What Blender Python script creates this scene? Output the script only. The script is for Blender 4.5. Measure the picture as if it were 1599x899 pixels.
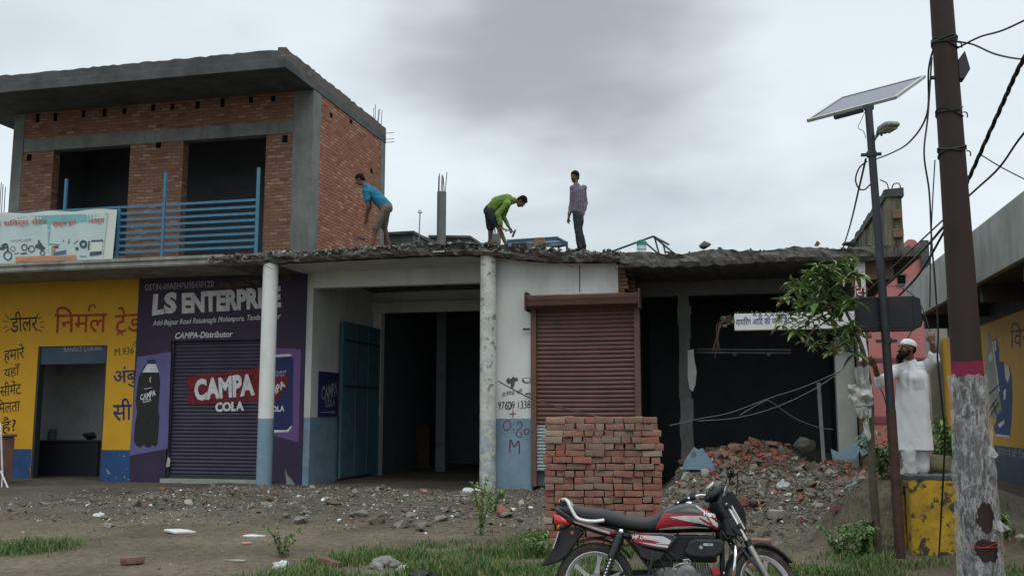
import bpy, bmesh, math, random
import numpy as np
from mathutils import Vector, Matrix, noise as mnoise
R = math.radians
random.seed(11)
rng = np.random.default_rng(7)
for o in list(bpy.data.objects):
    bpy.data.objects.remove(o)
SC = bpy.context.scene
COL = SC.collection

# ------------------------------------------------------------------ camera
FPX, CX, CY, CAMH = 1500.0, 799.5, 449.5, 1.6
YAW, PIT = R(13.3), R(7.45)
cam_data = bpy.data.cameras.new('camera')
cam = bpy.data.objects.new('camera', cam_data)
COL.objects.link(cam)
cam.location = (0, 0, CAMH)
cam.rotation_euler = (R(90) + PIT, 0, YAW)
cam_data.sensor_fit = 'HORIZONTAL'
cam_data.sensor_width = 36.0
cam_data.lens = 36.0 * FPX / 1599.0
cam_data.clip_start = 0.05
cam_data.clip_end = 2000
SC.camera = cam

# ------------------------------------------------------------------ sky, sun, exposure
SUN_EL, SUN_AZ = R(58), R(150)          # overcast noon, sun high behind the viewer's right shoulder
world = bpy.data.worlds.new('World')
SC.world = world
world.use_nodes = True
wn = world.node_tree
wn.nodes.clear()
def N(nt, t, **kw):
    n = nt.nodes.new(t)
    for k, v in kw.items():
        setattr(n, k, v)
    return n
w_out = N(wn, 'ShaderNodeOutputWorld')
w_bg = N(wn, 'ShaderNodeBackground')
w_bg.inputs[1].default_value = 0.1
sky = N(wn, 'ShaderNodeTexSky', sky_type='NISHITA', sun_disc=False, sun_elevation=SUN_EL, sun_rotation=SUN_AZ,
        altitude=200, air_density=1.0, dust_density=3.0, ozone_density=1.0)
w_tc = N(wn, 'ShaderNodeTexCoord')
w_map = N(wn, 'ShaderNodeMapping')
w_map.inputs['Scale'].default_value = (1.0, 1.0, 2.4)
w_map.inputs['Location'].default_value = (3.1, 0.4, 0.2)
w_n1 = N(wn, 'ShaderNodeTexNoise')
w_n1.inputs['Scale'].default_value = 1.9
w_n1.inputs['Detail'].default_value = 5
w_n1.inputs['Roughness'].default_value = 0.5
w_n1.inputs['Distortion'].default_value = 0.35
w_ramp = N(wn, 'ShaderNodeValToRGB')
e = w_ramp.color_ramp.elements
e[0].position, e[0].color = 0.30, (6.0, 6.85, 7.3, 1)
e[1].position, e[1].color = 0.56, (9.0, 9.95, 10.4, 1)
m_ = w_ramp.color_ramp.elements.new(0.45); m_.color = (8.1, 9.0, 9.45, 1)
# cloud deck: bright towards the horizon, a heavy grey bank above the roofs, brightest overhead
w_sep = N(wn, 'ShaderNodeSeparateXYZ')
w_mr = N(wn, 'ShaderNodeValToRGB')
el = w_mr.color_ramp.elements
for i, (p, k) in enumerate(((0.0, 1.0), (1.0, 2.2), (0.16, 1.0), (0.30, 0.95), (0.42, 0.90), (0.60, 1.45))):
    x_ = el[i] if i < 2 else el.new(p)
    x_.position = p; x_.color = (k, k, k, 1)
w_dot = N(wn, 'ShaderNodeVectorMath', operation='DOT_PRODUCT')
w_dot.inputs[1].default_value = (-0.19, 0.894, 0.405)
w_n2 = N(wn, 'ShaderNodeTexNoise'); w_n2.inputs['Scale'].default_value = 3.2; w_n2.inputs['Detail'].default_value = 4
w_add = N(wn, 'ShaderNodeMath', operation='MULTIPLY_ADD'); w_add.inputs[1].default_value = 0.10
w_bank = N(wn, 'ShaderNodeMapRange', interpolation_type='SMOOTHSTEP')
w_bank.inputs['From Min'].default_value = 1.012; w_bank.inputs['From Max'].default_value = 1.060
w_bank.inputs['To Min'].default_value = 1.0; w_bank.inputs['To Max'].default_value = 0.50
w_mul = N(wn, 'ShaderNodeMix', data_type='RGBA', blend_type='MULTIPLY'); w_mul.inputs[0].default_value = 1.0
w_mul2 = N(wn, 'ShaderNodeMix', data_type='RGBA', blend_type='MULTIPLY'); w_mul2.inputs[0].default_value = 1.0
w_mix = N(wn, 'ShaderNodeMix', data_type='RGBA')
w_mix.inputs[0].default_value = 0.93
L = wn.links.new
L(w_tc.outputs['Generated'], w_map.inputs[0]); L(w_map.outputs[0], w_n1.inputs['Vector']); L(w_map.outputs[0], w_n2.inputs['Vector'])
L(w_n1.outputs[0], w_ramp.inputs[0])
L(w_tc.outputs['Generated'], w_sep.inputs[0]); L(w_sep.outputs['Z'], w_mr.inputs[0])
L(w_tc.outputs['Generated'], w_dot.inputs[0]); L(w_n2.outputs[0], w_add.inputs[0]); L(w_dot.outputs['Value'], w_add.inputs[2]); L(w_add.outputs[0], w_bank.inputs['Value'])
L(w_ramp.outputs[0], w_mul.inputs[6]); L(w_mr.outputs[0], w_mul.inputs[7])
L(w_mul.outputs[2], w_mul2.inputs[6]); L(w_bank.outputs[0], w_mul2.inputs[7])
L(sky.outputs[0], w_mix.inputs[6]); L(w_mul2.outputs[2], w_mix.inputs[7])
L(w_mix.outputs[2], w_bg.inputs[0]); L(w_bg.outputs[0], w_out.inputs[0])

sun_data = bpy.data.lights.new('sun', 'SUN')
sun_data.energy = 1.0
sun_data.angle = R(40)
sun_data.color = (1.0, 0.97, 0.93)
sun = bpy.data.objects.new('sun', sun_data)
COL.objects.link(sun)
sun.rotation_euler = (R(90) - SUN_EL, 0, R(180) - SUN_AZ + R(0))
SC.view_settings.view_transform = 'Standard'
SC.view_settings.look = 'None'
SC.view_settings.gamma = 1
SC.view_settings.exposure = 0.0
SC.view_settings.use_curve_mapping = False
SC.cycles.max_bounces = 6
SC.cycles.diffuse_bounces = 3
SC.cycles.transparent_max_bounces = 8
SC.cycles.use_denoising = True

# ------------------------------------------------------------------ measuring: a photograph pixel into a point on a plane
_f = Vector((-math.sin(YAW) * math.cos(PIT), math.cos(YAW) * math.cos(PIT), math.sin(PIT)))
_r = Vector((math.cos(YAW), math.sin(YAW), 0))
_u = _r.cross(_f)
_o = Vector((0, 0, CAMH))
def ray(px, py): return _f + _r * ((px - CX) / FPX) + _u * ((CY - py) / FPX)
def PY(px, py, Y): d = ray(px, py); return _o + d * (Y / d.y)
def PX(px, py, X): d = ray(px, py); return _o + d * (X / d.x)
def PZ(px, py, Z): d = ray(px, py); return _o + d * ((Z - CAMH) / d.z)
def PD(px, py, D): return _o + ray(px, py) * D

# ------------------------------------------------------------------ materials
def new_mat(name):
    m = bpy.data.materials.new(name); m.use_nodes = True
    nt = m.node_tree
    return m, nt, nt.nodes['Principled BSDF']
def _noise(nt, vec, scale, detail=5, rough=0.6, mscale=None):
    n = N(nt, 'ShaderNodeTexNoise')
    n.inputs['Scale'].default_value = scale; n.inputs['Detail'].default_value = detail; n.inputs['Roughness'].default_value = rough
    if mscale:
        mp = N(nt, 'ShaderNodeMapping'); mp.inputs['Scale'].default_value = mscale
        nt.links.new(vec, mp.inputs[0]); vec = mp.outputs[0]
    nt.links.new(vec, n.inputs['Vector'])
    return n.outputs[0]
def _ramp(nt, fac, stops):
    r = N(nt, 'ShaderNodeValToRGB'); el = r.color_ramp.elements
    for i, (p, c) in enumerate(stops):
        x = el[i] if i < 2 else el.new(p)
        x.position = p; x.color = (*c, 1) if len(c) == 3 else c
    nt.links.new(fac, r.inputs[0]); return r.outputs[0]
def _mix(nt, fac, a, b, blend='MIX'):
    m = N(nt, 'ShaderNodeMix', data_type='RGBA', blend_type=blend)
    for s, v in ((0, fac), (6, a), (7, b)):
        if isinstance(v, (int, float)): m.inputs[s].default_value = v
        elif isinstance(v, tuple): m.inputs[s].default_value = (*v[:3], 1)
        else: nt.links.new(v, m.inputs[s])
    return m.outputs[2]
def _bump(nt, bsdf, h, strength, dist=0.02):
    b = N(nt, 'ShaderNodeBump'); b.inputs['Strength'].default_value = strength; b.inputs['Distance'].default_value = dist
    nt.links.new(h, b.inputs['Height']); nt.links.new(b.outputs[0], bsdf.inputs['Normal'])
def wpos(nt): return N(nt, 'ShaderNodeNewGeometry').outputs['Position']
def opos(nt): return N(nt, 'ShaderNodeTexCoord').outputs['Object']
BLK = (0, 0, 0); WHT = (1, 1, 1)
def weathered(name, col, rough=0.75, var=0.25, scale=3.0, stain=None, stain_amt=0.5, stain_scale=1.2, streak=False,
              stain_lo=0.47, chip=None, chip_amt=0.0, chip_scale=9.0, bump=0.15, metal=0.0, obj=False, spec=0.35):
    """base colour with noise variation, darker stains, optional chips that show another colour"""
    m, nt, b = new_mat(name)
    v = opos(nt) if obj else wpos(nt)
    n1 = _noise(nt, v, scale)
    lo = tuple(c * (1 - var) for c in col); hi = tuple(min(1, c * (1 + var * 0.6)) for c in col)
    c = _ramp(nt, n1, [(0.3, lo), (0.7, hi)])
    fine = _noise(nt, v, scale * 14, 3)
    c = _mix(nt, 0.25 * var * 2, c, _ramp(nt, fine, [(0.3, tuple(x * 0.55 for x in col)), (0.7, hi)]))
    if stain:
        ns = _noise(nt, v, stain_scale, 8, 0.68, (1, 1, 0.22) if streak else None)
        c = _mix(nt, _ramp(nt, ns, [(stain_lo, BLK), (stain_lo+0.23, (stain_amt,) * 3)]), c, stain)
    if chip:
        nc = _noise(nt, v, chip_scale, 6, 0.7)
        c = _mix(nt, _ramp(nt, nc, [(0.62 - chip_amt, BLK), (0.64 - chip_amt, WHT)]), c, chip)
    nt.links.new(c, b.inputs['Base Color'])
    b.inputs['Roughness'].default_value = rough; b.inputs['Metallic'].default_value = metal
    b.inputs['Specular IOR Level'].default_value = spec
    if bump: _bump(nt, b, fine, bump, 0.01)
    return m
def plain(name, col, rough=0.6, metal=0.0, spec=0.4, coat=0.0, var=0.12, scale=12):
    m, nt, b = new_mat(name)
    n = _noise(nt, opos(nt), scale, 4)
    c = _ramp(nt, n, [(0.3, tuple(x * (1 - var) for x in col)), (0.7, tuple(min(1, x * (1 + var)) for x in col))])
    nt.links.new(c, b.inputs['Base Color'])
    b.inputs['Roughness'].default_value = rough; b.inputs['Metallic'].default_value = metal
    b.inputs['Specular IOR Level'].default_value = spec; b.inputs['Coat Weight'].default_value = coat
    return m
def brickwork(name, c1, c2, mortar, stain=(0.10, 0.07, 0.055), stain_amt=0.5, pale=(0.42, 0.30, 0.22)):
    m, nt, b = new_mat(name)
    uv = N(nt, 'ShaderNodeTexCoord').outputs['UV']
    wn_ = N(nt, 'ShaderNodeTexNoise'); wn_.inputs['Scale'].default_value = 3.4; nt.links.new(uv, wn_.inputs['Vector'])
    ad = N(nt, 'ShaderNodeVectorMath', operation='MULTIPLY_ADD')
    ad.inputs[1].default_value = (0.03, 0.045, 0); nt.links.new(wn_.outputs['Color'], ad.inputs[0]); nt.links.new(uv, ad.inputs[2])
    t = N(nt, 'ShaderNodeTexBrick')
    t.inputs['Scale'].default_value = 1; t.inputs['Brick Width'].default_value = 0.235; t.inputs['Row Height'].default_value = 0.082
    t.inputs['Mortar Size'].default_value = 0.013; t.inputs['Mortar Smooth'].default_value = 0.3; t.inputs['Bias'].default_value = -0.1
    t.inputs['Color1'].default_value = (*c1, 1); t.inputs['Color2'].default_value = (*c2, 1); t.inputs['Mortar'].default_value = (*mortar, 1)
    nt.links.new(ad.outputs[0], t.inputs['Vector'])
    v = wpos(nt)
    # every brick its own firing: a second brick pattern gives one random value per brick
    t2 = N(nt, 'ShaderNodeTexBrick')
    for k in ('Scale', 'Brick Width', 'Row Height', 'Mortar Size', 'Mortar Smooth'): t2.inputs[k].default_value = t.inputs[k].default_value
    t2.inputs['Color1'].default_value = (0, 0, 0, 1); t2.inputs['Color2'].default_value = (1, 1, 1, 1); t2.inputs['Mortar'].default_value = (0.4, 0.4, 0.4, 1); t2.inputs['Bias'].default_value = 0
    nt.links.new(ad.outputs[0], t2.inputs['Vector'])
    sp = N(nt, 'ShaderNodeSeparateColor'); nt.links.new(t2.outputs['Color'], sp.inputs[0])
    dk = tuple(x*0.38 for x in c1)
    hue = _ramp(nt, sp.outputs[0], [(0.0, dk), (1.0, pale), (0.18, c1), (0.5, c2), (0.72, c1), (0.86, tuple((p_+q_)/2 for p_, q_ in zip(c2, pale)))])
    c = _mix(nt, t.outputs['Fac'], hue, mortar)
    ns = _noise(nt, v, 0.9, 7, 0.65)
    c = _mix(nt, _ramp(nt, ns, [(0.42, BLK), (0.72, (stain_amt,) * 3)]), c, stain)
    fine = _noise(nt, v, 45, 3)
    c = _mix(nt, 0.35, c, _ramp(nt, fine, [(0.3, tuple(x * 0.5 for x in c1)), (0.7, tuple(x * 1.3 for x in c2))]))
    # mortar smeared over the faces
    c = _mix(nt, _ramp(nt, _noise(nt, v, 6, 6, 0.7), [(0.60, BLK), (0.76, (0.4,) * 3)]), c, mortar)
    nt.links.new(c, b.inputs['Base Color']); b.inputs['Roughness'].default_value = 0.9; b.inputs['Specular IOR Level'].default_value = 0.2
    inv = N(nt, 'ShaderNodeMath', operation='SUBTRACT'); inv.inputs[0].default_value = 1; nt.links.new(t.outputs['Fac'], inv.inputs[1])
    ad2 = N(nt, 'ShaderNodeMath', operation='MULTIPLY_ADD'); nt.links.new(sp.outputs[0], ad2.inputs[0]); ad2.inputs[1].default_value = 0.5; nt.links.new(inv.outputs[0], ad2.inputs[2])
    _bump(nt, b, ad2.outputs[0], 1.0, 0.035)
    return m
def instance_brick(name, cols):
    """loose bricks: hue picked per object, mortar dust and burn marks by position"""
    m, nt, b = new_mat(name)
    ri = N(nt, 'ShaderNodeObjectInfo').outputs['Random']
    c = _ramp(nt, ri, [(i / max(1, len(cols) - 1) * 0.98, x) for i, x in enumerate(cols)])
    v = wpos(nt)
    c = _mix(nt, _ramp(nt, _noise(nt, v, 9, 6, 0.7), [(0.45, BLK), (0.72, (0.55,) * 3)]), c, (0.30, 0.26, 0.215))
    fine = _noise(nt, v, 60, 4)
    c = _mix(nt, 0.3, c, _ramp(nt, fine, [(0.3, (0.06, 0.03, 0.025)), (0.7, (0.34, 0.2, 0.15))]))
    nt.links.new(c, b.inputs['Base Color']); b.inputs['Roughness'].default_value = 0.92; b.inputs['Specular IOR Level'].default_value = 0.2
    _bump(nt, b, fine, 0.4, 0.006)
    return m

def painted(name, col, rough=0.7, var=0.2, wear=0.40, scale=9):
    """thin brush paint, worn through in flecks so that the wall shows"""
    m, nt, b = new_mat(name); v = wpos(nt)
    c = _ramp(nt, _noise(nt, v, 5, 5), [(0.3, tuple(x*(1-var) for x in col)), (0.7, tuple(min(1, x*(1+var*.6)) for x in col))])
    nt.links.new(c, b.inputs['Base Color']); b.inputs['Roughness'].default_value = rough; b.inputs['Specular IOR Level'].default_value = 0.3
    al = _ramp(nt, _noise(nt, v, scale, 7, 0.72), [(wear-0.07, (0.05,)*3), (wear+0.06, (0.93,)*3)])
    sx = N(nt, 'ShaderNodeSeparateColor'); nt.links.new(al, sx.inputs[0]); nt.links.new(sx.outputs[0], b.inputs['Alpha']); return m
M = {}
M['concrete'] = weathered('bare concrete', (0.145, 0.155, 0.145), 0.9, 0.3, 2.5, stain=(0.045, 0.048, 0.05), stain_amt=0.8, stain_scale=1.6, streak=True, bump=0.35)
M['concrete_dark'] = weathered('old dark concrete', (0.075, 0.08, 0.082), 0.9, 0.35, 3, stain=(0.025, 0.027, 0.03), stain_amt=0.8, bump=0.4)
M['concrete_grey'] = weathered('grey concrete', (0.31, 0.32, 0.295), 0.9, 0.25, 1.4, stain=(0.09, 0.095, 0.09), stain_amt=0.7, stain_scale=0.8, streak=True, bump=0.3)
M['rough_concrete'] = weathered('hacked concrete', (0.13, 0.125, 0.11), 0.95, 0.5, 7, stain=(0.03, 0.028, 0.025), stain_amt=0.8, stain_scale=5, bump=0.8)
M['white_wall'] = weathered('white limewash', (0.56, 0.57, 0.55), 0.85, 0.10, 1.5, stain=(0.28, 0.28, 0.26), stain_amt=0.55, stain_scale=1.1, streak=True, bump=0.12)
M['pillar_white'] = weathered('white pillar paint', (0.62, 0.63, 0.61), 0.8, 0.08, 2, stain=(0.36, 0.36, 0.34), stain_amt=0.5, stain_scale=2, bump=0.1)
M['pillar_peel'] = weathered('peeling pillar paint', (0.52, 0.53, 0.50), 0.85, 0.15, 3, stain=(0.22, 0.24, 0.22), stain_amt=0.8, stain_scale=3.5, chip=(0.18, 0.20, 0.19), chip_amt=0.05, chip_scale=6, bump=0.3)
M['pillar_peel_blue'] = weathered('peeling blue pillar paint', (0.36, 0.41, 0.42), 0.85, 0.25, 5, stain=(0.12, 0.16, 0.18), stain_amt=0.9, stain_scale=5, chip=(0.45, 0.45, 0.38), chip_amt=0.12, chip_scale=7, bump=0.3)
M['blue_dado'] = weathered('pale blue dado paint', (0.17, 0.26, 0.33), 0.7, 0.14, 2, stain=(0.09, 0.13, 0.16), stain_amt=0.7, stain_scale=2.2, chip=(0.34, 0.38, 0.38), chip_amt=-0.06, chip_scale=10, bump=0.15)
M['yellow'] = weathered('yellow wall paint', (0.56, 0.295, 0.012), 0.7, 0.10, 1.3, stain=(0.32, 0.17, 0.018), stain_amt=0.5, stain_scale=1.3, chip=(0.5, 0.42, 0.25), chip_amt=-0.12, chip_scale=8, bump=0.1)
M['blue_base'] = weathered('strong blue plinth paint', (0.014, 0.062, 0.18), 0.7, 0.25, 2, stain=(0.05, 0.06, 0.08), stain_amt=0.7, stain_scale=3, chip=(0.40, 0.42, 0.40), chip_amt=0.0, chip_scale=6, bump=0.15)
M['purple'] = weathered('purple wall paint', (0.034, 0.021, 0.052), 0.65, 0.22, 2, stain=(0.018, 0.012, 0.026), stain_amt=0.6, chip=(0.16, 0.13, 0.2), chip_amt=-0.13, chip_scale=12, bump=0.08)
M['lilac'] = weathered('lilac paint', (0.105, 0.095, 0.24), 0.6, 0.14, 2, chip=(0.3, 0.29, 0.4), chip_amt=-0.12, chip_scale=9, bump=0.05)
M['violet'] = weathered('violet paint', (0.13, 0.065, 0.20), 0.6, 0.12, 2, bump=0.05)
M['paint_white'] = painted('paint white brush paint', (0.62, 0.62, 0.63), wear=0.33)
M['paint_grey'] = painted('paint grey brush paint', (0.32, 0.32, 0.36), wear=0.4)
M['paint_gold'] = painted('paint gold brush paint', (0.17, 0.11, 0.03), wear=0.42)
M['paint_black'] = painted('paint black brush paint', (0.022, 0.02, 0.02), wear=0.33)
M['paint_red'] = painted('paint red brush paint', (0.33, 0.045, 0.018), wear=0.33)
M['paint_darkred'] = painted('paint darkred brush paint', (0.17, 0.012, 0.02), wear=0.34)
M['paint_navy'] = painted('paint navy brush paint', (0.02, 0.028, 0.11), wear=0.33)
M['paint_blue'] = painted('paint blue brush paint', (0.02, 0.06, 0.19), wear=0.33)
M['maroon_text'] = painted('maroon text brush paint', (0.16, 0.02, 0.06), wear=0.36)
M['brick'] = brickwork('red brickwork', (0.185, 0.08, 0.050), (0.245, 0.13, 0.085), (0.105, 0.08, 0.065), pale=(0.33, 0.23, 0.165))
M['brick_side'] = brickwork('red side brickwork', (0.26, 0.092, 0.055), (0.315, 0.142, 0.09), (0.115, 0.058, 0.042), stain_amt=0.4, pale=(0.43, 0.28, 0.20))
M['brick_grey'] = brickwork('grey mortar smeared brickwork', (0.12, 0.10, 0.095), (0.14, 0.12, 0.11), (0.10, 0.10, 0.10), stain_amt=0.6, pale=(0.17, 0.15, 0.14))
M['brick_old'] = brickwork('old exposed brickwork', (0.15, 0.08, 0.05), (0.22, 0.13, 0.08), (0.2, 0.16, 0.12), stain_amt=0.6)
M['hole_shade'] = plain('dark putlog hole', (0.008, 0.008, 0.009), 1.0, spec=0)  # shade of an opening put into the colour, no recess is cut
M['rail_blue'] = weathered('blue rail paint', (0.045, 0.155, 0.25), 0.5, 0.2, 6, chip=(0.10, 0.06, 0.045), chip_amt=-0.06, chip_scale=14, bump=0.1)
M['door_blue'] = weathered('blue door paint', (0.065, 0.135, 0.175), 0.65, 0.22, 4, stain=(0.035, 0.07, 0.095), stain_amt=0.6, streak=True, bump=0.1)
M['rust'] = weathered('rusted steel', (0.07, 0.038, 0.028), 0.8, 0.4, 9, stain=(0.025, 0.017, 0.015), stain_amt=0.7, stain_scale=6, bump=0.3)
M['steel'] = plain('dull steel', (0.22, 0.22, 0.22), 0.5, 0.6)
M['dark_steel'] = plain('dark painted steel', (0.03, 0.035, 0.042), 0.55, 0.2)
M['black_cable'] = plain('black cable', (0.012, 0.012, 0.013), 0.5)
M['grey_cable'] = plain('grey cable', (0.11, 0.11, 0.11), 0.6)
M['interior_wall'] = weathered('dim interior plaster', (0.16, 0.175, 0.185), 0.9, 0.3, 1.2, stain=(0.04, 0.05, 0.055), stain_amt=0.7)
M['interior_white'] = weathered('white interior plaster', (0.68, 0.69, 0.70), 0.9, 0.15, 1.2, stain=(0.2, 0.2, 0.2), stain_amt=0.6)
M['interior_dark'] = weathered('shade-coloured interior plaster', (0.11, 0.125, 0.14), 0.95, 0.3, 1.2, stain=(0.05, 0.06, 0.07), stain_amt=0.8)  # dimness of the rooms is put into this dark colour

# ------------------------------------------------------------------ mesh builder
class MB:
    def __init__(s): s.v = []; s.f = []; s.m = []; s.s = []
    def add(s, vs, fs, mi=0, sm=False):
        o = len(s.v); s.v += [tuple(v) for v in vs]
        for f in fs:
            s.f.append(tuple(i + o for i in f)); s.m.append(mi); s.s.append(sm)
    def box(s, x0, y0, z0, x1, y1, z1, mi=0):
        x0, x1 = sorted((x0, x1)); y0, y1 = sorted((y0, y1)); z0, z1 = sorted((z0, z1))
        s.add([(x0,y0,z0),(x1,y0,z0),(x1,y1,z0),(x0,y1,z0),(x0,y0,z1),(x1,y0,z1),(x1,y1,z1),(x0,y1,z1)],
              [(0,3,2,1),(4,5,6,7),(0,1,5,4),(1,2,6,5),(2,3,7,6),(3,0,4,7)], mi)
    def obox(s, c, size, rot, mi=0):
        vs = []
        for k in ((-1,-1,-1),(1,-1,-1),(1,1,-1),(-1,1,-1),(-1,-1,1),(1,-1,1),(1,1,1),(-1,1,1)):
            vs.append(Vector(c) + rot @ Vector((k[0]*size[0]/2, k[1]*size[1]/2, k[2]*size[2]/2)))
        s.add(vs, [(0,3,2,1),(4,5,6,7),(0,1,5,4),(1,2,6,5),(2,3,7,6),(3,0,4,7)], mi)
    def beam(s, a, b, w, h, mi=0, up=(0, 0, 1)):
        a, b = Vector(a), Vector(b); d = (b - a); l = d.length; d.normalize()
        side = d.cross(Vector(up))
        if side.length < 1e-4: side = Vector((1, 0, 0))
        side.normalize(); n = side.cross(d)
        s.obox((a + b) / 2, (l, w, h), Matrix((d, side, n)).transposed(), mi)
    def tube(s, pts, r, n=8, mi=0, caps=True, sm=True):
        pts = [Vector(p) for p in pts]
        rs = r if isinstance(r, (list, tuple)) else [r] * len(pts)
        vs = []; prev = None
        for i, p in enumerate(pts):
            t = (pts[min(i + 1, len(pts) - 1)] - pts[max(i - 1, 0)])
            if t.length < 1e-9: t = Vector((0, 0, 1))
            t.normalize()
            if prev is None:
                a = t.cross(Vector((0, 0, 1)))
                if a.length < 0.05: a = t.cross(Vector((0, 1, 0)))
            else:
                a = prev - t * prev.dot(t)
            a.normalize(); prev = a; b = t.cross(a)
            for k in range(n):
                an = 2 * math.pi * k / n
                vs.append(p + (a * math.cos(an) + b * math.sin(an)) * rs[i])
        fs = []
        for i in range(len(pts) - 1):
            for k in range(n):
                k2 = (k + 1) % n
                fs.append((i*n+k, i*n+k2, (i+1)*n+k2, (i+1)*n+k))
        s.add(vs, fs, mi, sm)
        if caps:
            o = len(s.v) - len(vs)
            s.f.append(tuple(o + k for k in range(n))[::-1]); s.m.append(mi); s.s.append(False)
            s.f.append(tuple(o + (len(pts)-1)*n + k for k in range(n))); s.m.append(mi); s.s.append(False)
    def cyl(s, a, b, r0, r1=None, n=14, mi=0, caps=True): s.tube([a, b], [r0, r0 if r1 is None else r1], n, mi, caps)
    def prism(s, poly, d0, d1, axis='y', mi=0, sm=False):
        def mk(u, v, d):
            return {'y': (u, d, v), 'x': (d, u, v), 'z': (u, v, d)}[axis]
        n = len(poly)
        vs = [mk(u, v, d0) for u, v in poly] + [mk(u, v, d1) for u, v in poly]
        s.add(vs, [tuple(range(n)), tuple(range(n, 2*n))[::-1]], mi)
        o = len(s.v) - 2*n
        for i in range(n):
            j = (i + 1) % n
            s.f.append((o+i, o+n+i, o+n+j, o+j)); s.m.append(mi); s.s.append(sm)
    def ell(s, c, r, mi=0, n=14, m=9, rot=None):
        vs = []; c = Vector(c)
        for i in range(m + 1):
            th = math.pi * i / m
            for k in range(n):
                ph = 2 * math.pi * k / n
                p = Vector((r[0]*math.sin(th)*math.cos(ph), r[1]*math.sin(th)*math.sin(ph), r[2]*math.cos(th)))
                vs.append(c + (rot @ p if rot else p))
        fs = [(i*n+k, (i+1)*n+k, (i+1)*n+(k+1)%n, i*n+(k+1)%n) for i in range(m) for k in range(n)]
        s.add(vs, fs, mi, True)
    def lathe(s, c, prof, axis='z', n=32, mi=0, sm=True, closed=False):
        c = Vector(c); vs = []
        for r, h in prof:
            for k in range(n):
                a = 2*math.pi*k/n; ca, sa = r*math.cos(a), r*math.sin(a)
                vs.append(c + Vector({'z': (ca, sa, h), 'y': (ca, h, sa), 'x': (h, ca, sa)}[axis]))
        m = len(prof)
        fs = [(i*n+k, i*n+(k+1)%n, ((i+1)%m)*n+(k+1)%n, ((i+1)%m)*n+k) for i in range(m if closed else m-1) for k in range(n)]
        s.add(vs, fs, mi, sm)
    def loft(s, secs, n=24, e=2.5, mi=0, axis='x'):
        """secs: (x, zbot, ztop, halfwidth[, ycentre]) superellipse sections along x"""
        vs = []
        for q in secs:
            x, zb, zt, w = q[:4]; yc = q[4] if len(q) > 4 else 0
            for k in range(n):
                a = 2*math.pi*k/n; ca, sa = math.cos(a), math.sin(a)
                y = yc + w*math.copysign(abs(ca)**(2/e), ca); z = (zb+zt)/2 + (zt-zb)/2*math.copysign(abs(sa)**(2/e), sa)
                vs.append((x, y, z))
        m = len(secs)
        fs = [(i*n+k, i*n+(k+1)%n, (i+1)*n+(k+1)%n, (i+1)*n+k) for i in range(m-1) for k in range(n)]
        s.add(vs, fs, mi, True)
        o = len(s.v) - len(vs)
        s.f.append(tuple(o+k for k in range(n))); s.m.append(mi); s.s.append(True)
        s.f.append(tuple(o+(m-1)*n+k for k in range(n))[::-1]); s.m.append(mi); s.s.append(True)
    def xf(s, fn): s.v = [tuple(fn(Vector(v))) for v in s.v]; return s
    def build(s, name, mats, parent=None, world=True, bevel=0.0, uv=True, recalc=True, sharp=35):
        me = bpy.data.meshes.new(name)
        off = Vector(parent_world(parent)) if (parent and world) else Vector((0, 0, 0))
        me.from_pydata(s.v, [], s.f)
        mats = mats if isinstance(mats, (list, tuple)) else [mats]
        for m in mats: me.materials.append(M[m] if isinstance(m, str) else m)
        me.polygons.foreach_set('material_index', s.m)
        me.polygons.foreach_set('use_smooth', s.s)
        if recalc:
            bm = bmesh.new(); bm.from_mesh(me); bmesh.ops.recalc_face_normals(bm, faces=bm.faces); bm.to_mesh(me); bm.free()
        if uv: box_uv(me)
        if off.length: me.transform(Matrix.Translation(-off))
        if any(s.s): me.set_sharp_from_angle(angle=R(sharp))
        me.update()
        o = bpy.data.objects.new(name, me); COL.objects.link(o)
        if parent: o.parent = parent
        if bevel:
            b = o.modifiers.new('bevel', 'BEVEL'); b.width = bevel; b.segments = 2; b.limit_method = 'ANGLE'; b.angle_limit = R(40)
        return o
def parent_world(p):
    v = Vector((0, 0, 0))
    while p: v += p.location; p = p.parent
    return v
def box_uv(me):
    if not len(me.polygons): return
    lay = me.uv_layers.new(name='uv')
    nl = len(me.loops); co = np.empty(len(me.vertices)*3); me.vertices.foreach_get('co', co); co = co.reshape(-1, 3)
    vi = np.empty(nl, int); me.loops.foreach_get('vertex_index', vi)
    nr = np.empty(len(me.polygons)*3); me.polygons.foreach_get('normal', nr); nr = np.abs(nr.reshape(-1, 3))
    lt = np.empty(len(me.polygons), int); me.polygons.foreach_get('loop_total', lt)
    ax = np.repeat(nr.argmax(1), lt)
    p = co[vi]; uv = np.where((ax == 0)[:, None], p[:, [1, 2]], np.where((ax == 1)[:, None], p[:, [0, 2]], p[:, [0, 1]]))
    lay.data.foreach_set('uv', uv.astype(np.float32).ravel())
def thing(name, label, cat, loc=(0, 0, 0), rz=0, group=None):
    o = bpy.data.objects.new(name, None); COL.objects.link(o)
    o.empty_display_size = 0.2; o.location = loc; o.rotation_euler = (0, 0, rz)
    return tag(o, label, cat, group)
def tag(o, label, cat=None, group=None):
    o['label'] = label
    if cat: o['category'] = cat
    if group: o['group'] = group
    return o
def structure(o): o['kind'] = 'structure'; return o
def stuff(o, label=None, cat=None):
    o['kind'] = 'stuff'
    if label: o['label'] = label
    if cat: o['category'] = cat
    return o
def from_mesh(name, me, parent=None):
    o = bpy.data.objects.new(name, me); COL.objects.link(o)
    if parent: o.parent = parent
    return o

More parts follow.
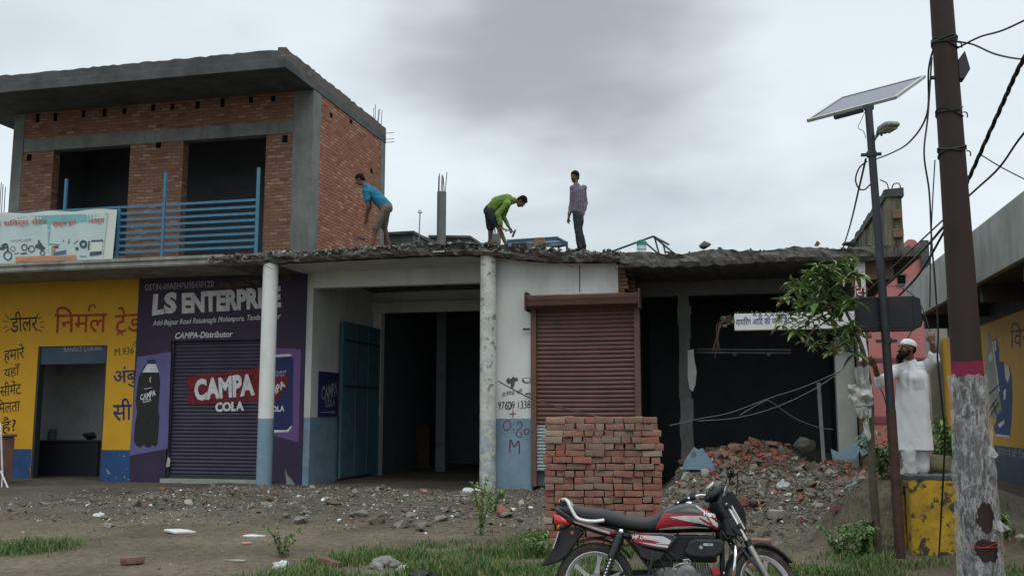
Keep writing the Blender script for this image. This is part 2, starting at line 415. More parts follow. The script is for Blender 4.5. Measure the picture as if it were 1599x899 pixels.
# ------------------------------------------------------------------ painting on a wall: flat paint a few millimetres proud of it
def text_flat(body, thick=0.0, shear=0.0, strokes=()):
    c = bpy.data.curves.new('t', 'FONT'); c.body = body; c.offset = thick; c.shear = shear; c.resolution_u = 3
    o = bpy.data.objects.new('t', c); COL.objects.link(o)
    dg = bpy.context.evaluated_depsgraph_get(); dg.update()
    me = o.evaluated_get(dg).to_mesh()
    vs = [(v.co.x, v.co.y) for v in me.vertices]; fs = [tuple(p.vertices) for p in me.polygons]
    o.evaluated_get(dg).to_mesh_clear()
    bpy.data.objects.remove(o); bpy.data.curves.remove(c)
    for w, pts in strokes:
        add_stroke(vs, fs, pts, w)
    return vs, fs
def add_stroke(vs, fs, pts, w):
    o = len(vs)
    for i, p in enumerate(pts):
        a = pts[max(i-1, 0)]; b = pts[min(i+1, len(pts)-1)]
        dx, dy = b[0]-a[0], b[1]-a[1]; l = math.hypot(dx, dy) or 1
        vs.append((p[0]-dy/l*w/2, p[1]+dx/l*w/2)); vs.append((p[0]+dy/l*w/2, p[1]-dx/l*w/2))
    for i in range(len(pts)-1):
        fs.append((o+2*i, o+2*i+1, o+2*i+3, o+2*i+2))
def paint_text(name, parent, body, bl, br, tl, P, mat, thick=0.0, shear=0.0, strokes=(), wob=0.0):
    """bl, br, tl: photograph corners of the lettering's bounding box; P maps a pixel onto the wall"""
    vs, fs = text_flat(body, thick, shear, strokes)
    xs = [v[0] for v in vs]; ys = [v[1] for v in vs]; x0, x1, y0, y1 = min(xs), max(xs), min(ys), max(ys)
    A, B, C = P(*bl), P(*br), P(*tl)
    vs = [(x+0.030*mnoise.noise((x*2.3, y*2.3, len(body))), y+0.030*mnoise.noise((x*2.3, y*2.3, 7+len(body)))) for x, y in vs]     # unsteady brush
    mb = MB()
    mb.add([A + (B-A)*((x-x0)/(x1-x0)) + (C-A)*((y-y0)/(y1-y0)) for x, y in vs], fs)
    return mb.build(name, mat, parent, recalc=False)
def paint_polys(name, parent, polys, P, mats):
    if name == 'bare_plaster_patch' and len(polys) > 1:          # each patch on its own
        return [paint_polys(name, parent, [q], P, mats) for q in polys]
    mb = MB()
    for i, (mi, poly) in enumerate(polys):
        mb.add([P(*q) for q in poly], [tuple(range(len(poly)))], mi)
    return mb.build(name, mats, parent, recalc=False)
def paint_strokes(name, parent, strokes, P, mat):
    vs, fs = [], []
    for w, pts in strokes: add_stroke(vs, fs, smooth2(pts), w)
    mb = MB(); mb.add([P(x, y) for x, y in vs], fs)
    return mb.build(name, mat, parent, recalc=False)
def smooth2(pts, k=4):
    if len(pts) < 3: return pts
    out = []
    for i in range(len(pts)-1):
        p0 = pts[max(i-1, 0)]; p1 = pts[i]; p2 = pts[i+1]; p3 = pts[min(i+2, len(pts)-1)]
        for j in range(k):
            t = j/k
            out.append(tuple(0.5*((2*b)+(-a+c)*t+(2*a-5*b+4*c-d)*t*t+(-a+3*b-3*c+d)*t**3) for a, b, c, d in zip(p0, p1, p2, p3)))
    out.append(tuple(pts[-1])); return out
def curve3(pts, k=5): return [Vector(p) for p in smooth2([tuple(p) for p in pts], k)]
def onY(Y): return lambda px, py: PY(px, py, Y)
def onX(X): return lambda px, py: PX(px, py, X)

# convex rubble chunks
def chunk_mesh(seed, stretch=(1, 1, 1), n=11):
    rn = random.Random(seed); bm = bmesh.new()
    for i in range(n):
        v = Vector((rn.gauss(0, 1), rn.gauss(0, 1), rn.gauss(0, 1))).normalized() * rn.uniform(0.75, 1.0)
        bm.verts.new((v.x*stretch[0]*0.5, v.y*stretch[1]*0.5, v.z*stretch[2]*0.5))
    r = bmesh.ops.convex_hull(bm, input=bm.verts)
    bmesh.ops.delete(bm, geom=[g for g in r['geom_interior'] if isinstance(g, bmesh.types.BMVert)], context='VERTS')
    bm.verts.ensure_lookup_table(); bm.verts.index_update()
    v = np.array([x.co[:] for x in bm.verts]); f = [tuple(x.index for x in fc.verts) for fc in bm.faces]
    bm.free(); return v, f
CHUNKS = [chunk_mesh(i, (1, random.uniform(0.6, 1), random.uniform(0.4, 0.8))) for i in range(24)]
def rot_rand(rn, flat=0.6):
    return np.array(Matrix.Rotation(rn.uniform(0, 6.28), 3, 'Z') @ Matrix.Rotation(rn.gauss(0, flat), 3, 'X') @ Matrix.Rotation(rn.gauss(0, flat), 3, 'Y'))
def scatter_chunks(mb, spots, rn, mats_w):
    """spots: (x, y, z, size)"""
    keys = list(mats_w)
    for (x, y, z, s) in spots:
        v, f = rn.choice(CHUNKS)
        w = (v * s) @ rot_rand(rn).T + (x, y, z + s*0.12)
        mb.add(w.tolist(), f, rn.choice(keys))
# ================================================================== GROUND
def sst(a, b, x):
    t = min(1, max(0, (x-a)/(b-a))); return t*t*(3-2*t)
def fbm(x, y, s=1.0, o=3):
    return sum(mnoise.noise((x*s*2**i, y*s*2**i, 3.7*i))/2**i for i in range(o))
def H(x, y):
    z = 0.03*fbm(x, y, 0.5) + 0.012*fbm(x, y, 3.0, 2)
    # demolition heap sliding out of the gutted shop
    ex = sst(-1.9, -0.6, x)*(1-sst(2.6, 4.2, x))
    rough = 0.24*fbm(x, y, 0.9) + 0.09*fbm(x, y, 2.6)
    z += ex*(sst(12.4, 17.6, y)*(0.46+rough) + sst(18.2, 20.6, y)*(0.42-0.30*sst(0.9, 1.6, x))*(1-0.5*sst(22, 24, y)))
    # low strip of broken concrete in front of the pillars
    strip = sst(13.2, 14.6, y)*(1-sst(18.2, 19.2, y))*sst(-12.5, -9.8, x)*(1-sst(-2.6, -1.4, x))
    z += strip*(0.11 + 0.10*fbm(x, y, 0.8) + 0.04*fbm(x, y, 3.0))
    # earth bank behind the yellow block
    z += 0.80*math.exp(-(((x-1.95)/0.95)**4 + ((y-12.95)/0.72)**4))
    z += 0.55*math.exp(-(((x-3.6)/1.0)**2 + ((y-19.5)/3.5)**2))
    # verge near the road sinks a little
    z -= 0.05*(1-sst(8.0, 10.5, y))
    return z
def axis_lines(lo, hi, step, far):
    a = list(np.arange(lo, hi + 1e-6, step)); s = step; x = hi
    while x < far: s *= 1.5; x += s; a.append(x)
    s = step; x = lo
    while x > -far: s *= 1.5; x -= s; a.insert(0, x)
    return a
gx, gy = axis_lines(-20, 9, 0.11, 420), axis_lines(5, 27, 0.11, 420)
nx, ny = len(gx), len(gy)
gv = [(x, y, H(x, y) if -60 < x < 60 and -40 < y < 80 else 0.0) for y in gy for x in gx]
gf = [(j*nx+i, j*nx+i+1, (j+1)*nx+i+1, (j+1)*nx+i) for j in range(ny-1) for i in range(nx-1)]
gm = bpy.data.meshes.new('ground'); gm.from_pydata(gv, [], gf)
gm.polygons.foreach_set('use_smooth', [True]*len(gf))
zone = gm.attributes.new('zone', 'FLOAT', 'POINT')
def zone_at(x, y):
    """1 = grey demolition dust and slab, 0 = sandy brown earth"""
    d = sst(12.6, 14.8, y + 0.7*fbm(x, y, 0.6))
    return d
zone.data.foreach_set('value', [zone_at(v[0], v[1]) for v in gv])
gmat, nt, b = new_mat('trodden earth')
v = wpos(nt)
at = N(nt, 'ShaderNodeAttribute', attribute_name='zone').outputs['Fac']
n1 = _noise(nt, v, 0.7, 8, 0.62); n2 = _noise(nt, v, 9, 6, 0.7); n3 = _noise(nt, v, 55, 4, 0.6)
brown = _ramp(nt, n1, [(0.34, (0.108, 0.087, 0.060)), (0.52, (0.172, 0.141, 0.099)), (0.70, (0.225, 0.188, 0.136))])
grey = _ramp(nt, n1, [(0.35, (0.080, 0.070, 0.056)), (0.65, (0.155, 0.138, 0.112))])
c = _mix(nt, at, brown, grey)
c = _mix(nt, _ramp(nt, n2, [(0.42, BLK), (0.70, (0.75,) * 3)]), c, (0.055, 0.046, 0.036))
c = _mix(nt, _ramp(nt, n3, [(0.60, BLK), (0.74, (0.5,) * 3)]), c, (0.27, 0.245, 0.20))
c = _mix(nt, _ramp(nt, _noise(nt, v, 30, 2), [(0.28, (0.6,) * 3), (0.40, BLK)]), c, (0.03, 0.026, 0.02))
nt.links.new(c, b.inputs['Base Color']); b.inputs['Roughness'].default_value = 0.95; b.inputs['Specular IOR Level'].default_value = 0.15
hs = N(nt, 'ShaderNodeMath', operation='ADD'); nt.links.new(n2, hs.inputs[0]); nt.links.new(n3, hs.inputs[1])
_bump(nt, b, hs.outputs[0], 0.9, 0.035)
gm.materials.append(gmat)
structure(from_mesh('ground', gm))

# ================================================================== TWO-STOREY BUILDING (left)
XR, YW, YU, YS = -9.75, 20.5, 20.6, 18.85      # right face, lower wall, upper wall, slab edge
ZB, ZT = 4.86, 5.08                            # balcony slab
ZR0, ZR1 = 9.32, 9.77                          # roof slab
W, U = onY(YW), onY(YU)
bl = thing('two_storey_building', 'unplastered red brick upper storey with balcony over yellow and purple painted shops', 'building', (-14, 21, 0))
XL = U(22, 200).x
# --- lower painted walls
xb = W(215, 500).x
yd0, yd1, ydt = W(60, 540).x, W(168, 540).x, W(100, 540).z
g = MB()
g.box(-24.0, YW, -0.4, yd0, YW+0.24, ZB); g.box(yd1, YW, -0.4, xb, YW+0.24, ZB); g.box(yd0, YW, ydt, yd1, YW+0.24, ZB)
g.build('yellow_wall', 'yellow', bl)
zd = W(180, 702).z
g = MB(); g.box(-24.0, YW-0.004, -0.4, yd0-0.002, YW-0.001, zd); g.box(yd1+0.002, YW-0.004, -0.4, xb-0.002, YW-0.001, zd); g.build('blue_plinth', 'blue_base', bl)
s0, s1, st = W(268, 530).x, W(427, 530).x, W(300, 532).z
g = MB()
g.box(xb, YW-0.02, -0.4, s0, YW+0.24, ZB); g.box(s1, YW-0.02, -0.4, XR, YW+0.24, ZB); g.box(s0, YW-0.02, st, s1, YW+0.24, ZB)
pw = g.build('purple_wall', 'purple', bl)
# --- roller shutter of the purple shop
def shutter_mesh(x0, x1, y, z0, z1, pitch=0.085, depth=0.022, dents=0.0, seed=1, bent=0.0):
    """interlocking curved slats, each one bulging outward"""
    rn = random.Random(seed); g = MB(); z = z0; prof = [(0.0, 0), (0.18, -0.75), (0.5, -1.0), (0.80, -0.7), (0.93, 0.1), (1.0, 0.35)]
    n = max(2, int((x1-x0)/0.25)); xs = [x0+(x1-x0)*i/n for i in range(n+1)]
    while z < z1 - 1e-3:
        h = min(pitch, z1-z); j = rn.uniform(-0.003, 0.003); tilt = rn.uniform(-0.004, 0.004)
        rows = []
        for t, d in prof:
            rows.append([(x, y + d*depth + j + dents*mnoise.noise((x*1.7, 0, z*1.3)), z + t*h + tilt*(x-x0)/(x1-x0) - bent*math.sin((x-x0)/(x1-x0)*math.pi)) for x in xs])
        m = len(xs); vs = [p for r in rows for p in r]
        g.add(vs, [(a*m+i, a*m+i+1, (a+1)*m+i+1, (a+1)*m+i) for a in range(len(rows)-1) for i in range(m-1)], 0, True)
        z += pitch
    return g
M['shutter_purple'] = weathered('purple shutter paint', (0.050, 0.042, 0.068), 0.5, 0.2, 2, stain=(0.025, 0.02, 0.04), stain_amt=0.6, chip=(0.40, 0.40, 0.42), chip_amt=-0.17, chip_scale=16, bump=0.05)
zs = 0.10
M['logo_red'] = painted('faded logo red', (0.17, 0.014, 0.022), wear=0.42, scale=6)
ps = shutter_mesh(s0, s1, YW+0.10, zs, st).build('roller_shutter', 'shutter_purple', bl, recalc=False, sharp=80)
g = MB(); g.box(s0+0.002, YW+0.15, zs, s1-0.002, YW+0.2, st); g.build('shutter_light_block', 'interior_dark', ps)  # added unseen dark sheet, stops light showing between the slats
g = MB(); g.box(s0-0.1, YW-0.06, -0.3, s1+0.1, YW+0.22, zs-0.005); g.build('door_step', 'concrete_grey', bl)
for x in (s0, s1-0.06):
    g = MB(); g.box(x, YW+0.03, zs, x+0.06, YW+0.075, st); g.build('shutter_guide', 'dark_steel', ps)
g = MB(); g.box(s0+0.03, YW+0.06, zs+0.0, s1-0.03, YW+0.085, zs+0.07); g.build('bottom_bar', 'dark_steel', ps)
# --- lilac panels, bottle and can painted on the purple wall
Wp = lambda e: onY(YW-0.02-e)
paint_polys('lilac_panel', pw, [(0, [(214,557),(267,549),(262,700),(202,711)])], Wp(0.004), ['lilac'])
paint_polys('violet_panel', pw, [(0, [(430,543),(470,545),(466,690),(428,680)])], Wp(0.004), ['violet'])
bottle = [(231,562),(243,562),(243,568),(247,580),(249,586),(250,600),(247,640),(249,650),(247,680),(246,692),(243,697),(238,694),(234,698),(229,698),(224,694),(219,698),(213,696),(209,688),(211,660),(214,645),(212,625),(216,590),(221,580),(226,570),(230,566)]
bo = paint_polys('painted_bottle', pw, [(0, bottle)], Wp(0.008), ['paint_black'])
paint_polys('bottle_cap', bo, [(0, [(230,561),(242,561),(243,568),(230,568)])], Wp(0.012), ['paint_navy'])
paint_polys('bottle_neck', bo, [(0, [(230,568),(243,568),(248,581),(222,581)])], Wp(0.012), ['paint_white'])
PT = lambda name, par, body, bl_, br_, tl_, P, mat, **k: paint_text(name, par, body, bl_, br_, tl_, P, mat, **k)
PT('bottle_lettering', bo, 'CAMPA', (219,625),(243,617),(219,616), Wp(0.012), 'paint_white', thick=0.03)
PT('bottle_lettering', bo, 'COLA', (223,629),(236,626),(223,623), Wp(0.012), 'paint_white', thick=0.02)
paint_strokes('bottle_lettering', bo, [(1.3, [(236,588),(234,592),(235,597)]), (0.8, [(225,607),(237,605)])], Wp(0.012), 'paint_white')
can = [(428,556),(452,553),(458,560),(457,664),(450,671),(428,672)]
ca = paint_polys('painted_can', pw, [(0, can)], Wp(0.008), ['paint_navy'])
paint_polys('can_rim', ca, [(0, [(428,554),(452,552),(457,555),(452,556),(428,558)]), (0, [(428,671),(448,671),(455,664),(456,666),(450,674),(428,675)])], Wp(0.012), ['paint_white'])
paint_polys('can_swoosh', ca, [(0, [(428,592),(448,585),(452,590),(447,603),(440,612),(428,630)])], Wp(0.012), ['paint_darkred'])
PT('can_lettering', ca, 'CAMPA', (410,632),(446,603),(407,621), Wp(0.016), 'paint_white', thick=0.03)
PT('can_lettering', ca, 'COLA', (418,643),(444,642),(418,634), Wp(0.016), 'paint_white', thick=0.03)
PT('can_lettering', ca, 'CLUB OF', (430,583),(447,582),(430,579), Wp(0.016), 'paint_white')
PT('can_lettering', ca, 'THE TASTE', (430,588),(444,587),(430,585), Wp(0.016), 'paint_white')
paint_polys('bare_plaster_patch', pw, [(0, [(445,730),(449,742),(456,748),(461,756),(447,756)]), (0, [(262,712),(266,716),(265,728),(259,729)])], Wp(0.004), ['concrete_grey'])
# --- lettering on the purple fascia
PT('sign_lettering', pw, 'LS', (237,493),(275,489),(239,459), Wp(0.004), 'paint_white', thick=0.055)
PT('sign_lettering', pw, 'ENTERPRISE', (284,490),(439,480),(284,457), Wp(0.004), 'paint_white', thick=0.055)
PT('sign_lettering', pw, 'GSTIN-09AEHPU8543F1Z0', (226,454),(334,448),(226,444), Wp(0.004), 'paint_grey', thick=0.02)
PT('sign_lettering', pw, 'Prop. Mohd Usman  98371 53347', (343,452),(456,442),(343,440), Wp(0.004), 'paint_gold', thick=0.01, shear=0.15)
PT('sign_lettering', pw, 'Add-Bajpur Road Ratuanagla Mohanpura, Tanda Rampur', (238,511),(438,500),(239,500), Wp(0.004), 'paint_white', thick=0.012, shear=0.2)
PT('sign_lettering', pw, 'CAMPA-Distributor', (273,529),(363,526),(274,519), Wp(0.004), 'paint_white', thick=0.025, shear=0.15)
# --- lettering on the purple shutter
Sh = lambda e: onY(YW+0.10-0.022-e)
paint_polys('logo_panel', ps, [(0, [(291,588),(424,571),(424,625),(294,632)])], Sh(0.002), ['logo_red'])
PT('shutter_lettering', ps, 'CAMPA', (304,626),(398,617),(303,592), Sh(0.006), 'paint_white', thick=0.05)
PT('shutter_lettering', ps, 'COLA', (336,643),(381,641),(336,628), Sh(0.006), 'paint_white', thick=0.05)
# --- lettering on the yellow wall (brush-painted Hindi)
Wy = onY(YW-0.004)
yw = bl
PT('wall_lettering', yw, 'िनमल', (84,520),(166,519),(86,478), Wy, 'paint_red', thick=0.008)
paint_strokes('wall_lettering', yw, [(3.2, [(139,486),(140,478),(147,477),(148,481)])], Wy, 'paint_red')
PT('wall_lettering', yw, 'टेड', (178,520),(222,517),(180,480), Wy, 'paint_red', thick=0.008)
paint_strokes('wall_lettering', yw, [(2.8, [(183,524),(187,518),(192,524)])], Wy, 'paint_red')
PT('wall_lettering', yw, 'डीलर', (16,519),(59,517),(16,487), Wy, 'paint_black', thick=0.005)
paint_strokes('wall_lettering', yw, [(1.3, q) for q in ([(60,499),(66,494)],[(62,504),(69,502)],[(62,509),(69,511)],[(60,514),(66,519)],[(57,494),(61,489)],[(14,497),(8,491)],[(12,503),(4,501)],[(12,509),(5,512)],[(14,514),(8,519)])], Wy, 'paint_black')
for t, q in (('हमारे', ((6,568),(38,562),(6,541))), ('यहाँ', ((6,593),(31,588),(6,571))), ('सीमेंट', ((0,620),(33,615),(0,597))), ('िमलता', ((-6,646),(31,642),(-6,623))), ('है?', ((2,679),(25,675),(2,652)))):
    PT('wall_lettering', yw, t, *q, Wy, 'paint_black', thick=0.006)
PT('wall_lettering', yw, 'M.936', (179,555),(209,552),(179,544), Wy, 'paint_black')
PT('wall_lettering', yw, 'ने', (206,541),(216,540),(206,534), Wy, 'paint_black')
PT('wall_lettering', yw, 'अंबु', (176,606),(214,604),(177,573), Wy, 'paint_navy', thick=0.012)
PT('wall_lettering', yw, 'सी', (176,657),(206,656),(176,622), Wy, 'paint_navy', thick=0.012)
# --- yellow shop interior and the faded shutter box over its doorway
g = MB()
g.box(yd0-1.6, 23.2, -0.2, s0-0.1, 23.35, 3.2)
g.box(yd0-1.6, YW+0.24, -0.2, yd0-1.45, 23.2, 3.2); g.box(s0-0.3, YW+0.24, -0.2, s0-0.12, 23.2, 3.2)
g.build('shop_interior', 'interior_white', bl)
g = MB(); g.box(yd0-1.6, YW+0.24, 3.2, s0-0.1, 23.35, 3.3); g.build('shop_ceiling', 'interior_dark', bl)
M['faded_blue'] = weathered('faded blue sheet metal', (0.035, 0.07, 0.10), 0.6, 0.2, 3, stain=(0.02, 0.035, 0.05), stain_amt=0.7)
g = MB(); g.box(yd0, YW+0.05, W(100, 568).z, yd1, YW+0.38, ydt-0.003); sb = g.build('shutter_box', 'faded_blue', bl)
PT('shop_lettering', sb, 'BANGLE DUKAN', (100,549),(158,547),(100,542), onY(YW+0.046), 'paint_grey')
for x in (yd0-0.01, yd1-0.05):
    g = MB(); g.box(x, YW+0.02, 0, x+0.06, YW+0.2, ydt); g.build('door_jamb', 'dark_steel', bl)
# --- balcony slab: jagged, with a moulded drip edge
g = MB(); g.box(-24, YS, ZB, -11.0, YU+0.0, ZT); g.box(-24, YS-0.04, ZT-0.075, -11.0, YS, ZT-0.02); g.box(-24, YS-0.02, ZB+0.03, -11.0, YS, ZB+0.07)
g.box(-24, YU, ZB, XR-0.005, 25.4, ZT-0.004)
M['slab_paint'] = weathered('weathered cream slab edge', (0.25, 0.25, 0.22), 0.85, 0.3, 2, stain=(0.07, 0.075, 0.07), stain_amt=0.9, stain_scale=2.2, streak=True, bump=0.3)
g.build('balcony_slab', 'slab_paint', bl)
# --- upper storey
def ux(px, py=300): return U(px, py).x
xo = [ux(80), ux(200), ux(283), ux(413)]; xc0, xc1 = ux(455), XR
zl0, zl1 = 8.29, 8.60
g = MB(); T = 0.24
for a, b_ in ((XL+0.32, xo[0]), (xo[1], xo[2]), (xo[3], xc0)): g.box(a, YU, ZT, b_, YU+T, zl0)
g.box(XL+0.32, YU, zl1, xc0, YU+T, ZR0)
g.box(xo[0], YU, ZT, xo[1], YU+T, ZT+0.4)
front = g.build('brick_front_wall', 'brick', bl)
g = MB(); g.box(XR-0.24, YU+0.42, ZT, XR-0.012, 25.05, ZR0); g.build('brick_side_wall', 'brick_side', bl)
g = MB(); g.box(XL, YU+0.3, ZT, XL+0.24, 25.3, ZR0); g.box(XL+0.24, 25.06, ZT, XR-0.25, 25.3, ZR0); g.build('brick_back_wall', 'interior_dark', bl)  # brick walls in the dark interior colour, shade of the room painted in
g = MB(); g.box(XL+0.25, 23.2, ZT, XR-0.25, 23.3, ZR0); g.build('partition_wall', 'interior_dark', bl)
g = MB(); g.box(XL+0.35, YU-0.012, zl0, xc0-0.002, YU+T+0.01, zl1); g.build('lintel_beam', 'concrete', bl)
for a, b_, y0, y1 in ((XL, XL+0.32, YU-0.015, YU+0.3), (xc0, xc1, YU-0.02, YU+0.40), (XR-0.3, XR+0.004, 25.05, 25.38)):
    g = MB(); g.box(a, y0, ZT-0.5, b_, y1, ZR0-0.002); g.build('concrete_column', 'concrete', bl, bevel=0.01)
g = MB()
for i in range(11):
    x = XL+0.55 + i*0.68 + random.uniform(-0.1, 0.1)
    if x < xc0-0.2: g.box(x, YU-0.003, ZR0-0.20-random.uniform(0, .08), x+0.11, YU+0.1, ZR0-0.03-random.uniform(0, .05))
for px, py in ((183/4, 745/4+60), (990/4, 665/4+60), (445, 217)):
    q = U(px, py); g.box(q.x-0.07, YU-0.003, q.z-0.09, q.x+0.07, YU+0.1, q.z+0.09)
for px, py in ((496,213),(580,267),(517,180),(492,290),(548,190)):
    q = PX(px, py, XR-0.012); g.box(XR-0.1, q.y-0.08, q.z-0.06, XR-0.009, q.y+0.08, q.z+0.06)
g.build('putlog_hole_shade', 'hole_shade', bl)  # near-black blocks just proud of the brick stand for shaded holes
g = MB(); g.box(-19.2, 19.05, ZR0, XR+0.01, 25.4, ZR0+0.22); g.build('roof_slab', 'concrete_dark', bl, bevel=0.012)
# roof edge raised with a rough mortar-smeared brick course
def ragged_strip(g, a, b, w, z0, z1, n, jz=0.03, jy=0.015, mi=0, nz=None):
    """an upstand from a to b (xy), w wide to the left of the direction, with a lumpy top edge"""
    a, b = Vector((*a, 0)), Vector((*b, 0)); d = (b-a).normalized(); s = Vector((-d.y, d.x, 0)); vs = []
    for i in range(n+1):
        p = a + (b-a)*(i/n)
        o1 = s*random.uniform(-jy, jy); zt = z1 + random.uniform(-jz, jz)
        for q, z in ((p+o1, z0), (p+o1, zt), (p+s*w, zt+random.uniform(-jz, jz)), (p+s*w, z0)): vs.append((q.x, q.y, z))
    fs = [(i*4+k, i*4+(k+1)%4, (i+1)*4+(k+1)%4, (i+1)*4+k) for i in range(n) for k in range(4)] + [(0,1,2,3), tuple(n*4+k for k in (3,2,1,0))]
    g.add(vs, fs, mi)
g = MB(); ragged_strip(g, (XR-0.005, 25.4), (XR-0.005, 19.08), -0.2, ZR0+0.21, ZR1+0.02, 60, 0.02, 0.01); g.build('roof_upstand', 'brick_grey', bl)
g = MB(); ragged_strip(g, (XR-0.01, 19.1), (-19.2, 19.1), -0.2, ZR0+0.21, ZR1, 70, 0.018, 0.008); g.build('roof_upstand', 'concrete_dark', bl)
g = MB()
for (x, y) in ((XR-0.06, 24.7), (XR-0.05, 24.85), (XR-0.09, 25.0), (XR-0.06, 25.15), (XR-0.2, 24.95)):
    g.tube([(x, y, ZR1-0.1), (x+random.uniform(-.05, .05), y, ZR1+random.uniform(.35, .5))], 0.009, 5)
for z in (9.33, 9.42, 9.6):
    g.tube([(XR-0.1, 25.3, z), (XR+0.28, 25.34, z+0.01)], 0.009, 5)
g.build('rebar_stubs', 'rust', bl)
# --- balcony railing
Yr = 19.0; rail = onY(Yr)
r0, r1 = rail(180, 360).x, rail(401, 330).x
g = MB()
for i in range(8):
    za = rail(400, 312+i*(388-312)/7.3).z
    g.beam((r0-5.2, Yr, za), (r1, Yr, za), 0.022, 0.055)
ra = g.build('balcony_railing', 'rail_blue', bl)
for px, pt in ((98,280),(184,322),(254,270),(400,262)):
    q = rail(px, pt); x = rail(px, 380).x
    g = MB(); g.box(x-0.028, Yr-0.028, ZT-0.02, x+0.028, Yr+0.028, q.z); g.build('railing_post', 'rail_blue', ra)
# --- front pillar under the broken corner of the slab
def round_pillar(name, px, zb, zt, r, split, mats, parent, Y=19.0):
    x = PY(px, 600, Y).x; g = MB(); n = 24
    zsx = [zb, split, zt]
    for i in range(2):
        m = 10; rows = [zsx[i]+(zsx[i+1]-zsx[i])*k/m for k in range(m+1)]
        g.lathe((x, Y, 0), [(r*(1+0.012*mnoise.noise((z*2, px, i))), z) for z in rows], n=n, mi=1-i)
    return g.build(name, mats, parent, recalc=False)
round_pillar('pillar', 417, -0.2, ZB+0.02, 0.165, PY(405, 653, 19).z, ['pillar_white', 'blue_dado'], bl)

# ================================================================== WHITE SHOP BEING DEMOLISHED (middle)
ws = thing('white_shop', 'single storey white and blue shop with hacked roof edge and open middle bay', 'building', (-6, 21, 0))
YB = 24.3; xp = PY(762, 600, 19).x                 # back wall of the bay, round pillar
XE = PY(965, 430, 19.2).x                          # ragged right end of the front wall
zbm = PY(600, 446, 20.4).z
zdo = 1.52                                         # dado height
g = MB()
g.box(XR+0.003, YW, -0.3, XR+0.16, YB+0.2, ZB)                                     # left wall of the bay
xo0 = PY(594, 600, YB).x; zlo, zhi = PY(670, 486, YB).z, ZB
g.box(XR+0.16, YB, -0.3, xo0, YB+0.24, ZB); g.box(xo0, YB, zlo, xp+0.2, YB+0.24, ZB)   # back wall round the wide opening
g.box(XR+0.16, 20.4, zbm, xp-0.05, 20.62, ZB)                                      # beam across the bay
g.build('bay_wall', 'white_wall', ws)
g = MB(); g.box(XR+0.16, YB-0.10, zlo-0.02, xp, YB-0.002, zlo+0.26); g.build('door_lintel', 'white_wall', ws)
g = MB(); g.box(XR+0.16, YW-0.003, -0.3, XR+0.164, YB-0.002, zdo); g.box(XR+0.006, YW-0.0035, -0.3, XR+0.158, YW-0.0005, zdo); g.box(XR+0.166, YB-0.005, -0.3, xo0-0.002, YB-0.001, zdo); g.build('dado', 'blue_dado', ws)
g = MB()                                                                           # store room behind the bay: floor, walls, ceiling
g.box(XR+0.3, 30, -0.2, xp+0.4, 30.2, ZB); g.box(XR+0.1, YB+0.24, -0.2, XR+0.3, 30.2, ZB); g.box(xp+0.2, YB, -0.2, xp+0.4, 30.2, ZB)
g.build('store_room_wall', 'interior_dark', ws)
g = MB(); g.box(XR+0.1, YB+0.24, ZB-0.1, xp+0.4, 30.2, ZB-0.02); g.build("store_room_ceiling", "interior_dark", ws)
q = PY(690, 600, 26.5); g = MB(); g.box(q.x-0.14, 26.4, -0.2, q.x+0.14, 26.7, ZB); g.build('store_room_column', 'interior_wall', ws)
q = PY(655, 650, 28); g = MB(); g.box(q.x-0.6, 27.6, -0.1, q.x+0.45, 28.2, 1.25); g.build('store_room_chest', 'rust', ws)
zx = PY(830, 600, 19.2).x; shx1 = PY(1000, 600, 19.2).x; shz1 = PY(900, 480, 19.2).z
g = MB()
g.box(xp+0.0, 19.2, -0.3, zx, 19.44, ZB-0.05); g.box(zx, 19.2, shz1, XE, 19.44, ZB-0.05)   # front wall beside and over the shutter
g.box(xp+0.0, 19.44, -0.3, xp+0.2, YB, ZB-0.05)                                            # right wall of the bay
fw = g.build('front_wall', 'white_wall', ws)
g = MB(); g.box(xp+0.1, 19.194, -0.3, zx-0.004, 19.198, PY(800, 653, 19.2).z); g.build('dado', 'blue_dado', ws)
g = MB(); q = PY(905, 430, 19.19); g.box(q.x-0.008, 19.192, PY(905,456,19.2).z, q.x+0.008, 19.199, PY(905,412,19.2).z); g.build('wall_crack', 'paint_black', ws)
# torn brick end of the front wall
g = MB(); rn = random.Random(5); z = shz1+0.12
while z < ZB-0.12:
    w = 0.12+0.13*rn.random(); g.box(XE-0.06, 19.215, z, XE+w, 19.43-rn.random()*0.05, z+0.07); z += 0.078
    if rn.random() < 0.6: g.box(XE+w*0.2, 19.6, z-0.078, XE+w+0.1, 19.8, z-0.01)
g.build('torn_brick_end', 'brick_old', ws)
round_pillar('pillar', 762, -0.2, ZB+0.0, 0.165, PY(762, 655, 19).z, ['pillar_peel', 'pillar_peel_blue'], ws)
